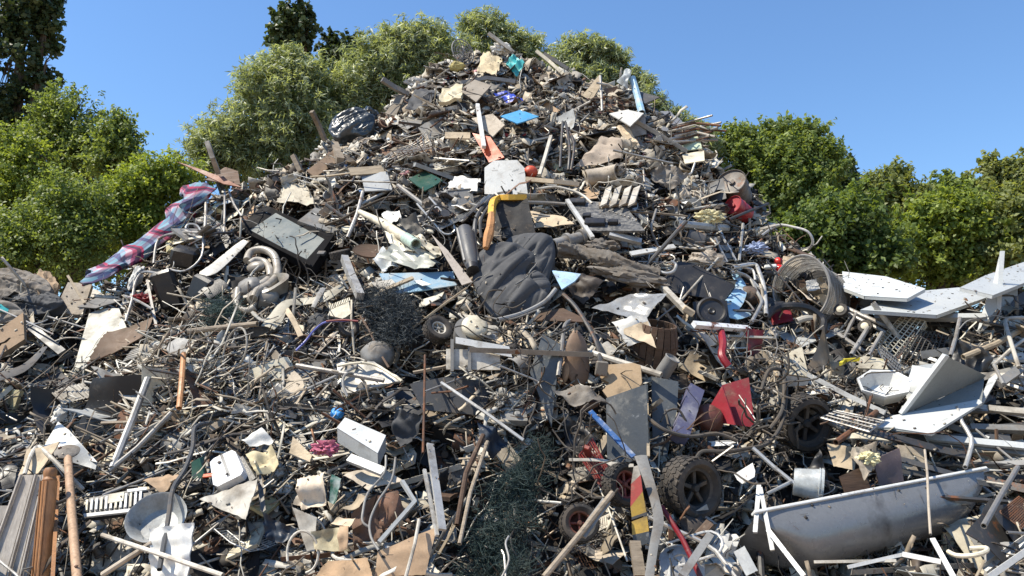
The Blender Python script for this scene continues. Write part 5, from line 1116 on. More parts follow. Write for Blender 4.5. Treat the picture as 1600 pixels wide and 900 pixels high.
for i, (lab, c4, m, nn, lf, rg, am, lm_) in enumerate([
 ('big flat brown cardboard sheet at the bottom edge with a rounded corner', [(585,902),(590,862),(683,822),(665,898)], card, (.1,-.9,.4), .34, .03, .012, 'big flat cardboard sheet'),
 ('tan rounded cardboard cylinder piece at the bottom edge', [(487,905),(512,878),(575,872),(584,905)], mat('warm_tan_card', (.50,.33,.19), .85, 0, .25), (-.2,-.6,.75), .40, .05, .02, 'tan rounded cardboard'),
 ('crumpled buff cardboard flap left of the pale L shaped strip', [(533,795),(560,772),(577,776),(560,790)], cardl, (-.3,-.6,.7), .38, .08, .03, None),
 ('torn tan cardboard flap with a folded tongue below the buff flap', [(516,818),(530,808),(558,812),(548,826)], cardl, (-.3,-.7,.6), .42, .1, .03, 'torn cardboard flaps'),
 ('mottled yellow-beige cardboard panel beneath the torn flaps', [(485,830),(532,822),(548,862),(490,858)], mat('mottled_yellow_card', (.48,.42,.27), .85, 0, .5), (-.05,-.9,.35), .38, .05, .03, None),
 ('hanging tan cardboard tongue beside the mottled panel', [(530,822),(547,822),(545,858),(534,862)], card, (-.3,-.9,.2), .42, .04, .03, None),
 ('dark brown curved cardboard tube end behind the tan tongue', [(548,802),(590,770),(600,845),(552,860)], mat('shaded_brown_card', (.17,.10,.065), .85, 0, .3), (.2,-.9,.2), .30, .06, .05, None),
 ('reddish brown box side in front of the chrome bars', [(585,775),(622,765),(632,800),(590,838)], mat('reddish_brown_card', (.24,.13,.085), .85, 0, .3), (.1,-.95,.2), .32, .06, .03, 'reddish brown box side'),
 ('crinkled beige paper sack above the torn cardboard flaps', [(468,752),(510,738),(508,790),(472,800)], mat('beige_kraft_paper', (.58,.48,.36), .85, 0, .25), (-.2,-.85,.5), .36, .1, .05, 'crinkled paper sack'),
 ('pinkish grey padded wrap left of the crinkled paper sack', [(452,785),(470,750),(490,755),(478,795)], beige, (-.4,-.8,.4), .34, .1, .05, None),
 ('pale wooden board corner left of the pink cloth', [(452,708),(458,682),(488,712),(484,722)], woodl, (-.3,-.8,.5), .32, .02, .004, None),
 ('grey triangular sheet with a white tip left of the torn flaps', [(457,792),(495,808),(492,862),(480,862)], offw, (-.1,-.9,.3), .34, .05, .01, None),
 ('large buff folded sheet below the white cool box', [(312,782),(352,764),(404,748),(384,812)], offw, (-.2,-.7,.65), .32, .05, .02, 'large buff sheet'),
 ('yellow-cream crumpled wrapping right of the white cool box', [(385,712),(425,694),(438,728),(402,745)], mat('yellow_cream_wrap', (.62,.53,.33), .8, 0, .3), (-.2,-.7,.65), .3, .1, .05, 'yellow-cream wrapping'),
 ('pale crumpled wrapping above the yellow-cream one', [(372,688),(410,668),(432,690),(390,700)], paper, (-.2,-.7,.65), .28, .12, .04, None),
 ('brown cardboard flap between the circuit rack and green box', [(222,752),(262,738),(290,745),(250,768)], card, (-.2,-.6,.75), .3, .08, .03, 'brown flap by the circuit rack')]):
    panel('cardboard_sheet', lab, 'cardboard', c4, m, lf, nn, .006, am, 16, 11, rg, fr=6, lm=lm_, group=CG)
panel('green_wrap', 'dark green and white glossy wrap beside the crinkled paper sack', 'wrapping', [(510,782),(520,742),(534,748),(524,790)], mat('green_white_wrap', (.02,.10,.07), .3, 0, .45, dc=(.6,.62,.6)), .42, (-.3,-.85,.4), .004, .03, ragged=.06, fr=7, lm='green and white wrap')
for lab, pts in (('thin grey cable looping down past the torn cardboard flaps', [(603,712,.42),(600,740,.44),(575,770,.46),(567,800,.46),(567,816,.46),(578,824,.46)]), ('second grey cable looping beside the first over the cardboard', [(618,715,.42),(612,750,.44),(590,785,.46),(578,815,.47),(580,840,.47),(592,860,.46)])):
    rod('grey_cable', lab, 'cable', pts, 1.8, mgrey, 4, lm=None)
rod('bamboo_cane', 'pale cane standing in front of the big flat cardboard sheet', 'cane', [(655,812,.5),(648,850,.52),(633,905,.52)], 2.6, offw)
# ---- left
def coolbox():
    t = base('cool_box', 'white cool box with a grey strap tipped on its side', 'cool box', 355, 732, .3, 'white cool box'); n = Vector((-.3,-.72,.62)); q = onplane(P(352,732,.38), n)
    MB().add(g_poly([q(*p) for p in [(328,722),(334,716),(362,703),(368,706),(380,735),(376,742),(340,760),(333,757)]], n, .06)).build('body', mat('white_glossy_plastic', (.74,.76,.76), .3, 0, .15), t)
    MB().add(g_poly([q(*p, out=.004) for p in [(344,712),(348,710),(360,742),(356,745)]], n, .004)).build('strap', mgrey, t)
    MB().add(g_poly([q(*p, out=-.062) for p in [(330,718),(372,704),(392,738),(352,766)]], n, .05)).build('shell', black, t)
coolbox()
panel('green_crate', 'dark green plastic piece left of the white cool box', 'crate piece', [(299,722),(318,712),(320,745),(300,748)], green, .24, (-.2,-.9,.3), lm='green plastic piece')
bar('orange_strip', 'small orange strip under the white cool box', 'strip', (318,744,.34), (334,742,.34), 5, 3, orange)
def bigposts():
    t = base('fluted_posts', 'bundle of broad pale fluted boards standing at the left bottom corner', 'boards', 40, 810, .4, 'pale fluted boards'); fl = mat('weathered_beige_pvc', (.55,.50,.44), .7, 0, .25, speck=.4, grain=(1,1,.15), sc=14)
    for x0, x1, b0, b1 in ((30,53,-30,8),(54,66,9,28),(67,77,29,42),(-8,14,-75,-38),(15,29,-37,-30)):
        y0 = 742 if x0 > 20 else 790; q = onplane(P(40,800,.46), (-.25,-.95,.15))
        MB().add(g_poly([q(x0,y0), q(x1-.8,y0), q(b1-1,905), q(b0,905)], q.n, .02)).build('board', fl, t, smooth=False)
    q = onplane(P(40,800,.49), (-.25,-.95,.15))
    for x0, b0 in ((30,-30),(53.5,8.5),(66.5,28.5)): MB().add(g_poly([q(x0,741), q(x0+2.2,741), q(b0+2.2,905), q(b0,905)], q.n, .02)).build('flute', fl, t, smooth=False)
bigposts()
panel('sack_cloth', 'grey-brown sheet wrapped over the top of the fluted boards', 'sheet', [(30,745),(45,705),(95,690),(62,742)], cardl, .46, (-.2,-.8,.55), .01, .03, ragged=.04, lm='sheet over the fluted boards')
panel('sack_cloth', 'creased pale panel leaning behind the round plunger disc', 'panel', [(68,700),(92,660),(108,672),(152,722)], paper, .34, (-.2,-.75,.6), .008, .02, lm='creased pale panel')
panel('sack_cloth', 'light grey plastic fan shape right of the plunger disc', 'panel', [(108,674),(152,722),(150,735),(112,722)], lgrey, .36, (.1,-.85,.5), .006, .02)
def newel():
    t = base('newel_post', 'orange varnished fluted wooden post at the left bottom corner', 'wooden post', 70, 815, .5, 'orange wooden post'); q = onplane(P(72,815,.52), (-.25,-.95,.15))
    MB().add(g_tube([q(77,752), q(63,910)], met(72,815,11), 10)).build('shaft', woodo, t)
    for k in (-5, 0, 5): MB().add(g_tube([q(77+k,752,.045), q(63+k,910,.045)], met(72,815,1.6), 6)).build('bead', woodo, t)
    MB().add(g_lathe([(a*met(72,815,1), b*met(72,815,1)) for a, b in [(.01,-3),(9,-3),(10,0),(8,4),(9,8),(9,13),(7,17),(.01,17)]], 16), frame(q(77.5,750), (q(77,752)-q(63,910)))).build('cap', woodo, t)
newel()
rod('wooden_slat', 'slim orange varnished slat beside the orange wooden post', 'slat', [(91,745,.5),(88,800,.5),(82,905,.5)], 3.4, woodo, sq=True, mask=True)
def plunger():
    t = base('plunger', 'long pale wooden handle topped by a dark round disc', 'plunger', 108, 780, .5, 'round plunger disc'); s = met(110,800,1)
    MB().add(g_tube([P(106,712,.56), P(112,800,.58), P(121,908,.58)], 6*s, 12)).build('handle', mat('pale_round_timber', (.48,.31,.19), .6, 0, .3, grain=(1,1,.15), sc=18), t)
    MB().add(g_lathe([(r*s, z*s) for r, z in [(.01,-2),(17,-2),(18.5,1),(16,3),(7,5),(.01,7)]], 26), frame(P(105,706,.56), (.1,-.5,.86))).build('disc', greyc, t)
plunger()
rod('bent_tube', 'grey bent flat tube in front of the plunger disc', 'tube', [(38,742,.52),(48,712,.54),(60,698,.56),(80,715,.58),(100,735,.58),(130,765,.5)], 3, offw, 3)
rod('grey_strap', 'dark strap tied around the orange post', 'strap', [(60,772,.6),(75,782,.64),(90,786,.62),(108,778,.56)], 2.6, dsteel, 3)
def rack():
    t = base('circuit_rack', 'black and white slotted plastic rack lying flat above the round bowl', 'rack', 182, 786, .3, 'slotted circuit rack'); n = Vector((-.1,-.62,.78)); q = onplane(P(183,788,.40), n)
    MB().add(g_poly([q(*p) for p in [(128,800),(140,778),(222,762),(237,770),(222,800),(132,812)]], n, .02)).build('tray', black, t)
    for i in range(12): x = 136+i*7.6; MB().add(g_poly([q(x,784-i*1.2,.02), q(x+3.4,783.5-i*1.2,.02), q(x+2,800-i*.6,.02), q(x-1.4,800.5-i*.6,.02)], n, .018)).build('slot', white if i % 3 else cream, t)
    MB().add(g_poly([q(*p, out=.022) for p in [(172,776),(196,772),(194,786),(170,790)]], n, .01)).build('cover', cream, t)
    MB().add(g_poly([q(*p, out=.02) for p in [(200,768),(230,764),(231,768),(201,772)]], n, .014)).build('end_rail', white, t)
    MB().add(g_poly([q(*p, out=.02) for p in [(132,806),(222,796),(221,801),(133,811)]], n, .014)).build('end_rail', white, t)
rack()
lathe_at('plastic_bowl', 'cloudy grey round bowl below the circuit rack', 'bowl', 245, 810, [(.01,-18),(26,-16),(36,-4),(41,4),(43,5),(42,1),(37,-8),(27,-19),(.01,-21)], mat('cloudy_bowl_plastic', (.33,.34,.33), .35, 0, .35), (.05,-.75,.66), .34, lm='cloudy round bowl')
def ornate():
    q = onplane(P(268,860,.44), (-.15,-.92,.35)); w_ = [q(233,826), q(302,816), q(292,905), q(236,905)]; lmk([(268,862)], 'white ornate panel')
    v, f = g_sheet(*w_, 22, 22, .012, .004, 3, .02, lambda u, t: .035*math.sin(u*14 + math.sin(t*8)) + .02*math.sin(t*19)); MB().add((v, f)).build('ornate_panel', paper, None, 'white panel moulded in wavy scrolls at the bottom edge', 'panel')
ornate()
rod('long_pipe', 'long thin white pipe sloping right over the ornate panel', 'pipe', [(160,836,.5),(250,866,.52),(348,899,.5)], 3.6, offw, lm='long thin white pipe')
rod('long_pipe', 'pale pipe rising left to right below the round bowl', 'pipe', [(160,898,.48),(200,872,.5),(238,848,.48)], 4, beige)
rod('cable_conduit', 'dark bent conduit curving down across the round bowl', 'conduit', [(330,660,.36),(305,668,.4),(301,700,.44),(288,735,.46),(270,765,.5),(263,810,.52),(249,890,.52)], 3.4, dgrey, 4, lm='dark bent conduit')
rod('steel_pipe', 'galvanised pipe standing steeply left of the orange-brown stake', 'pipe', [(231,592,.36),(207,655,.4),(176,732,.42)], 5.6, alu, lm='galvanised steep pipe', mask=True)
rod('steel_pipe', 'thin dull pipe crossing the foot of the galvanised steep pipe', 'pipe', [(268,645,.36),(215,700,.42),(172,735,.42)], 4, steel)
rod('wooden_stake', 'thin orange-brown stake standing upright below the round label plate', 'stake', [(287,553,.36),(284,595,.38),(280,638,.38)], 4.2, woodo, lm='orange-brown stake')
lathe_at('round_plate', 'grey round plate with a small pale label', 'plate', 280, 543, [(.01,0),(17,0),(18,1.5),(17,3),(.01,3)], mgrey, (.05,-.8,.6), .3, n=9, lm='round label plate')
poly('paper_label', 'small white square label stuck on the round grey plate', 'label', [(266,536),(272,532),(278,538),(271,543)], white, .34, (.05,-.8,.6), .003)
rod('wooden_pole', 'long level wooden pole right of the round label plate', 'pole', [(292,518,.34),(345,512,.36),(402,506,.34)], 4, wood, lm='long level pole')
panel('corrugated_sheet', 'pale corrugated sheet near the left edge above the fluted boards', 'corrugated sheet', [(78,612),(130,598),(152,618),(98,632)], offw, .3, (-.1,-.6,.8), .005, 0, 30, 4, .02, lambda u, t: .02*math.sin(u*60), lm='pale corrugated sheet')
panel('corrugated_hose', 'ribbed grey matting between brown curl and label plate', 'matting', [(192,566),(205,548),(272,522),(262,545)], offw, .26, (-.1,-.6,.8), .006, .005, 40, 4, .04, lambda u, t: .012*math.sin(u*110), lm='ribbed grey matting')
poly('white_board', 'large dirty white board standing steeply on the left of the heap', 'board', [(139,490),(160,481),(186,482),(199,515),(176,530),(151,548),(140,566),(131,578),(116,573)], mat('dirty_white_laminate', (.58,.56,.47), .6, 0, .45, sc=3), .3, (-.15,-.72,.68), .014, lm='dirty white board')
poly('white_board', 'upper piece of dirty white board behind the dark paddle', 'board', [(142,451),(152,453),(170,466),(165,478),(140,480)], offw, .24, (-.1,-.7,.7), .014)
panel('brown_hide', 'torn dark brown curled leatherboard right of the dirty white board', 'leatherboard', [(140,570),(168,522),(246,497),(226,532)], mat('brown_leatherboard', (.17,.11,.07), .7, 0, .35), .26, (-.1,-.75,.65), .008, .02, 18, 8, .07, lambda u, t: .1*(2*t-1)**2, lm='curled brown board')
panel('paddle', 'dark grey curved paddle above the dirty white board', 'paddle', [(121,480),(150,466),(191,470),(150,482)], dgrey, .34, (-.1,-.65,.75), .012, .004, lm='dark curved paddle')
def bigcard():
    flanged('tray_panel', 'beige open tray standing on edge near the plaid duvet end', [(84,488),(106,441),(144,443),(128,492)], beige, .26, (.1,-.8,.55), .05, 'beige open tray', 'tray')
bigcard()
bar('pale_stick', 'pale stick leaning over the beige open tray', 'stick', (106,431,.4), (132,474,.42), 3.5, 3, woodl)
flanged('door_panel', 'brown framed door panel leaning at the left edge of the frame', [(-12,522),(36,488),(38,530),(-12,562)], card, .3, (.1,-.9,.4), .06, 'brown door panel', 'door panel', rimm=wood)
sheetstrip('grey_beam', 'long grey bent beam in the left foreground shadow', [(-10,592,.3),(30,578,.32),(52,562,.32),(70,542,.3)], [16,20,14,8], dgrey, .3, 'beam', 'long grey bent beam')
bar('dark_beam', 'dark beam crossing left of the dirty white board', 'beam', (44,508,.24), (98,552,.26), 12, 7, dgrey)
bar('teal_piece', 'small teal plastic piece at the left edge', 'plastic piece', (-6,480,.22), (14,484,.22), 12, 4, teal)
LAND.append((30, 455, 'grey tarpaulins'))
drape('tarpaulin', [(-20,430),(20,420),(62,432),(80,448),(70,470),(20,478),(-20,470)], greyc, .08, .06, -20, 9, .06, None, 'dark grey tarpaulin heaped at the left edge of the crest', 'tarpaulin', wr=.022)
drape('tarpaulin', [(20,470),(50,455),(90,462),(98,478),(60,492),(25,488)], blackfab, .14, .04, -10, 8, .06, None, 'black tarpaulin fold beside the sandy patch', 'tarpaulin', wr=.02)
drape('tarpaulin', [(-20,470),(20,474),(40,495),(10,505),(-20,500)], greyc, .14, .06, 10, 8, .06, None, 'small grey tarpaulin fold above the brown door panel', 'tarpaulin')
panel('sandy_patch', 'patch of sandy rubble on the left crest', 'rubble', [(48,436),(78,428),(96,450),(60,462)], soil, .04, (0,-.5,.86), .05, .06, 12, 10, .1, fr=8, lm='sandy patch')
def frame_tubes():
    t = base('tent_frame', 'thin pale bent tubes rising above the black housings near the duvet', 'tube frame', 300, 375, .25, 'thin bent tubes'); s = met(300,375,1)
    for p, r in (([(240,412,.3),(248,374,.34),(283,363,.36),(317,363,.36),(345,350,.34)],2),([(317,363,.34),(315,400,.36),(290,423,.36),(262,420,.34)],1.4),([(322,300,.2),(321,345,.26),(318,385,.28)],2.6),([(351,297,.2),(351,330,.24),(350,366,.26)],1.8),([(358,300,.2),(366,320,.24),(378,338,.26)],1.9),([(196,503,.36),(206,470,.38),(212,440,.4),(225,425,.4),(250,428,.38)],1.9),([(193,462,.36),(215,470,.38),(238,483,.38)],1.9)):
        MB().add(g_tube(smoothpath([P(*a) for a in p], 4), r*s, 7, hollow=1)).build('tube', steel, t, mask=False)
frame_tubes()
lump('white_bag', 'long narrow white bag hanging beside the bent tubes', 'bag', 213, 434, 8, 25, 8, paper, .3, rot=0, amp=.25, lm='narrow white bag')
for lab, x, y, w_, h_, d_, rr in (('square black machine housing under the bent tubes', 289, 402, 38, 40, 30, (20,10,15)), ('black padded machine seat below the narrow white bag', 262, 452, 34, 26, 60, (10,-20,10)), ('black housing piece left of the toilet', 318, 455, 40, 30, 44, (0,25,-20))):
    box_at('machine_housing', lab, 'housing', x, y, w_, h_, d_, black, *rr, lift=.06, lm='black machine housing' if x == 289 else None, bev=.03)
lump('red_cloth', 'small bright red cloth near the narrow white bag', 'cloth', 222, 466, 16, 6, 6, red, .26, amp=.5, fr=3, lm='small red cloth')
sheetstrip('curved_duct', 'curved pale duct piece sweeping left below the television', [(312,428,.26),(330,422,.28),(352,404,.28),(372,386,.28),(384,376,.28)], [10,22,20,16,10], mat('pale_duct_metal', (.50,.48,.43), .5, .2, .35), .28, 'duct', 'curved pale duct')
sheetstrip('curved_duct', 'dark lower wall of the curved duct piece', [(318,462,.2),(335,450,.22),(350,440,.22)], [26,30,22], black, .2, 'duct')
# ---- upper part
for i, (nm, lab, cat, c4, m, lf, nn, lm_) in enumerate([
 ('plywood_board', 'reddish brown pointed board jutting out over the left crest', 'board', [(277,253),(345,276),(378,293),(350,288)], mat('reddish_brown_ply', (.24,.10,.06), .6, 0, .3), .25, (-.1,-.8,.6), 'reddish pointed board'),
 ('plywood_board', 'second brown board fanned under the reddish one', 'board', [(320,282),(352,262),(372,268),(376,290)], woodd, .2, (-.1,-.7,.7), None),
 ('plywood_board', 'dark brown box side on the left crest below the black bag', 'board', [(479,268),(520,236),(530,252),(492,278)], mat('box_brown', (.25,.17,.11), .8, 0, .25), .2, (.1,-.85,.5), 'dark brown box side'),
 ('beige_cloth_sheet', 'beige crumpled sheet above the corner of the television', 'sheet', [(432,318),(440,285),(478,288),(497,320)], mat('cream_sheet', (.60,.54,.42), .8, 0, .3), .2, (-.15,-.65,.75), 'beige crumpled sheet'),
 ('grey_slab', 'square grey slab tilted on its corner below the summit', 'slab', [(737,186),(770,178),(789,196),(770,214)], beige, .26, (-.2,-.8,.55), 'tilted grey slab'),
 ('wood_plank', 'pale weathered plank end beside the orange-red bin', 'plank', [(695,207),(735,208),(735,218),(696,217)], cardl, .26, (-.1,-.8,.6), 'pale plank end'),
 ('orange_bin', 'orange-red plastic bin crushed below the tilted slab', 'bin', [(738,208),(766,214),(788,246),(764,254)], orange, .2, (-.3,-.85,.4), 'orange-red bin'),
 ('brown_board', 'brown grey board leaning near the summit of the heap', 'board', [(718,142),(742,125),(768,134),(744,160)], mat('grey_brown_board', (.30,.26,.21), .75, 0, .3), .26, (-.2,-.75,.6), 'grey-brown summit board'),
 ('brown_board', 'tan triangular board on the downhill side of the summit', 'board', [(908,152),(937,117),(939,134),(926,155)], woodl, .26, (-.4,-.85,.3), 'tan triangular board'),
 ('brown_board', 'grey-brown leaning board on the uphill left shoulder', 'board', [(602,178),(622,148),(634,150),(618,182)], mat('dusty_brown_board', (.26,.22,.17), .8, 0, .3), .2, (-.2,-.85,.5), None),
 ('black_cloth', 'black crumpled sheet on the left shoulder below the summit', 'sheet', [(632,172),(648,138),(684,140),(668,168)], blackfab, .22, (-.1,-.8,.6), 'black shoulder sheet'),
 ('cream_foam', 'cream foam slab below the grey-brown summit board', 'foam', [(686,162),(692,138),(724,134),(722,158)], mat('cream_foam', (.68,.60,.42), .9, 0, .25), .26, (-.2,-.75,.6), 'cream foam slab'),
 ('dark_slab', 'dark pointed slab sticking out on the right shoulder', 'slab', [(972,140),(1000,143),(1031,152),(1008,163)], dgrey, .2, (-.1,-.7,.7), 'dark pointed slab'),
 ('silver_bag', 'pointed silver bag standing beside the white leaning pipe', 'bag', [(963,130),(980,105),(988,112),(980,138)], frost, .2, (-.3,-.85,.4), 'pointed silver bag'),
 ('brown_sack', 'brown crumpled tarpaulin tent shape on the right slope', 'tarpaulin', [(896,262),(940,213),(972,220),(974,248)], mat('brown_tarp', (.38,.31,.24), .8, 0, .3), .24, (-.1,-.8,.55), 'brown tarpaulin'),
 ('patterned_cloth', 'stained tan cloth draped right of the brown tarpaulin', 'cloth', [(962,196),(980,195),(1000,226),(984,234)], cardl, .28, (-.2,-.8,.55), None),
 ('white_box', 'cream-white box with an open dark side under the leaning pipe', 'box', [(952,178),(980,172),(1006,178),(985,198)], paper, .28, (-.1,-.6,.8), 'cream-white open box'),
 ('white_box', 'grey side wall of the cream-white box', 'box side', [(978,190),(1008,180),(1010,210),(988,215)], mgrey, .24, (.1,-.95,.2), None),
 ('green_box', 'pale green and white box on the right slope under the rods', 'box', [(1060,215),(1092,210),(1097,233),(1064,236)], mat('pale_green_white', (.50,.58,.42), .5, 0, .35), .2, (-.1,-.8,.6), 'pale green box'),
 ('cream_board', 'stacked cream boards under the pale green box', 'boards', [(1066,242),(1100,236),(1101,252),(1070,256)], cream, .2, (-.1,-.7,.7), None),
 ('blue_tub', 'bright blue plastic tub near the tilted slab', 'tub', [(782,182),(812,172),(842,182),(808,194)], mat('sky_blue_plastic', (.08,.33,.60), .4, 0, .2), .24, (-.1,-.65,.75), 'blue plastic tub'),
 ('blue_bag', 'royal blue plastic bag caught just above the blue tub', 'bag', [(770,150),(790,143),(818,155),(795,165)], mat('royal_blue_bag', (.05,.09,.50), .35, 0, .1), .26, (-.1,-.7,.7), 'royal blue bag'),
 ('teal_bag', 'teal plastic bag on the summit', 'bag', [(790,100),(803,86),(820,98),(806,118)], teal, .24, (-.2,-.8,.55), 'teal bag'),
 ('cream_cloth', 'cream and yellow cloth lying on the summit left of the teal bag', 'cloth', [(745,112),(755,80),(785,92),(776,118)], mat('cream_yellow_cloth', (.66,.55,.36), .85, 0, .3), .24, (-.2,-.7,.7), 'cream summit cloth'),
 ('drawer', 'open grey drawer lying on its back on the left slope', 'drawer', [(563,270),(605,268),(613,297),(570,299)], lgrey, .2, (-.05,-.7,.72), 'open grey drawer'),
 ('dark_green_crate', 'dark green plastic crate right of the open grey drawer', 'crate', [(638,280),(664,268),(692,282),(664,299)], green, .22, (-.1,-.6,.8), 'dark green crate'),
 ('white_cloth', 'white crumpled cloth left of the pale cut-corner panel', 'cloth', [(698,292),(712,274),(752,278),(746,300)], paper, .2, (-.1,-.7,.7), 'white crumpled cloth'),
 ('dusty_cover', 'large dark hardboard behind the brown backrest', 'hardboard', [(862,428),(910,428),(945,440),(912,478)], mat('dark_hardboard', (.07,.055,.045), .6, 0, .3), .14, (-.1,-.9,.3), None),
 ('blue_plate', 'pale blue metal plate with rust spots right of the jacket', 'plate', [(862,423),(908,429),(898,440),(878,453)], mat('sky_blue_enamel', (.30,.48,.66), .4, 0, .35), .28, (-.2,-.7,.65), 'pale blue plate'),
 ('grey_blue_panel', 'grey-blue tapering panel left of the brown backrest', 'panel', [(828,582),(848,522),(876,538),(862,668)], slate, .14, (-.2,-.95,.15), 'grey-blue tapering panel'),
 ('brown_panel', 'dark brown level panel under the jacket', 'panel', [(825,492),(880,483),(925,505),(835,502)], woodd, .22, (-.05,-.7,.7), None),
 ('flap', 'wide grey-beige sheet of felt folded below the grey-blue panel', 'felt', [(862,612),(900,602),(948,622),(900,632)], greyc, .26, (-.1,-.7,.7), None)]):
    cl = any(k in nm for k in ('cloth', 'bag', 'sack', 'foam', 'cover', 'flap'))
    panel(nm, lab, cat, c4, m, lf, nn, .05 if 'foam' in nm else .006 if cl else .014, .05 if 'bag' in nm else .035 if cl else .006, 14 if cl else 8, 11 if cl else 6, .08 if cl else .015, fr=7 if cl else 2, lm=lm_)
for (nm, lab, cat, pts, r, m, sq_, lm_) in [
 ('grey_post', 'grey post leaning out before the willows on the left crest', 'post', [(487,174,.2),(498,196,.22),(508,220,.2)], 4.5, wood, True, 'leaning grey post'),
 ('grey_post', 'pale post standing on the left crest above the reddish board', 'post', [(324,222,.2),(332,246,.22),(341,270,.2)], 5, offw, True, None),
 ('grey_post', 'broad plank end standing up beside the dark brown box side', 'post', [(522,226,.2),(532,252,.2)], 8, wood, True, None),
 ('grey_post', 'short grey stub post on the left crest', 'post', [(458,243,.2),(470,268,.2)], 5, wood, True, None),
 ('white_post', 'clean white post lying over the tilted grey slab', 'post', [(746,164,.34),(756,230,.34)], 4, white, True, 'clean white post'),
 ('white_plank', 'pale grey plank poking up from the summit', 'plank', [(763,52,.1),(800,80,.22)], 3.5, offw, True, 'summit plank'),
 ('grey_board', 'long grey board lying under the teal bag', 'board', [(720,130,.26),(760,122,.28),(805,128,.28)], 4, mgrey, True, None),
 ('black_strip', 'black strip sloping down right of the summit', 'strip', [(850,84,.16),(888,108,.22)], 4, dgrey, True, None),
 ('cream_stick', 'cream stick sloping down from the summit', 'stick', [(838,80,.16),(858,96,.2),(880,116,.22)], 3.5, cream, True, None),
 ('dark_bar', 'dark grey bar crossing the left shoulder', 'bar', [(597,124,.18),(615,136,.22),(638,148,.22)], 5, mgrey, True, None),
 ('grey_rod', 'slim upright grey rod beside the tan triangular board', 'rod', [(938,119,.28),(941,174,.28)], 2, steel, False, None),
 ('leaning_pipe', 'white and pale blue pipe leaning up on the right shoulder', 'pipe', [(988,122,.24),(996,150,.28),(1003,177,.3)], 5.5, lblue, False, 'leaning blue-white pipe'),
 ('black_rod', 'black rod upright in the hollow below the blue tub', 'rod', [(879,190,.28),(875,262,.3)], 2, dsteel, False, None),
 ('black_rod', 'black rod second of the group below the blue tub', 'rod', [(884,192,.3),(890,230,.3),(888,266,.3)], 2.2, dsteel, False, 'black upright rods'),
 ('black_rod', 'black rod slanting right of the other two below the blue tub', 'rod', [(886,200,.3),(897,225,.3),(892,266,.3)], 2, dsteel, False, None),
 ('pale_lath', 'pale lath leaning left of the black upright rods', 'lath', [(861,213,.28),(852,245,.3),(843,274,.28)], 3.4, offw, True, None),
 ('pale_plank', 'long level pale plank on the slope below the black rods', 'plank', [(822,280,.26),(865,284,.28),(904,288,.26)], 4.5, cardl, True, 'long level plank'),
 ('long_rod', 'long thin rod level beyond the yellow handle', 'rod', [(822,316,.3),(855,317,.3),(884,319,.3)], 2.6, mgrey, False, None),
 ('cable_rod', 'thin white curved rod behind the control panel', 'rod', [(838,296,.28),(868,292,.3),(905,302,.3),(925,318,.3)], 2, offw, False, None)]:
    rod(nm, lab, cat, pts, r, m, 0 if sq_ else 3, sq=sq_, lm=lm_, mask=r > 3)
for k in range(11):
    y = 190 + k*3; a = rv(-3, 3); rod('reinforcing_rod', 'thin rusty and grey rod in the bundle sticking out on the right shoulder', 'rod', [(1048+rv(-6,6), y+8+a, .2), (1085, y+rv(-3,3), .24), (1108+rv(0,30), y-4+rv(-8,14), .2)], rv(1.2,2.2), [steel, rusty, offw][k % 3], 0, lm='bundle of rods' if k == 5 else None, group='bundle of rods on the right shoulder')
def slats():
    t = base('pallet', 'row of broken off-white slats lying on the slope above the control panel', 'pallet', 968, 306, .2, 'broken off-white slats'); q = onplane(P(968,306,.26), (-.15,-.7,.7))
    for x in (946, 961, 976, 990): MB().add(g_sheet(q(x,296),q(x+11,290),q(x+2,318),q(x-9,324), 4, 3, .02, .005, 3, .03, seed=x)).build('slat', offw, t)
    q = onplane(P(968,306,.22), (-.15,-.7,.7)); MB().add(g_poly([q(935,316),q(995,310),q(995,316),q(936,322)], q.n, .03)).build('bearer', wood, t)
slats()
def rolledmat():
    s = met(942,273,1); t = base('carpet_roll', 'short pale roll of carpet with a frayed end on the right slope', 'carpet roll', 942, 273, .22, 'short carpet roll')
    MB().add(g_tube(smoothpath([P(916,278,.28),P(942,274,.3),P(966,269,.28)], 5), 12.5*s, 16, hollow=1)).build('roll', beige, t); MB().add(g_lump(13*s,12*s,11*s,14,.4,3), frame(P(962,268,.28), NF)).build('frayed_end', greyc, t)
rolledmat()
drape('bin_bag', [(514,206),(520,190),(535,178),(556,170),(574,176),(586,184),(582,204),(566,213),(545,212),(528,218)], mat('shiny_black_bag', (.03,.04,.045), .3, 0, .15, dc=(.2,.22,.22), spec=.6), .12, .09, 35, 10, .05, None, 'shiny black bin bag bulging on the left shoulder before the willows', 'bin bag', wr=.014); LAND.append((548, 192, 'black bin bag'))
lump('bin_bag', 'dark blue-black bag knot beside the larger bin bag', 'bin bag', 577, 180, 13, 12, 10, mat('shiny_black_bag', (.03,.04,.045)), .16, amp=.35)
lump('yellow_cushion', 'small yellow cushion near the summit', 'cushion', 714, 104, 12, 8, 8, mat('dull_yellow_cushion', (.62,.52,.20), .8, 0, .2), .2, amp=.15, lm='small yellow cushion')
lump('red_ball', 'orange-red ball in the hollow right of the cut-corner panel', 'ball', 829, 269, 11, 10, 10, mat('faded_red_ball', (.50,.07,.03), .5, 0, .2), .2, amp=.03, crease=0)
lump('white_wrap', 'white foam wrap on the summit right of the cream cloth', 'wrapping', 783, 76, 14, 9, 8, paper, .12, amp=.4, fr=3)
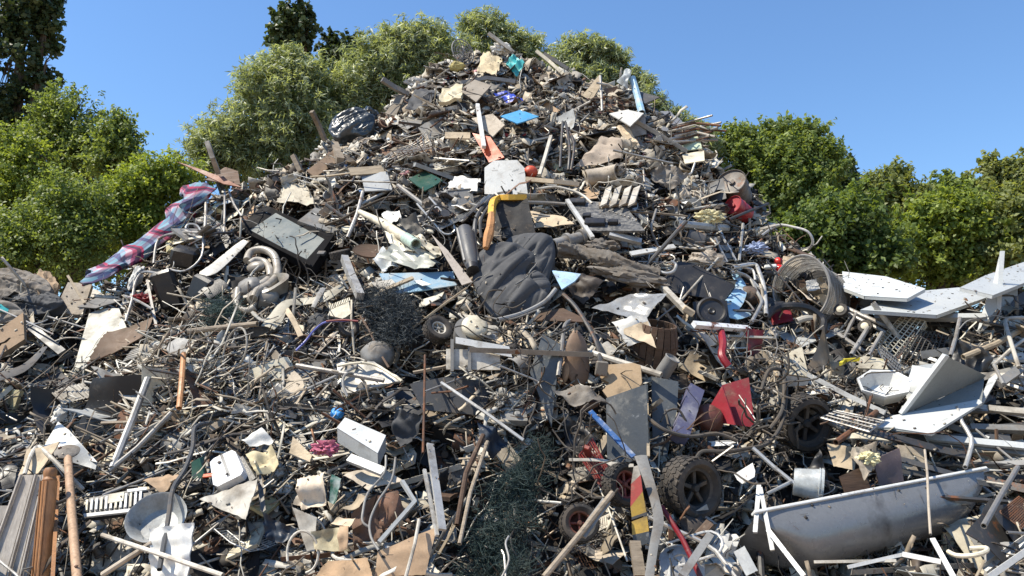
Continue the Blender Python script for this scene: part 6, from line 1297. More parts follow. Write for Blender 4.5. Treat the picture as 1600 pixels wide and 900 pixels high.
def fanguard():
    t = base('fan_guard', 'dark grey round fan guard standing at the summit', 'fan guard', 723, 78, .1, 'summit fan guard'); s = met(723,78,1); M = frame(P(723,100,.1) + Vector((0,0,met(723,100,20))), (.6,-.75,.1))
    for r in (6, 11, 16, 20): MB().add(g_tube([M @ Vector((math.cos(a)*r*s, math.sin(a)*r*s, 0)) for a in [2*math.pi*k/24 for k in range(25)]], .006 if r < 20 else .01, 5)).build('ring', mgrey, t)
    for k in range(8): a = k*math.pi/8; MB().add(g_tube([M @ Vector((math.cos(a)*20*s, math.sin(a)*20*s, .006)), M @ Vector((-math.cos(a)*20*s, -math.sin(a)*20*s, .006))], .005, 4)).build('spoke', mgrey, t)
fanguard()
basketm = [(603,262),(628,226),(668,208),(676,232)]
def bigbasket():
    t = base('shopping_basket', 'crushed wire basket in the tangle right of the black bin bag', 'wire basket', 640, 238, .2, 'crushed wire basket'); q = onplane(P(640,238,.26), (-.2,-.8,.5)); w_ = [q(*p) for p in basketm]
    B = lambda u, v: (w_[0]*(1-u)+w_[1]*u)*(1-v) + (w_[3]*(1-u)+w_[2]*u)*v + q.n*.05*math.sin(u*4+v*3)
    for i in range(10): MB().add(g_tube([B(i/9,j/5) for j in range(6)], .004, 4)).build('wire', steel, t, mask=False)
    for i in range(6): MB().add(g_tube([B(j/6,i/5)+q.n*.004 for j in range(7)], .005, 4)).build('cross_wire', steel, t, mask=False)
bigbasket()
rod('wire_fence', 'thin curled wire at the right end of the crest', 'wire', [(1190,368,.2),(1215,352,.26),(1240,355,.28),(1262,362,.28),(1270,378,.26),(1262,392,.22)], 2, alu, 4, lm='curled wire on the right crest')
bar('buff_card', 'buff square card on the crest beside the small red lamp', 'card', (1222,408,.3), (1252,412,.3), 22, 3, cardl, lm='buff square card')
def redlamp():
    t = base('rear_lamp', 'small bright red lamp with a white body on the right crest', 'lamp', 1216, 415, .3, 'small red lamp'); s = met(1216,415,1)
    MB().add(g_lathe([(r*s, z*s) for r, z in [(.01,0),(6,0),(6.5,4),(4,7),(.01,8)]], 14), frame(P(1216,410,.36), (-.2,-.9,.3))).build('lens', mat('bright_red_lens', (.75,.03,.02), .25, 0, .1), t); MB().add(g_lathe([(r*s, z*s) for r, z in [(.01,0),(6,0),(6.5,4),(4,7),(.01,8)]], 14), frame(P(1217,421,.36), (-.2,-.9,.3))).build('lens', mat('bright_red_lens', (.75,.03,.02)), t)
    MB().add(g_box(18*s, 6*s, 7*s, .01), frame(P(1204,417,.33), (-.2,-.9,.3))).build('body', white, t)
redlamp()
lump('blue_cloth', 'pale blue and white cloth on the right crest', 'cloth', 1182, 388, 16, 8, 8, mat('pale_blue_cloth', (.35,.42,.60), .8, 0, .3), .28, amp=.5, fr=3, lm='pale blue cloth')
for lab, pts, m in (('grey tube U frame around the brown backrest', [(872,588,.24),(878,545,.3),(883,508,.32),(900,500,.32),(912,508,.32)], steel), ('dark bent tube running down to the iron bracket', [(880,460,.3),(900,480,.34),(925,520,.36),(935,545,.36),(938,570,.36)], dsteel), ('thin dark edge tube below the jacket', [(778,500,.4),(815,490,.44),(850,472,.44),(868,452,.4)], mgrey)):
    rod('frame_tube', lab, 'tube', pts, 3.4, m, 4, lm='dark bent tube' if 'bracket' in lab else None)
box_at('iron_bracket', 'small rusty iron bracket hanging at the end of the dark bent tube', 'bracket', 940, 576, 18, 8, 22, mat('rusty_bracket_plate', (.2,.18,.15), .6, .3, .4, rust=.4), 10, 5, 10, .34)
lathe_at('grey_can', 'grey metal can lying right of the tan seat cushion', 'can', 1043, 572, [(.01,-16),(11,-16),(12,-14),(11.5,12),(12.5,15),(11,16),(10,13),(.01,12)], mgrey, (.45,-.4,.75), .24, lm='grey metal can')
for i, (lab, pts) in enumerate([('twisted dark cable loom left of the red chair', [(1086,720,.2),(1100,706,.24),(1130,702,.26),(1165,698,.28),(1200,690,.28),(1222,660,.26),(1228,600,.22),(1215,570,.2)]), ('second twisted loom over the tops of the tyres', [(1010,655,.28),(1040,672,.32),(1080,680,.32),(1120,678,.3),(1150,690,.3)]), ('loop of rusty cable above the alloy wheel', [(1190,610,.2),(1200,580,.24),(1222,578,.26),(1228,600,.26),(1225,640,.26),(1205,668,.24)])]):
    rod('cable_loom', lab, 'cable', [(p[0]+rv(-3,3), p[1]+rv(-4,4), p[2]) for p in pts], 3, mat('muddy_cable', (.07,.063,.055), .8, 0, .5), 4, lm='twisted cable loom' if i == 0 else None)
poly('void_plate', 'flat dark sheet tucked under the white shelf', 'sheet', [(640,600),(700,588),(790,600),(760,650),(660,640)], dgrey, -.02, (.1,-.9,.3), .01)  # dark plate added so the gap under the shelf reads as deep shade

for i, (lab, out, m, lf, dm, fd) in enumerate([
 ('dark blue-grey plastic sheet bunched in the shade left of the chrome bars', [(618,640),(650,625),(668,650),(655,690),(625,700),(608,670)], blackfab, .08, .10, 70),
 ('added black sheet standing for the shade in the hollow below the tan seat cushion', [(880,640),(925,650),(938,690),(915,720),(880,700)], black, .02, .10, 40),  # black sheet added to darken this hollow like deep shade
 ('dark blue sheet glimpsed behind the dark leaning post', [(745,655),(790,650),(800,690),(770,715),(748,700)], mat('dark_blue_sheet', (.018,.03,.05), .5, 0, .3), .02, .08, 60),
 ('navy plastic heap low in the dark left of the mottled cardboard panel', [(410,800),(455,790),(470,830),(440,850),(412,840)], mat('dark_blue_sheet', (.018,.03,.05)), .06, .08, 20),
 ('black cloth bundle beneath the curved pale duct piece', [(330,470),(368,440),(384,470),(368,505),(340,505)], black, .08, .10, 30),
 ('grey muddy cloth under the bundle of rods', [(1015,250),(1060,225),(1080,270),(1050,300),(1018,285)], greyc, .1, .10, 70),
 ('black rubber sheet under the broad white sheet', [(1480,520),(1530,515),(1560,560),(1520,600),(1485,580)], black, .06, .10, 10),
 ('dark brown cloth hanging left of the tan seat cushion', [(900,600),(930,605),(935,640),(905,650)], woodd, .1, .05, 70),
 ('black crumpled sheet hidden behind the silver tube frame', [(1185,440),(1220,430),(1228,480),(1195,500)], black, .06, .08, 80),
 ('dark sheet filling the hollow above the bathtub', [(1280,700),(1310,740),(1300,775),(1262,735)], black, .02, .06, 80)]):  # dark sheet added as the shade of the hollow behind the bath
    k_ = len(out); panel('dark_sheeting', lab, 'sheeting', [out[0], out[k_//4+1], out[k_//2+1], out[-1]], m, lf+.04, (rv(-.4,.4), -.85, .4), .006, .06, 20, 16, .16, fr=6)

# more rails, long sheets and boards stacked towards the right edge
_rr = random.Random(5)
for i in range(34):
    y = _rr.uniform(690, 790) if i % 3 == 0 else _rr.uniform(628, 700) if i % 3 == 1 else _rr.uniform(505, 600); x = _rr.uniform(1430, 1590); l_ = _rr.uniform(40, 110); dy = _rr.gauss(0, 14)
    if i % 3 == 2: x = _rr.uniform(1490, 1600)
    m_, cw_ = _rr.choice([(offw,'dirty white'),(lgrey,'light grey'),(alu,'dull metal'),(mgrey,'mid grey'),(dsteel,'dark steel'),(dgrey,'dark grey')])
    o = bar('metal_rail', 'x', 'rail', (x-l_, y-dy, _rr.uniform(.0,.2)), (x+l_, y+dy, _rr.uniform(.0,.2)), _rr.uniform(4,13), _rr.uniform(2,5), m_, None, group='rails and long strips near the frame edge', roll=_rr.uniform(-35,35), amp=1.0, mask=False, ends=.02)
    RAILS.append((o, x, y, cw_, 'level rail' if abs(dy) < 8 else 'sloping rail', 'metal_rail', 2*l_/230))

def tangle(label, pts, n, m, lift, lm, r=.006, ln=.07):
    b = MB(); x, y = ctr(pts); lmk(pts, lm); xs = [p[0] for p in pts]; ys = [p[1] for p in pts]
    for k in range(n):
        a, c = rv(min(xs), max(xs)), rv(min(ys), max(ys)); q = [P(a, c, lift + rv(-.12,.06))]; d = Vector((rnd.gauss(0,1), rnd.gauss(0,.5), rnd.gauss(0,.7))).normalized()
        for i in range(rnd.randint(5,10)): d = (d + Vector((rnd.gauss(0,.5), rnd.gauss(0,.35), rnd.gauss(0,.5)))).normalized(); q.append(q[-1] + d*ln)
        b.add(g_tube(smoothpath(q, 2), r*rv(.4,1.3), 5))
    o = b.build('cable_tangle', m, None, label, 'cables', mask=False); o['kind'] = 'stuff'; del o['category']
for lab, pts, n, r in (('mass of muddy cables and pipes round the red chair', [(1150,560),(1230,560),(1230,690),(1170,700)], 34, .008), ('muddy cable mass draped over the tyres', [(1040,660),(1200,660),(1210,720),(1040,716)], 40, .009),
                       ('wire tangle in the dark hollow left of the slate boards', [(860,670),(940,680),(930,800),(860,800)], 30, .006), ('wire tangle below the television', [(430,430),(520,430),(520,470),(440,470)], 22, .006),
                       ('wire tangle between the white shelf and the brown backrest', [(780,500),(830,500),(840,620),(780,640)], 34, .006), ('wires around the trolley frame', [(1290,560),(1370,560),(1350,640),(1290,640)], 26, .005)):
    tangle(lab, pts, int(n*.7), mat('muddy_cable', (.09,.075,.06)), .16, None, r)
# ------------------------------------------------------------------ occupancy of the picture by the large pieces
def raster_heroes():
    for V, faces in HERO:
        d = V - np.array(CAM); z = d @ np.array(FW); x = 800 + F*d[:, 0]/z; y = 450 - F*(d @ np.array(UPV))/z
        for q in faces:
            for i in range(1, len(q) - 1):
                a, b_, c = q[0], q[i], q[i+1]
                m = int(max(abs(x[a]-x[b_]), abs(x[a]-x[c]), abs(y[a]-y[b_]), abs(y[a]-y[c])) / 3) + 1
                m = min(m, 60)
                for s in range(m + 1):
                    for t in range(m + 1 - s):
                        u, w_ = s/m, t/m
                        X = x[a]*(1-u-w_) + x[b_]*u + x[c]*w_; Y = y[a]*(1-u-w_) + y[b_]*u + y[c]*w_
                        ix, iy = int((X+120)/4), int((Y+40)/4)
                        if 0 <= ix < 460 and 0 <= iy < 260: MASK[iy, ix] = True
raster_heroes()
def masked(x, y):
    ix = np.clip(((np.asarray(x)+120)/4).astype(int), 0, 459); iy = np.clip(((np.asarray(y)+40)/4).astype(int), 0, 259)
    return MASK[iy, ix]

# ------------------------------------------------------------------ loose debris nobody could count
PAL = {k: np.array(v) for k, v in dict(
    black=(.012,.012,.012), soot=(.035,.03,.028), brown=(.08,.062,.048), rust=(.16,.08,.045), wood=(.32,.26,.19), pale=(.50,.44,.34), buff=(.46,.39,.29), grey=(.22,.205,.18),
    lgrey=(.44,.42,.37), white=(.66,.63,.55), cream=(.62,.58,.48), blue=(.07,.18,.42), red=(.45,.04,.03), pink=(.5,.25,.25), green=(.03,.12,.07), tan=(.36,.30,.22)).items()}
def pick(keys, ws, n):
    ws = np.array(ws, float); ws /= ws.sum(); i = nrg.choice(len(keys), n, p=ws); return np.array([PAL[k] for k in keys])[i] * nrg.uniform(.65, 1.2, (n, 1))
def pixels(n, x0=-180, x1=1800, y0=50, y1=1000, zone=None, voids=.88):
    out = []
    while sum(len(o) for o in out) < n:
        x = nrg.uniform(x0, x1, n*2); y = nrg.uniform(y0, y1, n*2); k = hits(x, y, True)
        ok = ~np.isnan(k)
        kk = np.where(ok, k, 6.0); Yq = kk*(FW.y + UPV.y*(450-y)/F); Xq = kk*(x-800)/F; ok &= nrg.rand(len(x)) > pit_np(Xq, Yq)*voids
        if zone is not None: ok &= nrg.rand(len(x)) < zone(x, y)
        D = k[ok]; yy = (450 - y[ok])/F; Yw = D*(FW.y + UPV.y*yy); okk = Yw < 12
        out.append(np.stack([x[ok], y[ok], D], -1)[okk])
    return np.concatenate(out)[:n]
def world(px):
    x = (px[:, 0]-800)/F; y = (450-px[:, 1])/F; D = px[:, 2]
    return np.stack([x, FW.y + UPV.y*y, FW.z + UPV.z*y], -1) * D[:, None] + np.array(CAM)
def rots(n, flat=.35, zone_dir=None, spread=1.6):
    """frames lying more or less along the slope: columns x (long), y, z (up out of the slope)"""
    nn = np.array([0, -.62, .78]) + nrg.normal(size=(n, 3)) * flat; nn /= np.linalg.norm(nn, axis=1)[:, None]
    a = nrg.normal(0, spread, n) if zone_dir is None else zone_dir + nrg.normal(0, spread, n)
    ax = np.stack([np.cos(a), np.sin(a)*.62, np.sin(a)*.78], -1) + nrg.normal(size=(n, 3))*.15; ax -= nn*(ax*nn).sum(1)[:, None]; ax /= np.linalg.norm(ax, axis=1)[:, None]
    return np.stack([ax, np.cross(nn, ax), nn], -1)
def scatter(name, tmpl, n, size, asp, px, lift, pal, label=None, flat=.35, spread=1.6, m=None, bendy=0.0):
    """tmpl list of (verts, quads) unit shapes; size (n,3) scale"""
    Vs, Fs, Ts = [], [], []; base = 0; which = nrg.randint(0, len(tmpl), n); Rm = rots(n, flat, None, spread); C = world(px)
    dirc = C - np.array(CAM); dirc /= np.linalg.norm(dirc, axis=1)[:, None]; hid = masked(px[:, 0], px[:, 1]) & (nrg.rand(n) < (.86 if 'wire' in name or 'stick' in name else .95))
    lift = np.where(hid, -np.abs(lift) - .08, lift); C -= dirc*lift[:, None]
    for k, (v, f) in enumerate(tmpl):
        s = which == k; q = s.sum()
        if not q: continue
        v = np.array([tuple(a) for a in v]); f = np.array(f); X = v[None]*size[s][:, None, :]
        X = np.einsum('nij,nvj->nvi', Rm[s], X) + C[s][:, None]
        if bendy: X += nrg.normal(size=X.shape)*bendy*size[s].min(1)[:, None, None]
        Vs.append(X.reshape(-1, 3)); Fs.append((f[None] + (np.arange(q)*len(v))[:, None, None] + base).reshape(-1, f.shape[1])); base += q*len(v)
        Ts.append(np.repeat(pal[s], len(f), 0))
    o = npmesh(name, np.concatenate(Vs), np.concatenate(Fs), m or debris, np.concatenate(Ts), kind='stuff')
    return o
def quadify(vf): return [tuple(map(float, a)) for a in vf[0]], [q for q in vf[1] if len(q) == 4]
def chips(k):
    r = random.Random(k); v = []; c = [(-1,-1),(1,-1),(1,1),(-1,1)]
    for z in (-1, 1):
        for (x, y) in c: v.append((x*r.uniform(.55, 1), y*r.uniform(.5, 1), z*.5 + r.uniform(-.9, .9)))
    return v, [(3,2,1,0),(4,5,6,7),(0,1,5,4),(1,2,6,5),(2,3,7,6),(3,0,4,7)]
def bentstick(k):
    r = random.Random(k); p = [Vector((-1+2*i/3, r.uniform(-.12, .12)*(k % 3), r.uniform(-.12, .12)*(k % 3))) for i in range(4)]
    v = []; f = []
    for i, a in enumerate(p):
        for (y, z) in ((-1,-1),(1,-1),(1,1),(-1,1)): v.append((a.x, a.y*6 + y, a.z*6 + z))
    for i in range(3):
        for j in range(4): f.append((i*4+j, i*4+(j+1) % 4, i*4+4+(j+1) % 4, i*4+4+j))
    f += [(3,2,1,0), (12,13,14,15)]
    return v, f
def wavy(k):
    r = random.Random(k); n = 9; p = [Vector((0,0,0))]; d = Vector((1, 0, 0))
    for i in range(n-1):
        d = (d + Vector((r.gauss(0, .55), r.gauss(0, .55), r.gauss(0, .3)))).normalized(); p.append(p[-1] + d*.25)
    c = sum(p, Vector())/n; v = []; f = []
    for i, a in enumerate(p):
        for (y, z) in ((0, 1), (.87, -.5), (-.87, -.5)): v.append(tuple((a - c) + Vector((0, y*.02, z*.02))))
    for i in range(n-1):
        for j in range(3): f.append((i*3+j, i*3+(j+1) % 3, i*3+3+(j+1) % 3, i*3+3+j))
    return v, f
def ribbon(k):
    r = random.Random(k*7+1); n = 7; v = []; f = []; h = 0; sl = r.uniform(-.25, .25)
    for i in range(n):
        x = -1 + 2*i/(n-1); h += sl*.33; sl += r.gauss(0, .28); w = r.uniform(.75, 1.15); y = r.uniform(-.3, .3)*(k % 2)
        v += [(x, y-w, h), (x, y+w, h + r.uniform(-.04, .04)), (x, y+w, h + .02), (x, y-w, h + .02)]
    for i in range(n-1):
        for j in range(4): f.append((i*4+j, i*4+(j+1) % 4, i*4+4+(j+1) % 4, i*4+4+j))
    f += [(3,2,1,0), tuple((n-1)*4+j for j in range(4))]
    return v, f
def foldflake(k):
    r = random.Random(k); v = []; f = []; n = 4
    for z in (0, .12):
        for j in range(n):
            for i in range(n):
                v.append(((i/(n-1)*2-1)*r.uniform(.8, 1.05), (j/(n-1)*2-1)*r.uniform(.75, 1.05), z*.3 + r.uniform(-.35, .35) if z == 0 else 0))
    for q in range(n*n): v[n*n+q] = (v[q][0], v[q][1], v[q][2] + .06)
    for j in range(n-1):
        for i in range(n-1):
            a = j*n+i; f.append((a+n, a+n+1, a+1, a)); f.append((n*n+a, n*n+a+1, n*n+a+n+1, n*n+a+n))
    for i in range(n-1):
        f.append((i, i+1, n*n+i+1, n*n+i)); a = n*(n-1)+i; f.append((a+1, a, n*n+a, n*n+a+1)); b_ = i*n; f.append((b_+n, b_, n*n+b_, n*n+b_+n)); c = i*n+n-1; f.append((c, c+n, n*n+c+n, n*n+c))
    return v, f
def topzone(x, y): return np.clip((330 - y)/120, 0, 1)
def twigzone(x, y): return np.exp(-(((x-330)/230)**2 + ((y-610)/110)**2))
def sizes(n, a, lo, hi, yz):
    s = np.exp(nrg.uniform(math.log(lo), math.log(hi), n))*a
    return np.stack([s, s*yz[0]*nrg.uniform(.5, 1.5, n), s*yz[1]*nrg.uniform(.5, 1.5, n)], -1)
def debris_all():
    mixk = ['black','soot','brown','rust','wood','pale','buff','grey','lgrey','white','cream','tan']
    dark = [5,5,4.4,1.6,2,2.4,1.4,2.6,3,2.4,2,1.6]; lite = [1.6,2,2.6,1,2.4,3.6,2.2,2,3.4,3.4,3,2]; mid = [3,3,3,1.3,2.2,3,1.4,2.6,3.2,2.4,2,1.6]
    T = [chips(i) for i in range(8)]
    n = 19500; px = pixels(n); scatter('shredded_debris', T, n, sizes(n, 1, .014, .085, (.6, .2)), 0, px, nrg.uniform(-.22, .02, n), pick(mixk, dark, n), flat=.6)
    n = 6000; px = pixels(n, zone=topzone, y1=340); scatter('shredded_debris', T, n, sizes(n, 1, .02, .09, (.6, .25)), 0, px, nrg.uniform(-.12, .05, n), pick(mixk + ['pink','red','blue'], lite + [.5,.15,.15], n), flat=.6)
    T = [bentstick(i) for i in range(8)]
    n = 3600; px = pixels(n); s = np.exp(nrg.uniform(math.log(.04), math.log(.26), n)); t = np.exp(nrg.uniform(math.log(.0025), math.log(.009), n)); S = np.stack([s, t, t*nrg.uniform(.4, 1, n)], -1)
    scatter('splintered_sticks', T, n, S, 0, px, nrg.uniform(-.18, .05, n), pick(mixk, mid, n), flat=.5)
    n = 1500; px = pixels(n, zone=twigzone); s = np.exp(nrg.uniform(math.log(.08), math.log(.4), n)); t = np.exp(nrg.uniform(math.log(.003), math.log(.008), n)); S = np.stack([s, t, t*nrg.uniform(.4, 1, n)], -1)
    scatter('splintered_sticks', T, n, S, 0, px, nrg.uniform(-.12, .07, n), pick(mixk, mid, n), flat=.35, spread=.7)
    n = 2900; px = pixels(n); s = np.exp(nrg.uniform(math.log(.04), math.log(.22), n)); t = np.exp(nrg.uniform(math.log(.003), math.log(.01), n)); S = np.stack([s, t, t], -1)
    scatter('metal_rod_scraps', T, n, S, 0, px, nrg.uniform(-.16, .06, n), pick(['soot','grey','lgrey','rust','brown'], [3,3,2.4,2,1.5], n), flat=.55, m=debrism)
    T = [ribbon(i) for i in range(14)]
    n = 5200; px = pixels(n); s = np.exp(nrg.uniform(math.log(.05), math.log(.30), n)); t = np.exp(nrg.uniform(math.log(.004), math.log(.022), n)); S = np.stack([s, t, s*nrg.uniform(.3, 1, n)], -1)
    scatter('bent_strips', T, n, S, 0, px, nrg.uniform(-.14, .06, n), pick(mixk, lite, n), flat=.5)
    n = 1500; px = pixels(n, zone=twigzone); s = np.exp(nrg.uniform(math.log(.08), math.log(.34), n)); t = np.exp(nrg.uniform(math.log(.004), math.log(.014), n)); S = np.stack([s, t, s*nrg.uniform(.3, 1, n)], -1)
    scatter('bent_strips', T, n, S, 0, px, nrg.uniform(-.10, .08, n), pick(mixk, lite, n), flat=.35, spread=.6)
    T = [wavy(i) for i in range(14)]
    n = 3600; px = pixels(n); s = np.exp(nrg.uniform(math.log(.12), math.log(.5), n)); S = np.stack([s, s, s*.6], -1)
    scatter('tangled_wire', T, n, S, 0, px, nrg.uniform(-.08, .10, n), pick(['black','soot','grey','lgrey','rust','white','brown'], [4,2,2,2,1,1.2,1], n), flat=.5, m=debris)
    T = [foldflake(i) for i in range(12)]
    n = 9500; px = pixels(n); s = np.exp(nrg.uniform(math.log(.025), math.log(.15), n)); S = np.stack([s, s*nrg.uniform(.4, 1, n), s*nrg.uniform(.3, 1, n)], -1)
    scatter('crumpled_scraps', T, n, S, 0, px, nrg.uniform(-.16, .03, n), pick(mixk, dark, n), flat=.6)
    n = 1500; px = pixels(n, zone=topzone, y1=340); s = np.exp(nrg.uniform(math.log(.04), math.log(.16), n)); S = np.stack([s, s*nrg.uniform(.4, 1, n), s*nrg.uniform(.3, 1, n)], -1)
    scatter('crumpled_scraps', T, n, S, 0, px, nrg.uniform(-.12, .05, n), pick(mixk, lite, n), flat=.6)
debris_all()
def on_top():
    """grit, chips and splinters that came to rest on the large pieces"""
    T_, W_, N_ = [], [], []
    for V, faces in HERO:
        for q in faces:
            a = V[q[0]]
            for i in range(1, len(q)-1):
                b_, c = V[q[i]], V[q[i+1]]; n = np.cross(b_-a, c-a); A = np.linalg.norm(n)
                if A < 1e-9: continue
                n = n/A
                if n[2] < 0: n = -n
                if n[2] > .35 and n[1] < .3: T_.append((a, b_, c)); W_.append(A); N_.append(n)
    W = np.array(W_); W /= W.sum(); k = 2300; i = nrg.choice(len(W), k, p=W); T = np.array(T_)[i]; N = np.array(N_)[i]; u, v = nrg.rand(k, 1), nrg.rand(k, 1); s = u + v > 1; u = np.where(s, 1-u, u); v = np.where(s, 1-v, v)
    P_ = T[:, 0]*(1-u-v) + T[:, 1]*u + T[:, 2]*v + N*.006
    cl = nrg.rand(k)
    tm = [chips(3), bentstick(4), chips(6), bentstick(1)]; Vs, Fs, Ts, base_ = [], [], [], 0; wh = nrg.randint(0, 4, k)
    a = nrg.normal(size=(k, 3)); a -= N*(a*N).sum(1)[:, None]; a /= np.linalg.norm(a, axis=1)[:, None]; Rm = np.stack([a, np.cross(N, a), N], -1)
    sz = np.exp(nrg.uniform(math.log(.003), math.log(.016), k)); pal = pick(['soot','brown','wood','pale','grey','lgrey','rust','black'], [3,3,2,2,2,1,2,2], k)
    for q, (v0, f0) in enumerate(tm):
        m_ = wh == q; v0 = np.array([tuple(x) for x in v0]); f0 = np.array(f0); S = np.stack([sz[m_]*(2.6 if q % 2 else 1), sz[m_]*(.06 if q % 2 else .7), sz[m_]*(.06 if q % 2 else .25)], -1)
        X = np.einsum('nij,nvj->nvi', Rm[m_], v0[None]*S[:, None, :]) + P_[m_][:, None]; Vs.append(X.reshape(-1, 3)); Fs.append((f0[None] + (np.arange(m_.sum())*len(v0))[:, None, None] + base_).reshape(-1, 4)); base_ += m_.sum()*len(v0); Ts.append(np.repeat(pal[m_], len(f0), 0))
    npmesh('loose_grit', np.concatenate(Vs), np.concatenate(Fs), debris, np.concatenate(Ts), kind='stuff')
on_top()

# ------------------------------------------------------------------ loose pieces, each an object of its own
def vmesh(name, vf, smooth=True):
    mb = MB(); [mb.add(*q) if isinstance(q, tuple) and len(q) == 2 and isinstance(q[1], Matrix) else mb.add(q) for q in vf]
    V = np.array([tuple(a) for a in mb.v]); c = Vector(((V.min(0)+V.max(0))/2).tolist()); me = mb.mesh(name, c, smooth); me.materials.append(debris); return me
def arc(pts): return smoothpath(pts, 4)
def v_pipe(): L = rv(.35, .6); return [g_tube([(-L,0,0),(0,rv(-.01,.01),0),(L,0,0)], rv(.008,.02), 8, hollow=1)]
def v_bent():
    L = rv(.2, .4); r = rv(.006, .013); p = [Vector((-L,0,0)), Vector((0,0,rv(-.03,.03)))]; a = rv(.5, 1.7)*rnd.choice((-1,1))
    p.append(p[1] + Vector((math.cos(a), math.sin(a), 0))*rv(.12,.4))
    if rnd.random() < .6: a += rv(.4, 1.5); p.append(p[2] + Vector((math.cos(a), math.sin(a), .2))*rv(.1,.3))
    q = [p[0]]
    for i in range(1, len(p)-1):
        for k in range(5):
            t = k/4; A = p[i].lerp(p[i-1], .2*(1-t)) if t < .5 else p[i].lerp(p[i+1], .2*t); q.append(A)
    return [g_tube(q + [p[-1]], r, 7, hollow=1)]
def v_board():
    L, W, T = rv(.25,.45), rv(.04,.11), rv(.01,.022); v, f = g_sheet((-L,-W/2,0),(L,-W/2,0),(L,W/2,0),(-L,W/2,0), 7, 3, T, rv(0,.008), 2, rv(0,.05), seed=rv(0,99)); return [(v, f)]
def v_stick(): L = rv(.25,.55); return [g_tube([(-L,0,0),(-L*.3,rv(-.01,.01),rv(-.015,.015)),(L*.3,rv(-.01,.01),0),(L,0,0)], [rv(.006,.013)]*3+[rv(.003,.01)], 4, sq=True)]
def v_sheet():
    L, W = rv(.12,.3), rv(.08,.22); k = rv(-.3,.3); c = rv(.3,.7)
    return [g_sheet((-L,-W,0),(L,-W*rv(.4,1),0),(L*rv(.5,1),W,0),(-L*rv(.6,1),W*rv(.6,1),0), 9, 7, .004, rv(.012,.05), 4, .08, lambda u, t: k*abs(u-c), seed=rv(0,99))]
def v_panel():
    L, W = rv(.12,.26), rv(.07,.16); q = [g_box(2*L, 2*W, .008)]; h = rv(.015,.03)
    q += [(g_box(2*L, .006, h, c=(0,0,0)), Matrix.Translation((0,s*W,-h/2-.001))) for s in (-1,1)] + [(g_box(.006, 2*W-.02, h), Matrix.Translation((s*(L-.004),0,-h/2-.002))) for s in (-1,1)]
    return q
def v_angle(): L = rv(.4,.9); w1, w2 = rv(.015,.04), rv(.015,.04); return [g_prof([(w1,0),(0,0),(0,w2)], L, .003)]
def v_channel():
    L = rv(.35,.8); w_ = rv(.02,.05); h = rv(.01,.03); return [g_prof([(-w_-.008,h),(-w_,h),(-w_,0),(-w_*.2,0),(-w_*.15,-.004),(w_*.15,-.004),(w_*.2,0),(w_,0),(w_,h),(w_+.008,h)], L, .003)]
def v_cable():
    p = [Vector((0,0,0))]; d = Vector((1,0,0))
    for i in range(rnd.randint(6,11)): d = (d + Vector((rnd.gauss(0,.5), rnd.gauss(0,.5), rnd.gauss(0,.18)))).normalized(); p.append(p[-1] + d*rv(.07,.14))
    return [g_tube(smoothpath(p, 3), rv(.003,.006), 5)]
def v_card():
    L, W = rv(.12,.28), rv(.08,.18); k1, k2, c1 = rv(-.5,.5), rv(-.3,.3), rv(.25,.75)
    return [g_sheet((-L,-W,0),(L,-W,0),(L,W,0),(-L,W,0), 10, 7, .006, rv(.004,.018), 4, rv(.03,.12), lambda u, t: k1*max(0,u-c1) + k2*max(0,t-.6), seed=rv(0,99))]
def v_casing():
    L, W, H = rv(.08,.2), rv(.06,.14), rv(.03,.09); q = [g_box(2*L, 2*W, .006, c=(0,0,H/2-.01))]
    for s in (-1, 1): q += [(g_box(2*L,.006,H), Matrix.Translation((0,s*W,0))), (g_box(.006,2*W-.012,H), Matrix.Translation((s*L,0,0)))]
    n = rnd.randint(3,6); q += [(g_box(.008, W*1.3, .012), Matrix.Translation((-L*.6 + i*L*1.2/n, 0, H/2))) for i in range(n)]
    q.append((g_lathe([(.02,0),(.022,.01),(.014,.018)], 10), Matrix.Translation((L*.65, W*.3, H/2))))
    return q
def v_grille():
    L, W = rv(.12,.24), rv(.08,.18); r = .0025; nx, ny = rnd.randint(9,15), rnd.randint(2,5); q = []; k = rv(-.25,.25)
    P2 = lambda u, t: Vector((L*u, W*t, k*L*u*u + .1*W*t*t))
    for i in range(nx): u = -1+2*i/(nx-1); q.append(g_tube([P2(u,-1), P2(u,0), P2(u,1)], r, 4))
    for j in range(ny): t = -1+2*j/(ny-1); q.append(g_tube([P2(-1,t)+Vector((0,0,.004)), P2(0,t)+Vector((0,0,.004)), P2(1,t)+Vector((0,0,.004))], r*1.5, 4))
    return q
def v_bag(): return [g_lump(rv(.10,.19), rv(.07,.13), rv(.04,.08), 14, rv(.25,.4), rv(1.6,2.4), rv(0,99), .16)]
def v_paper():
    L, W = rv(.06,.16), rv(.05,.12); return [g_sheet((-L,-W,0),(L,-W,0),(L*rv(.6,1),W,0),(-L,W*rv(.5,1),0), 10, 9, .003, rv(.03,.06), 7, .15, seed=rv(0,99))]
def v_tray():
    r1, h = rv(.07,.13), rv(.03,.07); q = g_lathe([(.001,0),(r1*.85,0),(r1,h),(r1*1.08,h+.003),(r1*1.06,h-.004),(r1*.97,h-.004),(r1*.82,.006),(.001,.006)], 4); return [(q, Matrix.Diagonal((1.3, .95, 1, 1)) @ Matrix.Rotation(R(45), 4, 'Z'))]
def v_pot():
    r1, h = rv(.05,.10), rv(.09,.19); return [(g_lathe([(.001,0),(r1*.8,0),(r1,h),(r1*1.07,h),(r1*1.07,h-.012),(r1*.98,h-.012),(r1*.97,h*.9),(r1*.77,.006),(.001,.006)], 18, .08, rv(0,9)), Matrix.Rotation(R(90), 4, 'Y'))]
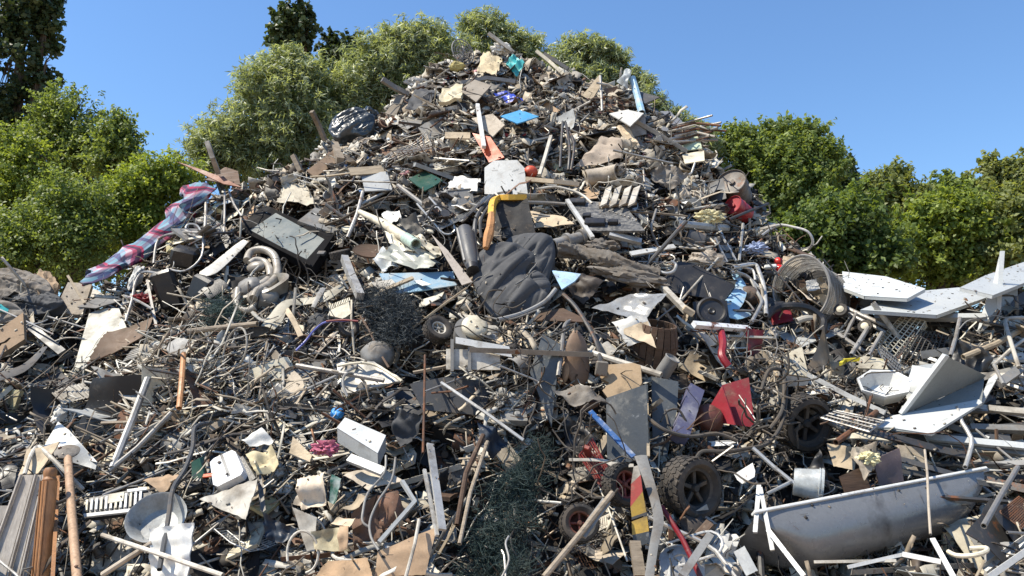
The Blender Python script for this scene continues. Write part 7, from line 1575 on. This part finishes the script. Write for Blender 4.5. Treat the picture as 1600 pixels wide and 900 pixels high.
def v_can():
    r, h = rv(.025,.05), rv(.09,.2); return [(g_lathe([(.001,0),(r*.9,0),(r,.006),(r*.97,h*.4),(r,h*.8),(r*.5,h*.93),(r*.3,h),(.001,h)], 14, .25, rv(0,9)), Matrix.Rotation(R(90), 4, 'Y'))]
def v_disc(): r = rv(.06,.14); return [g_lathe([(.001,0),(r*.4,.004),(r*.45,.012),(r*.9,.010),(r,0),(r*.97,-.006),(.001,-.006)], 22, .05)]
def v_ubar():
    w_, h, r = rv(.15,.26), rv(.3,.5), rv(.008,.012); q = []
    for i in range(7): a = math.pi*i/6; q.append(Vector((h + math.sin(a)*w_*.5, -math.cos(a)*w_*.5, 0)))
    p = [Vector((0,-w_*.5,0))] + q + [Vector((0,w_*.5,0))]
    return [g_tube(p, r, 7, hollow=1), g_tube([(h*.35,-w_*.5,0),(h*.35,w_*.5,0)], r*.8, 6)]
def v_hose():
    p = []; r = rv(.10,.22); a0 = rv(0,6); n = rnd.randint(8,15)
    for i in range(n): a = a0 + i*.45; p.append(Vector((math.cos(a)*r*(1+i*.02), math.sin(a)*r*.8, i*.006)))
    return [g_tube(smoothpath(p, 2), rv(.007,.014), 7, hollow=1)]
def v_machine():
    q = []
    for i in range(rnd.randint(5,9)):
        M = Matrix.Translation((rv(-.09,.09), rv(-.06,.06), rv(-.03,.03))) @ Matrix.Rotation(rv(0,3), 4, Vector((rv(-1,1), rv(-1,1), rv(-1,1))).normalized())
        q.append((g_box(rv(.03,.12), rv(.02,.08), rv(.015,.05), .004), M) if rnd.random() < .5 else (g_lathe([(.001,0),(.03,0),(.03,.01),(rv(.012,.025),.012),(.02,.05),(.034,.052),(.034,.06),(.001,.06)], 12), M))
    q.append(g_tube(smoothpath([(-.1,0,.02),(-.02,.09,.04),(.08,.06,.03),(.12,-.04,.05)], 4), .006, 6)); return q
def v_spring():
    n = rnd.randint(40,70); r = rv(.015,.03); return [g_tube([(i*.0032 - n*.0016, math.cos(i*.8)*r, math.sin(i*.8)*r) for i in range(n)], .003, 4)]
def v_branch():
    p = [Vector((0,0,0))]
    for i in range(7): p.append(p[-1] + Vector((rv(.07,.12), rnd.gauss(0,.025), rnd.gauss(0,.02))))
    q = [g_tube(p, [.012-.0013*i for i in range(8)], 5)]
    for k in (2,4,5):
        e = p[k] + Vector((rv(.08,.2), rv(-.15,.15), rv(-.08,.1))); q.append(g_tube([p[k], p[k].lerp(e,.5)+Vector((0,0,.015)), e], [.005,.004,.002], 4))
    return q
def v_corr():
    L, W = rv(.15,.3), rv(.1,.22); pr = []; n = 22
    for i in range(n): pr.append((-W + 2*W*i/(n-1), .012*math.sin(i*1.57)))
    return [g_prof(pr, 2*L, .003)]
def v_block(): L, W, H = rv(.05,.14), rv(.04,.09), rv(.02,.06); return [g_sheet((-L,-W,0),(L,-W,0),(L,W,0),(-L,W,0), 5, 4, H, .008, 5, .05, seed=rv(0,99))]
def v_bracket():
    L, W = rv(.05,.12), rv(.02,.05); t = .005; return [g_box(2*L, 2*W, t), (g_box(t, 2*W, L), Matrix.Translation((L, 0, L/2+t/2+.001))), (g_lathe([(.001,0),(.012,0),(.012,.012),(.001,.012)], 6), Matrix.Translation((-L*.5, 0, t/2)))]
# name, builder, variants, count, materials(with colour word), sentence, category, scale range, zone, lift
MW = [(steel,'grey steel'),(dsteel,'dark steel'),(rusty,'rusty'),(dsteel,'dark steel'),(alu,'dull aluminium'),(offw,'dirty white'),(steel,'grey steel')]
WW = [(wood,'weathered brown wooden'),(woodl,'pale wooden'),(woodd,'dark brown wooden')]
PW = [(cream,'cream plastic'),(dgrey,'dark grey plastic'),(black,'black plastic'),(black,'black plastic'),(offw,'dirty white'),(mgrey,'grey plastic')]
KINDS_ = [
 ('metal_pipe', v_pipe, 8, 130, MW, 'straight pipe', 'pipe', (.45,1.3), None, (-.02,.10)),
 ('bent_tube', v_bent, 14, 110, MW, 'bent tube', 'tube', (.5,1.2), None, (-.02,.12)),
 ('wooden_board', v_board, 10, 120, WW, 'board', 'board', (.4,1.4), None, (-.05,.06)),
 ('wooden_stick', v_stick, 8, 55, WW, 'stick', 'stick', (.5,1.3), None, (-.03,.08)),
 ('sheet_metal_scrap', v_sheet, 18, 270, [(lgrey,'light grey'),(cream,'cream'),(mgrey,'mid grey'),(steel,'bare steel'),(offw,'dirty white'),(beige,'beige'),(rusty,'rusty'),(dsteel,'dark steel'),(black,'black'),(woodd,'dark brown')], 'crumpled sheet of metal', 'scrap sheet', (.45,2.1), None, (-.08,.04)),
 ('flanged_panel', v_panel, 6, 60, [(lgrey,'light grey'),(mgrey,'mid grey'),(offw,'dirty white'),(dgrey,'dark grey'),(cream,'cream')], 'panel with folded rims', 'panel', (.5,1.7), None, (-.08,.04)),
 ('angle_bar', v_angle, 6, 80, MW, 'angle bar', 'metal bar', (.5,1.2), None, (-.04,.09)),
 ('channel_strip', v_channel, 6, 70, [(alu,'dull aluminium'),(white,'white'),(cream,'cream plastic'),(dsteel,'dark steel'),(dgrey,'dark grey')], 'grooved strip', 'strip', (.5,1.2), None, (-.05,.08)),
 ('loose_cable', v_cable, 14, 130, [(cablem,'black'),(cablem,'black'),(offw,'dirty white'),(mgrey,'grey'),(rusty,'brown')], 'curling cable', 'cable', (.6,1.4), None, (-.02,.12)),
 ('cardboard_piece', v_card, 10, 100, [(card,'brown'),(cardl,'pale buff'),(woodd,'wet dark brown')], 'torn piece of cardboard', 'cardboard', (.4,1.4), None, (-.08,.03)),
 ('broken_casing', v_casing, 8, 100, PW + [(lgrey,'light grey')], 'broken appliance casing', 'casing', (.5,1.6), None, (-.08,.03)),
 ('wire_grille', v_grille, 7, 45, [(steel,'grey'),(rusty,'rusty'),(white,'white coated'),(dsteel,'dark')], 'wire grille', 'grille', (.6,1.6), None, (-.03,.06)),
 ('plastic_bag', v_bag, 9, 60, [(blackfab,'black'),(paper,'white'),(greyc,'muddy grey'),(film,'cloudy clear'),(beige,'beige')], 'crumpled bag', 'bag', (.45,1.5), None, (-.06,.03)),
 ('crumpled_paper', v_paper, 8, 110, [(paper,'white'),(cardl,'buff'),(offw,'grey-white'),(beige,'beige')], 'crumpled paper', 'paper', (.4,1.5), None, (-.04,.04)),
 ('plastic_tray', v_tray, 4, 24, PW, 'shallow tray', 'tray', (.5,1.2), None, (-.05,.04)),
 ('bucket', v_pot, 5, 26, [(dgrey,'dark grey'),(offw,'dirty white'),(mgrey,'grey'),(rusty,'rusty brown')], 'bucket on its side', 'bucket', (.5,1.5), None, (-.05,.04)),
 ('bottle', v_can, 5, 40, [(frost,'clear plastic'),(offw,'white'),(black,'black'),(alu,'metal'),(cream,'cream')], 'dented bottle', 'bottle', (.6,1.2), None, (-.03,.05)),
 ('round_lid', v_disc, 4, 30, [(offw,'dirty white'),(mgrey,'grey'),(dgrey,'dark grey'),(alu,'metal')], 'round lid', 'lid', (.5,1.1), None, (-.03,.05)),
 ('chair_frame', v_ubar, 5, 34, [(steel,'grey'),(white,'white'),(dsteel,'dark'),(alu,'dull aluminium')], 'bent tubular chair frame', 'chair frame', (.5,1.1), None, (0,.10)),
 ('rubber_hose', v_hose, 6, 44, [(cablem,'black'),(mgrey,'grey'),(offw,'dirty white')], 'looped hose', 'hose', (.5,1.1), None, (-.02,.09)),
 ('machine_part', v_machine, 9, 150, [(dsteel,'dark oily'),(dsteel,'dark oily'),(rusty,'rusty'),(steel,'grey metal'),(black,'black')], 'machine part', 'machine part', (.5,1.6), None, (-.06,.05)),
 ('coil_spring', v_spring, 3, 20, [(steel,'grey'),(rusty,'rusty'),(dsteel,'dark')], 'coil spring', 'spring', (.7,1.5), None, (-.02,.06)),
 ('dry_branch', v_branch, 6, 44, [(barkm,'grey-brown'),(woodd,'dark brown')], 'dry branch', 'branch', (.5,1.2), None, (-.02,.08)),
 ('corrugated_scrap', v_corr, 4, 22, [(cream,'cream'),(mgrey,'grey'),(offw,'dirty white'),(alu,'dull metal')], 'corrugated scrap', 'corrugated sheet', (.5,1.1), None, (-.06,.04)),
 ('rubble_block', v_block, 6, 50, [(cream,'cream'),(foam,'pale yellow'),(mgrey,'grey'),(woodd,'brown'),(offw,'off-white')], 'broken block', 'block', (.5,1.2), None, (-.05,.04)),
 ('metal_bracket', v_bracket, 5, 50, [(steel,'grey'),(dsteel,'dark'),(rusty,'rusty'),(white,'white')], 'folded bracket', 'bracket', (.6,1.4), None, (-.04,.06)),
]
PIECES = list(RAILS)
KEEP = [(800,430,110,100),(445,365,110,80),(1440,450,170,70),(1460,620,120,80),(1350,800,190,90),(412,440,60,70),(790,290,70,60),(980,660,90,90)]   # kept clear: jacket, television, white sheets, cabinet, bathtub, toilet, panel, slate boards
def place_pieces():
    for (nm, fn, nv, cnt, mats_, say, cat, sr, zone, lf) in KINDS_:
        variants = [vmesh(nm, fn()) for _ in range(nv)]; px = pixels(cnt*4, x0=-30, x1=1630, y1=905, zone=zone); W = world(px); k = len(px); Rm = rots(k, .38, None, 1.1); done = 0
        ext = [np.array([tuple(v.co) for v in me.vertices]) for me in variants]
        for i in range(k):
            if done >= cnt: break
            q = rnd.randrange(nv); s = rnd.uniform(*sr) * (1.12 if px[i, 1] < 300 else 1); s = min(s, 1.35) if px[i, 1] < 330 else s; M = Matrix(Rm[i].tolist()).to_4x4() @ Matrix.Diagonal((s, s, s, 1)); V = ext[q]
            hw = np.abs(V).max(0)
            pts = np.array([[a*hw[0], b_*hw[1], 0] for a in (-.9, -.45, 0, .45, .9) for b_ in (-.8, 0, .8)]) * s @ Rm[i].T + W[i]
            D = pts - np.array(CAM); z = D @ np.array(FW); X = 800 + F*D[:, 0]/z; Y = 450 - F*(D @ np.array(UPV))/z; mk = masked(X, Y).mean()
            L0 = hw[0]*s; thin = nm in ('metal_pipe', 'bent_tube', 'loose_cable', 'rubber_hose', 'angle_bar', 'dry_branch', 'wooden_stick')
            over = thin and L0 < .5 and rnd.random() < .13 and not any(((px[i, 0]-a)/p)**2 + ((px[i, 1]-b_)/q_)**2 < 1 for a, b_, p, q_ in KEEP)
            if mk > (.15 if thin else .14) and not over: continue
            # keep the outline of the heap: no large piece standing far out over the crest
            hh = hits(X, Y + 10)
            if np.isnan(hh).mean() > (.3 if thin else .22): continue
            l = rnd.uniform(*lf) + (.26 if mk > .15 else 0); c = Vector(W[i].tolist()); dr = (CAM - c).normalized()
            o = bpy.data.objects.new(nm, variants[q]); COL.objects.link(o); o.matrix_world = Matrix.Translation(c + dr*l) @ M
            m, cw = rnd.choice(mats_)
            if px[i, 1] < 260 and m in (dsteel, steel, black) and rnd.random() < .4: m, cw = rnd.choice(mats_)
            o.material_slots[0].link = 'OBJECT'; o.material_slots[0].material = m
            L = 2*hw[0]*s; PIECES.append((o, float(px[i, 0]), float(px[i, 1]), cw, say, nm, L)); o['category'] = cat; o['group'] = PLU.get(nm, nm.replace('_', ' ') + 's') + ' in the scrap heap'; done += 1
PLU = {'loose_cable': 'loose cables', 'dry_branch': 'dry branches', 'sheet_metal_scrap': 'pieces of scrap sheet metal', 'crumpled_paper': 'crumpled papers', 'rubber_hose': 'hoses'}
place_pieces()
def label_pieces():
    used = {}
    for rec in PIECES:
        o, x, y, cw, say, nm, L = rec
        near = sorted((math.hypot(x-a, y-b_), ph, a, b_) for a, b_, ph in LAND)
        big = 'long ' if L > .95 else 'short ' if L < .3 and nm in ('metal_pipe','wooden_stick','wooden_board','angle_bar','channel_strip') else 'small ' if L < .22 else ''
        d0, p0, a0, b0 = near[0]; rel = 'above' if y < b0 - 22 and abs(y-b0) > abs(x-a0)*.7 else 'below' if y > b0 + 22 and abs(y-b0) > abs(x-a0)*.7 else 'beside'
        cands = [f'{big}{cw} {say} {rel} the {p0}']
        for k in range(1, 4):
            cands.append(f'{big}{cw} {say} between the {p0} and the {near[k][1]}')
        cands += [f'{big}{cw} {say} near the {near[k][1]}' for k in range(1, 6)]
        ang = abs(math.degrees(math.atan2(*(lambda v: (v.z, math.hypot(v.x, v.y)))(o.matrix_world.to_3x3() @ Vector((1, 0, 0))))))
        tilt = 'steep ' if ang > 40 else 'level ' if ang < 12 else 'slanting '
        cands += [tilt + c for c in cands[:5]]
        for c in cands:
            if c not in used and len(c.split()) <= 16: break
        else: c = cands[0]
        used[c] = 1; o['label'] = c
label_pieces()

import re as _re
_PARTW = set('base top body stem shade head leg seat back backrest arm cord door side front rear drawer handle knob panel frame face lid cap foot blade slat bezel pane wheel tyre rim roof trunk crown'.split())
for o in list(COL.objects):
    if o.parent is None and 'category' in o:
        o['kind'] = 'thing'; w_ = _re.sub(r'\.\d+$', '', o.name).split('_'); l = w_[-1]; l = l[:-1] if l.endswith('s') and l[:-1] in _PARTW else l
        if len(w_) > 1 and l in _PARTW: o.name = 'tubular_chair_skeleton' if w_ == ['chair', 'frame'] else l
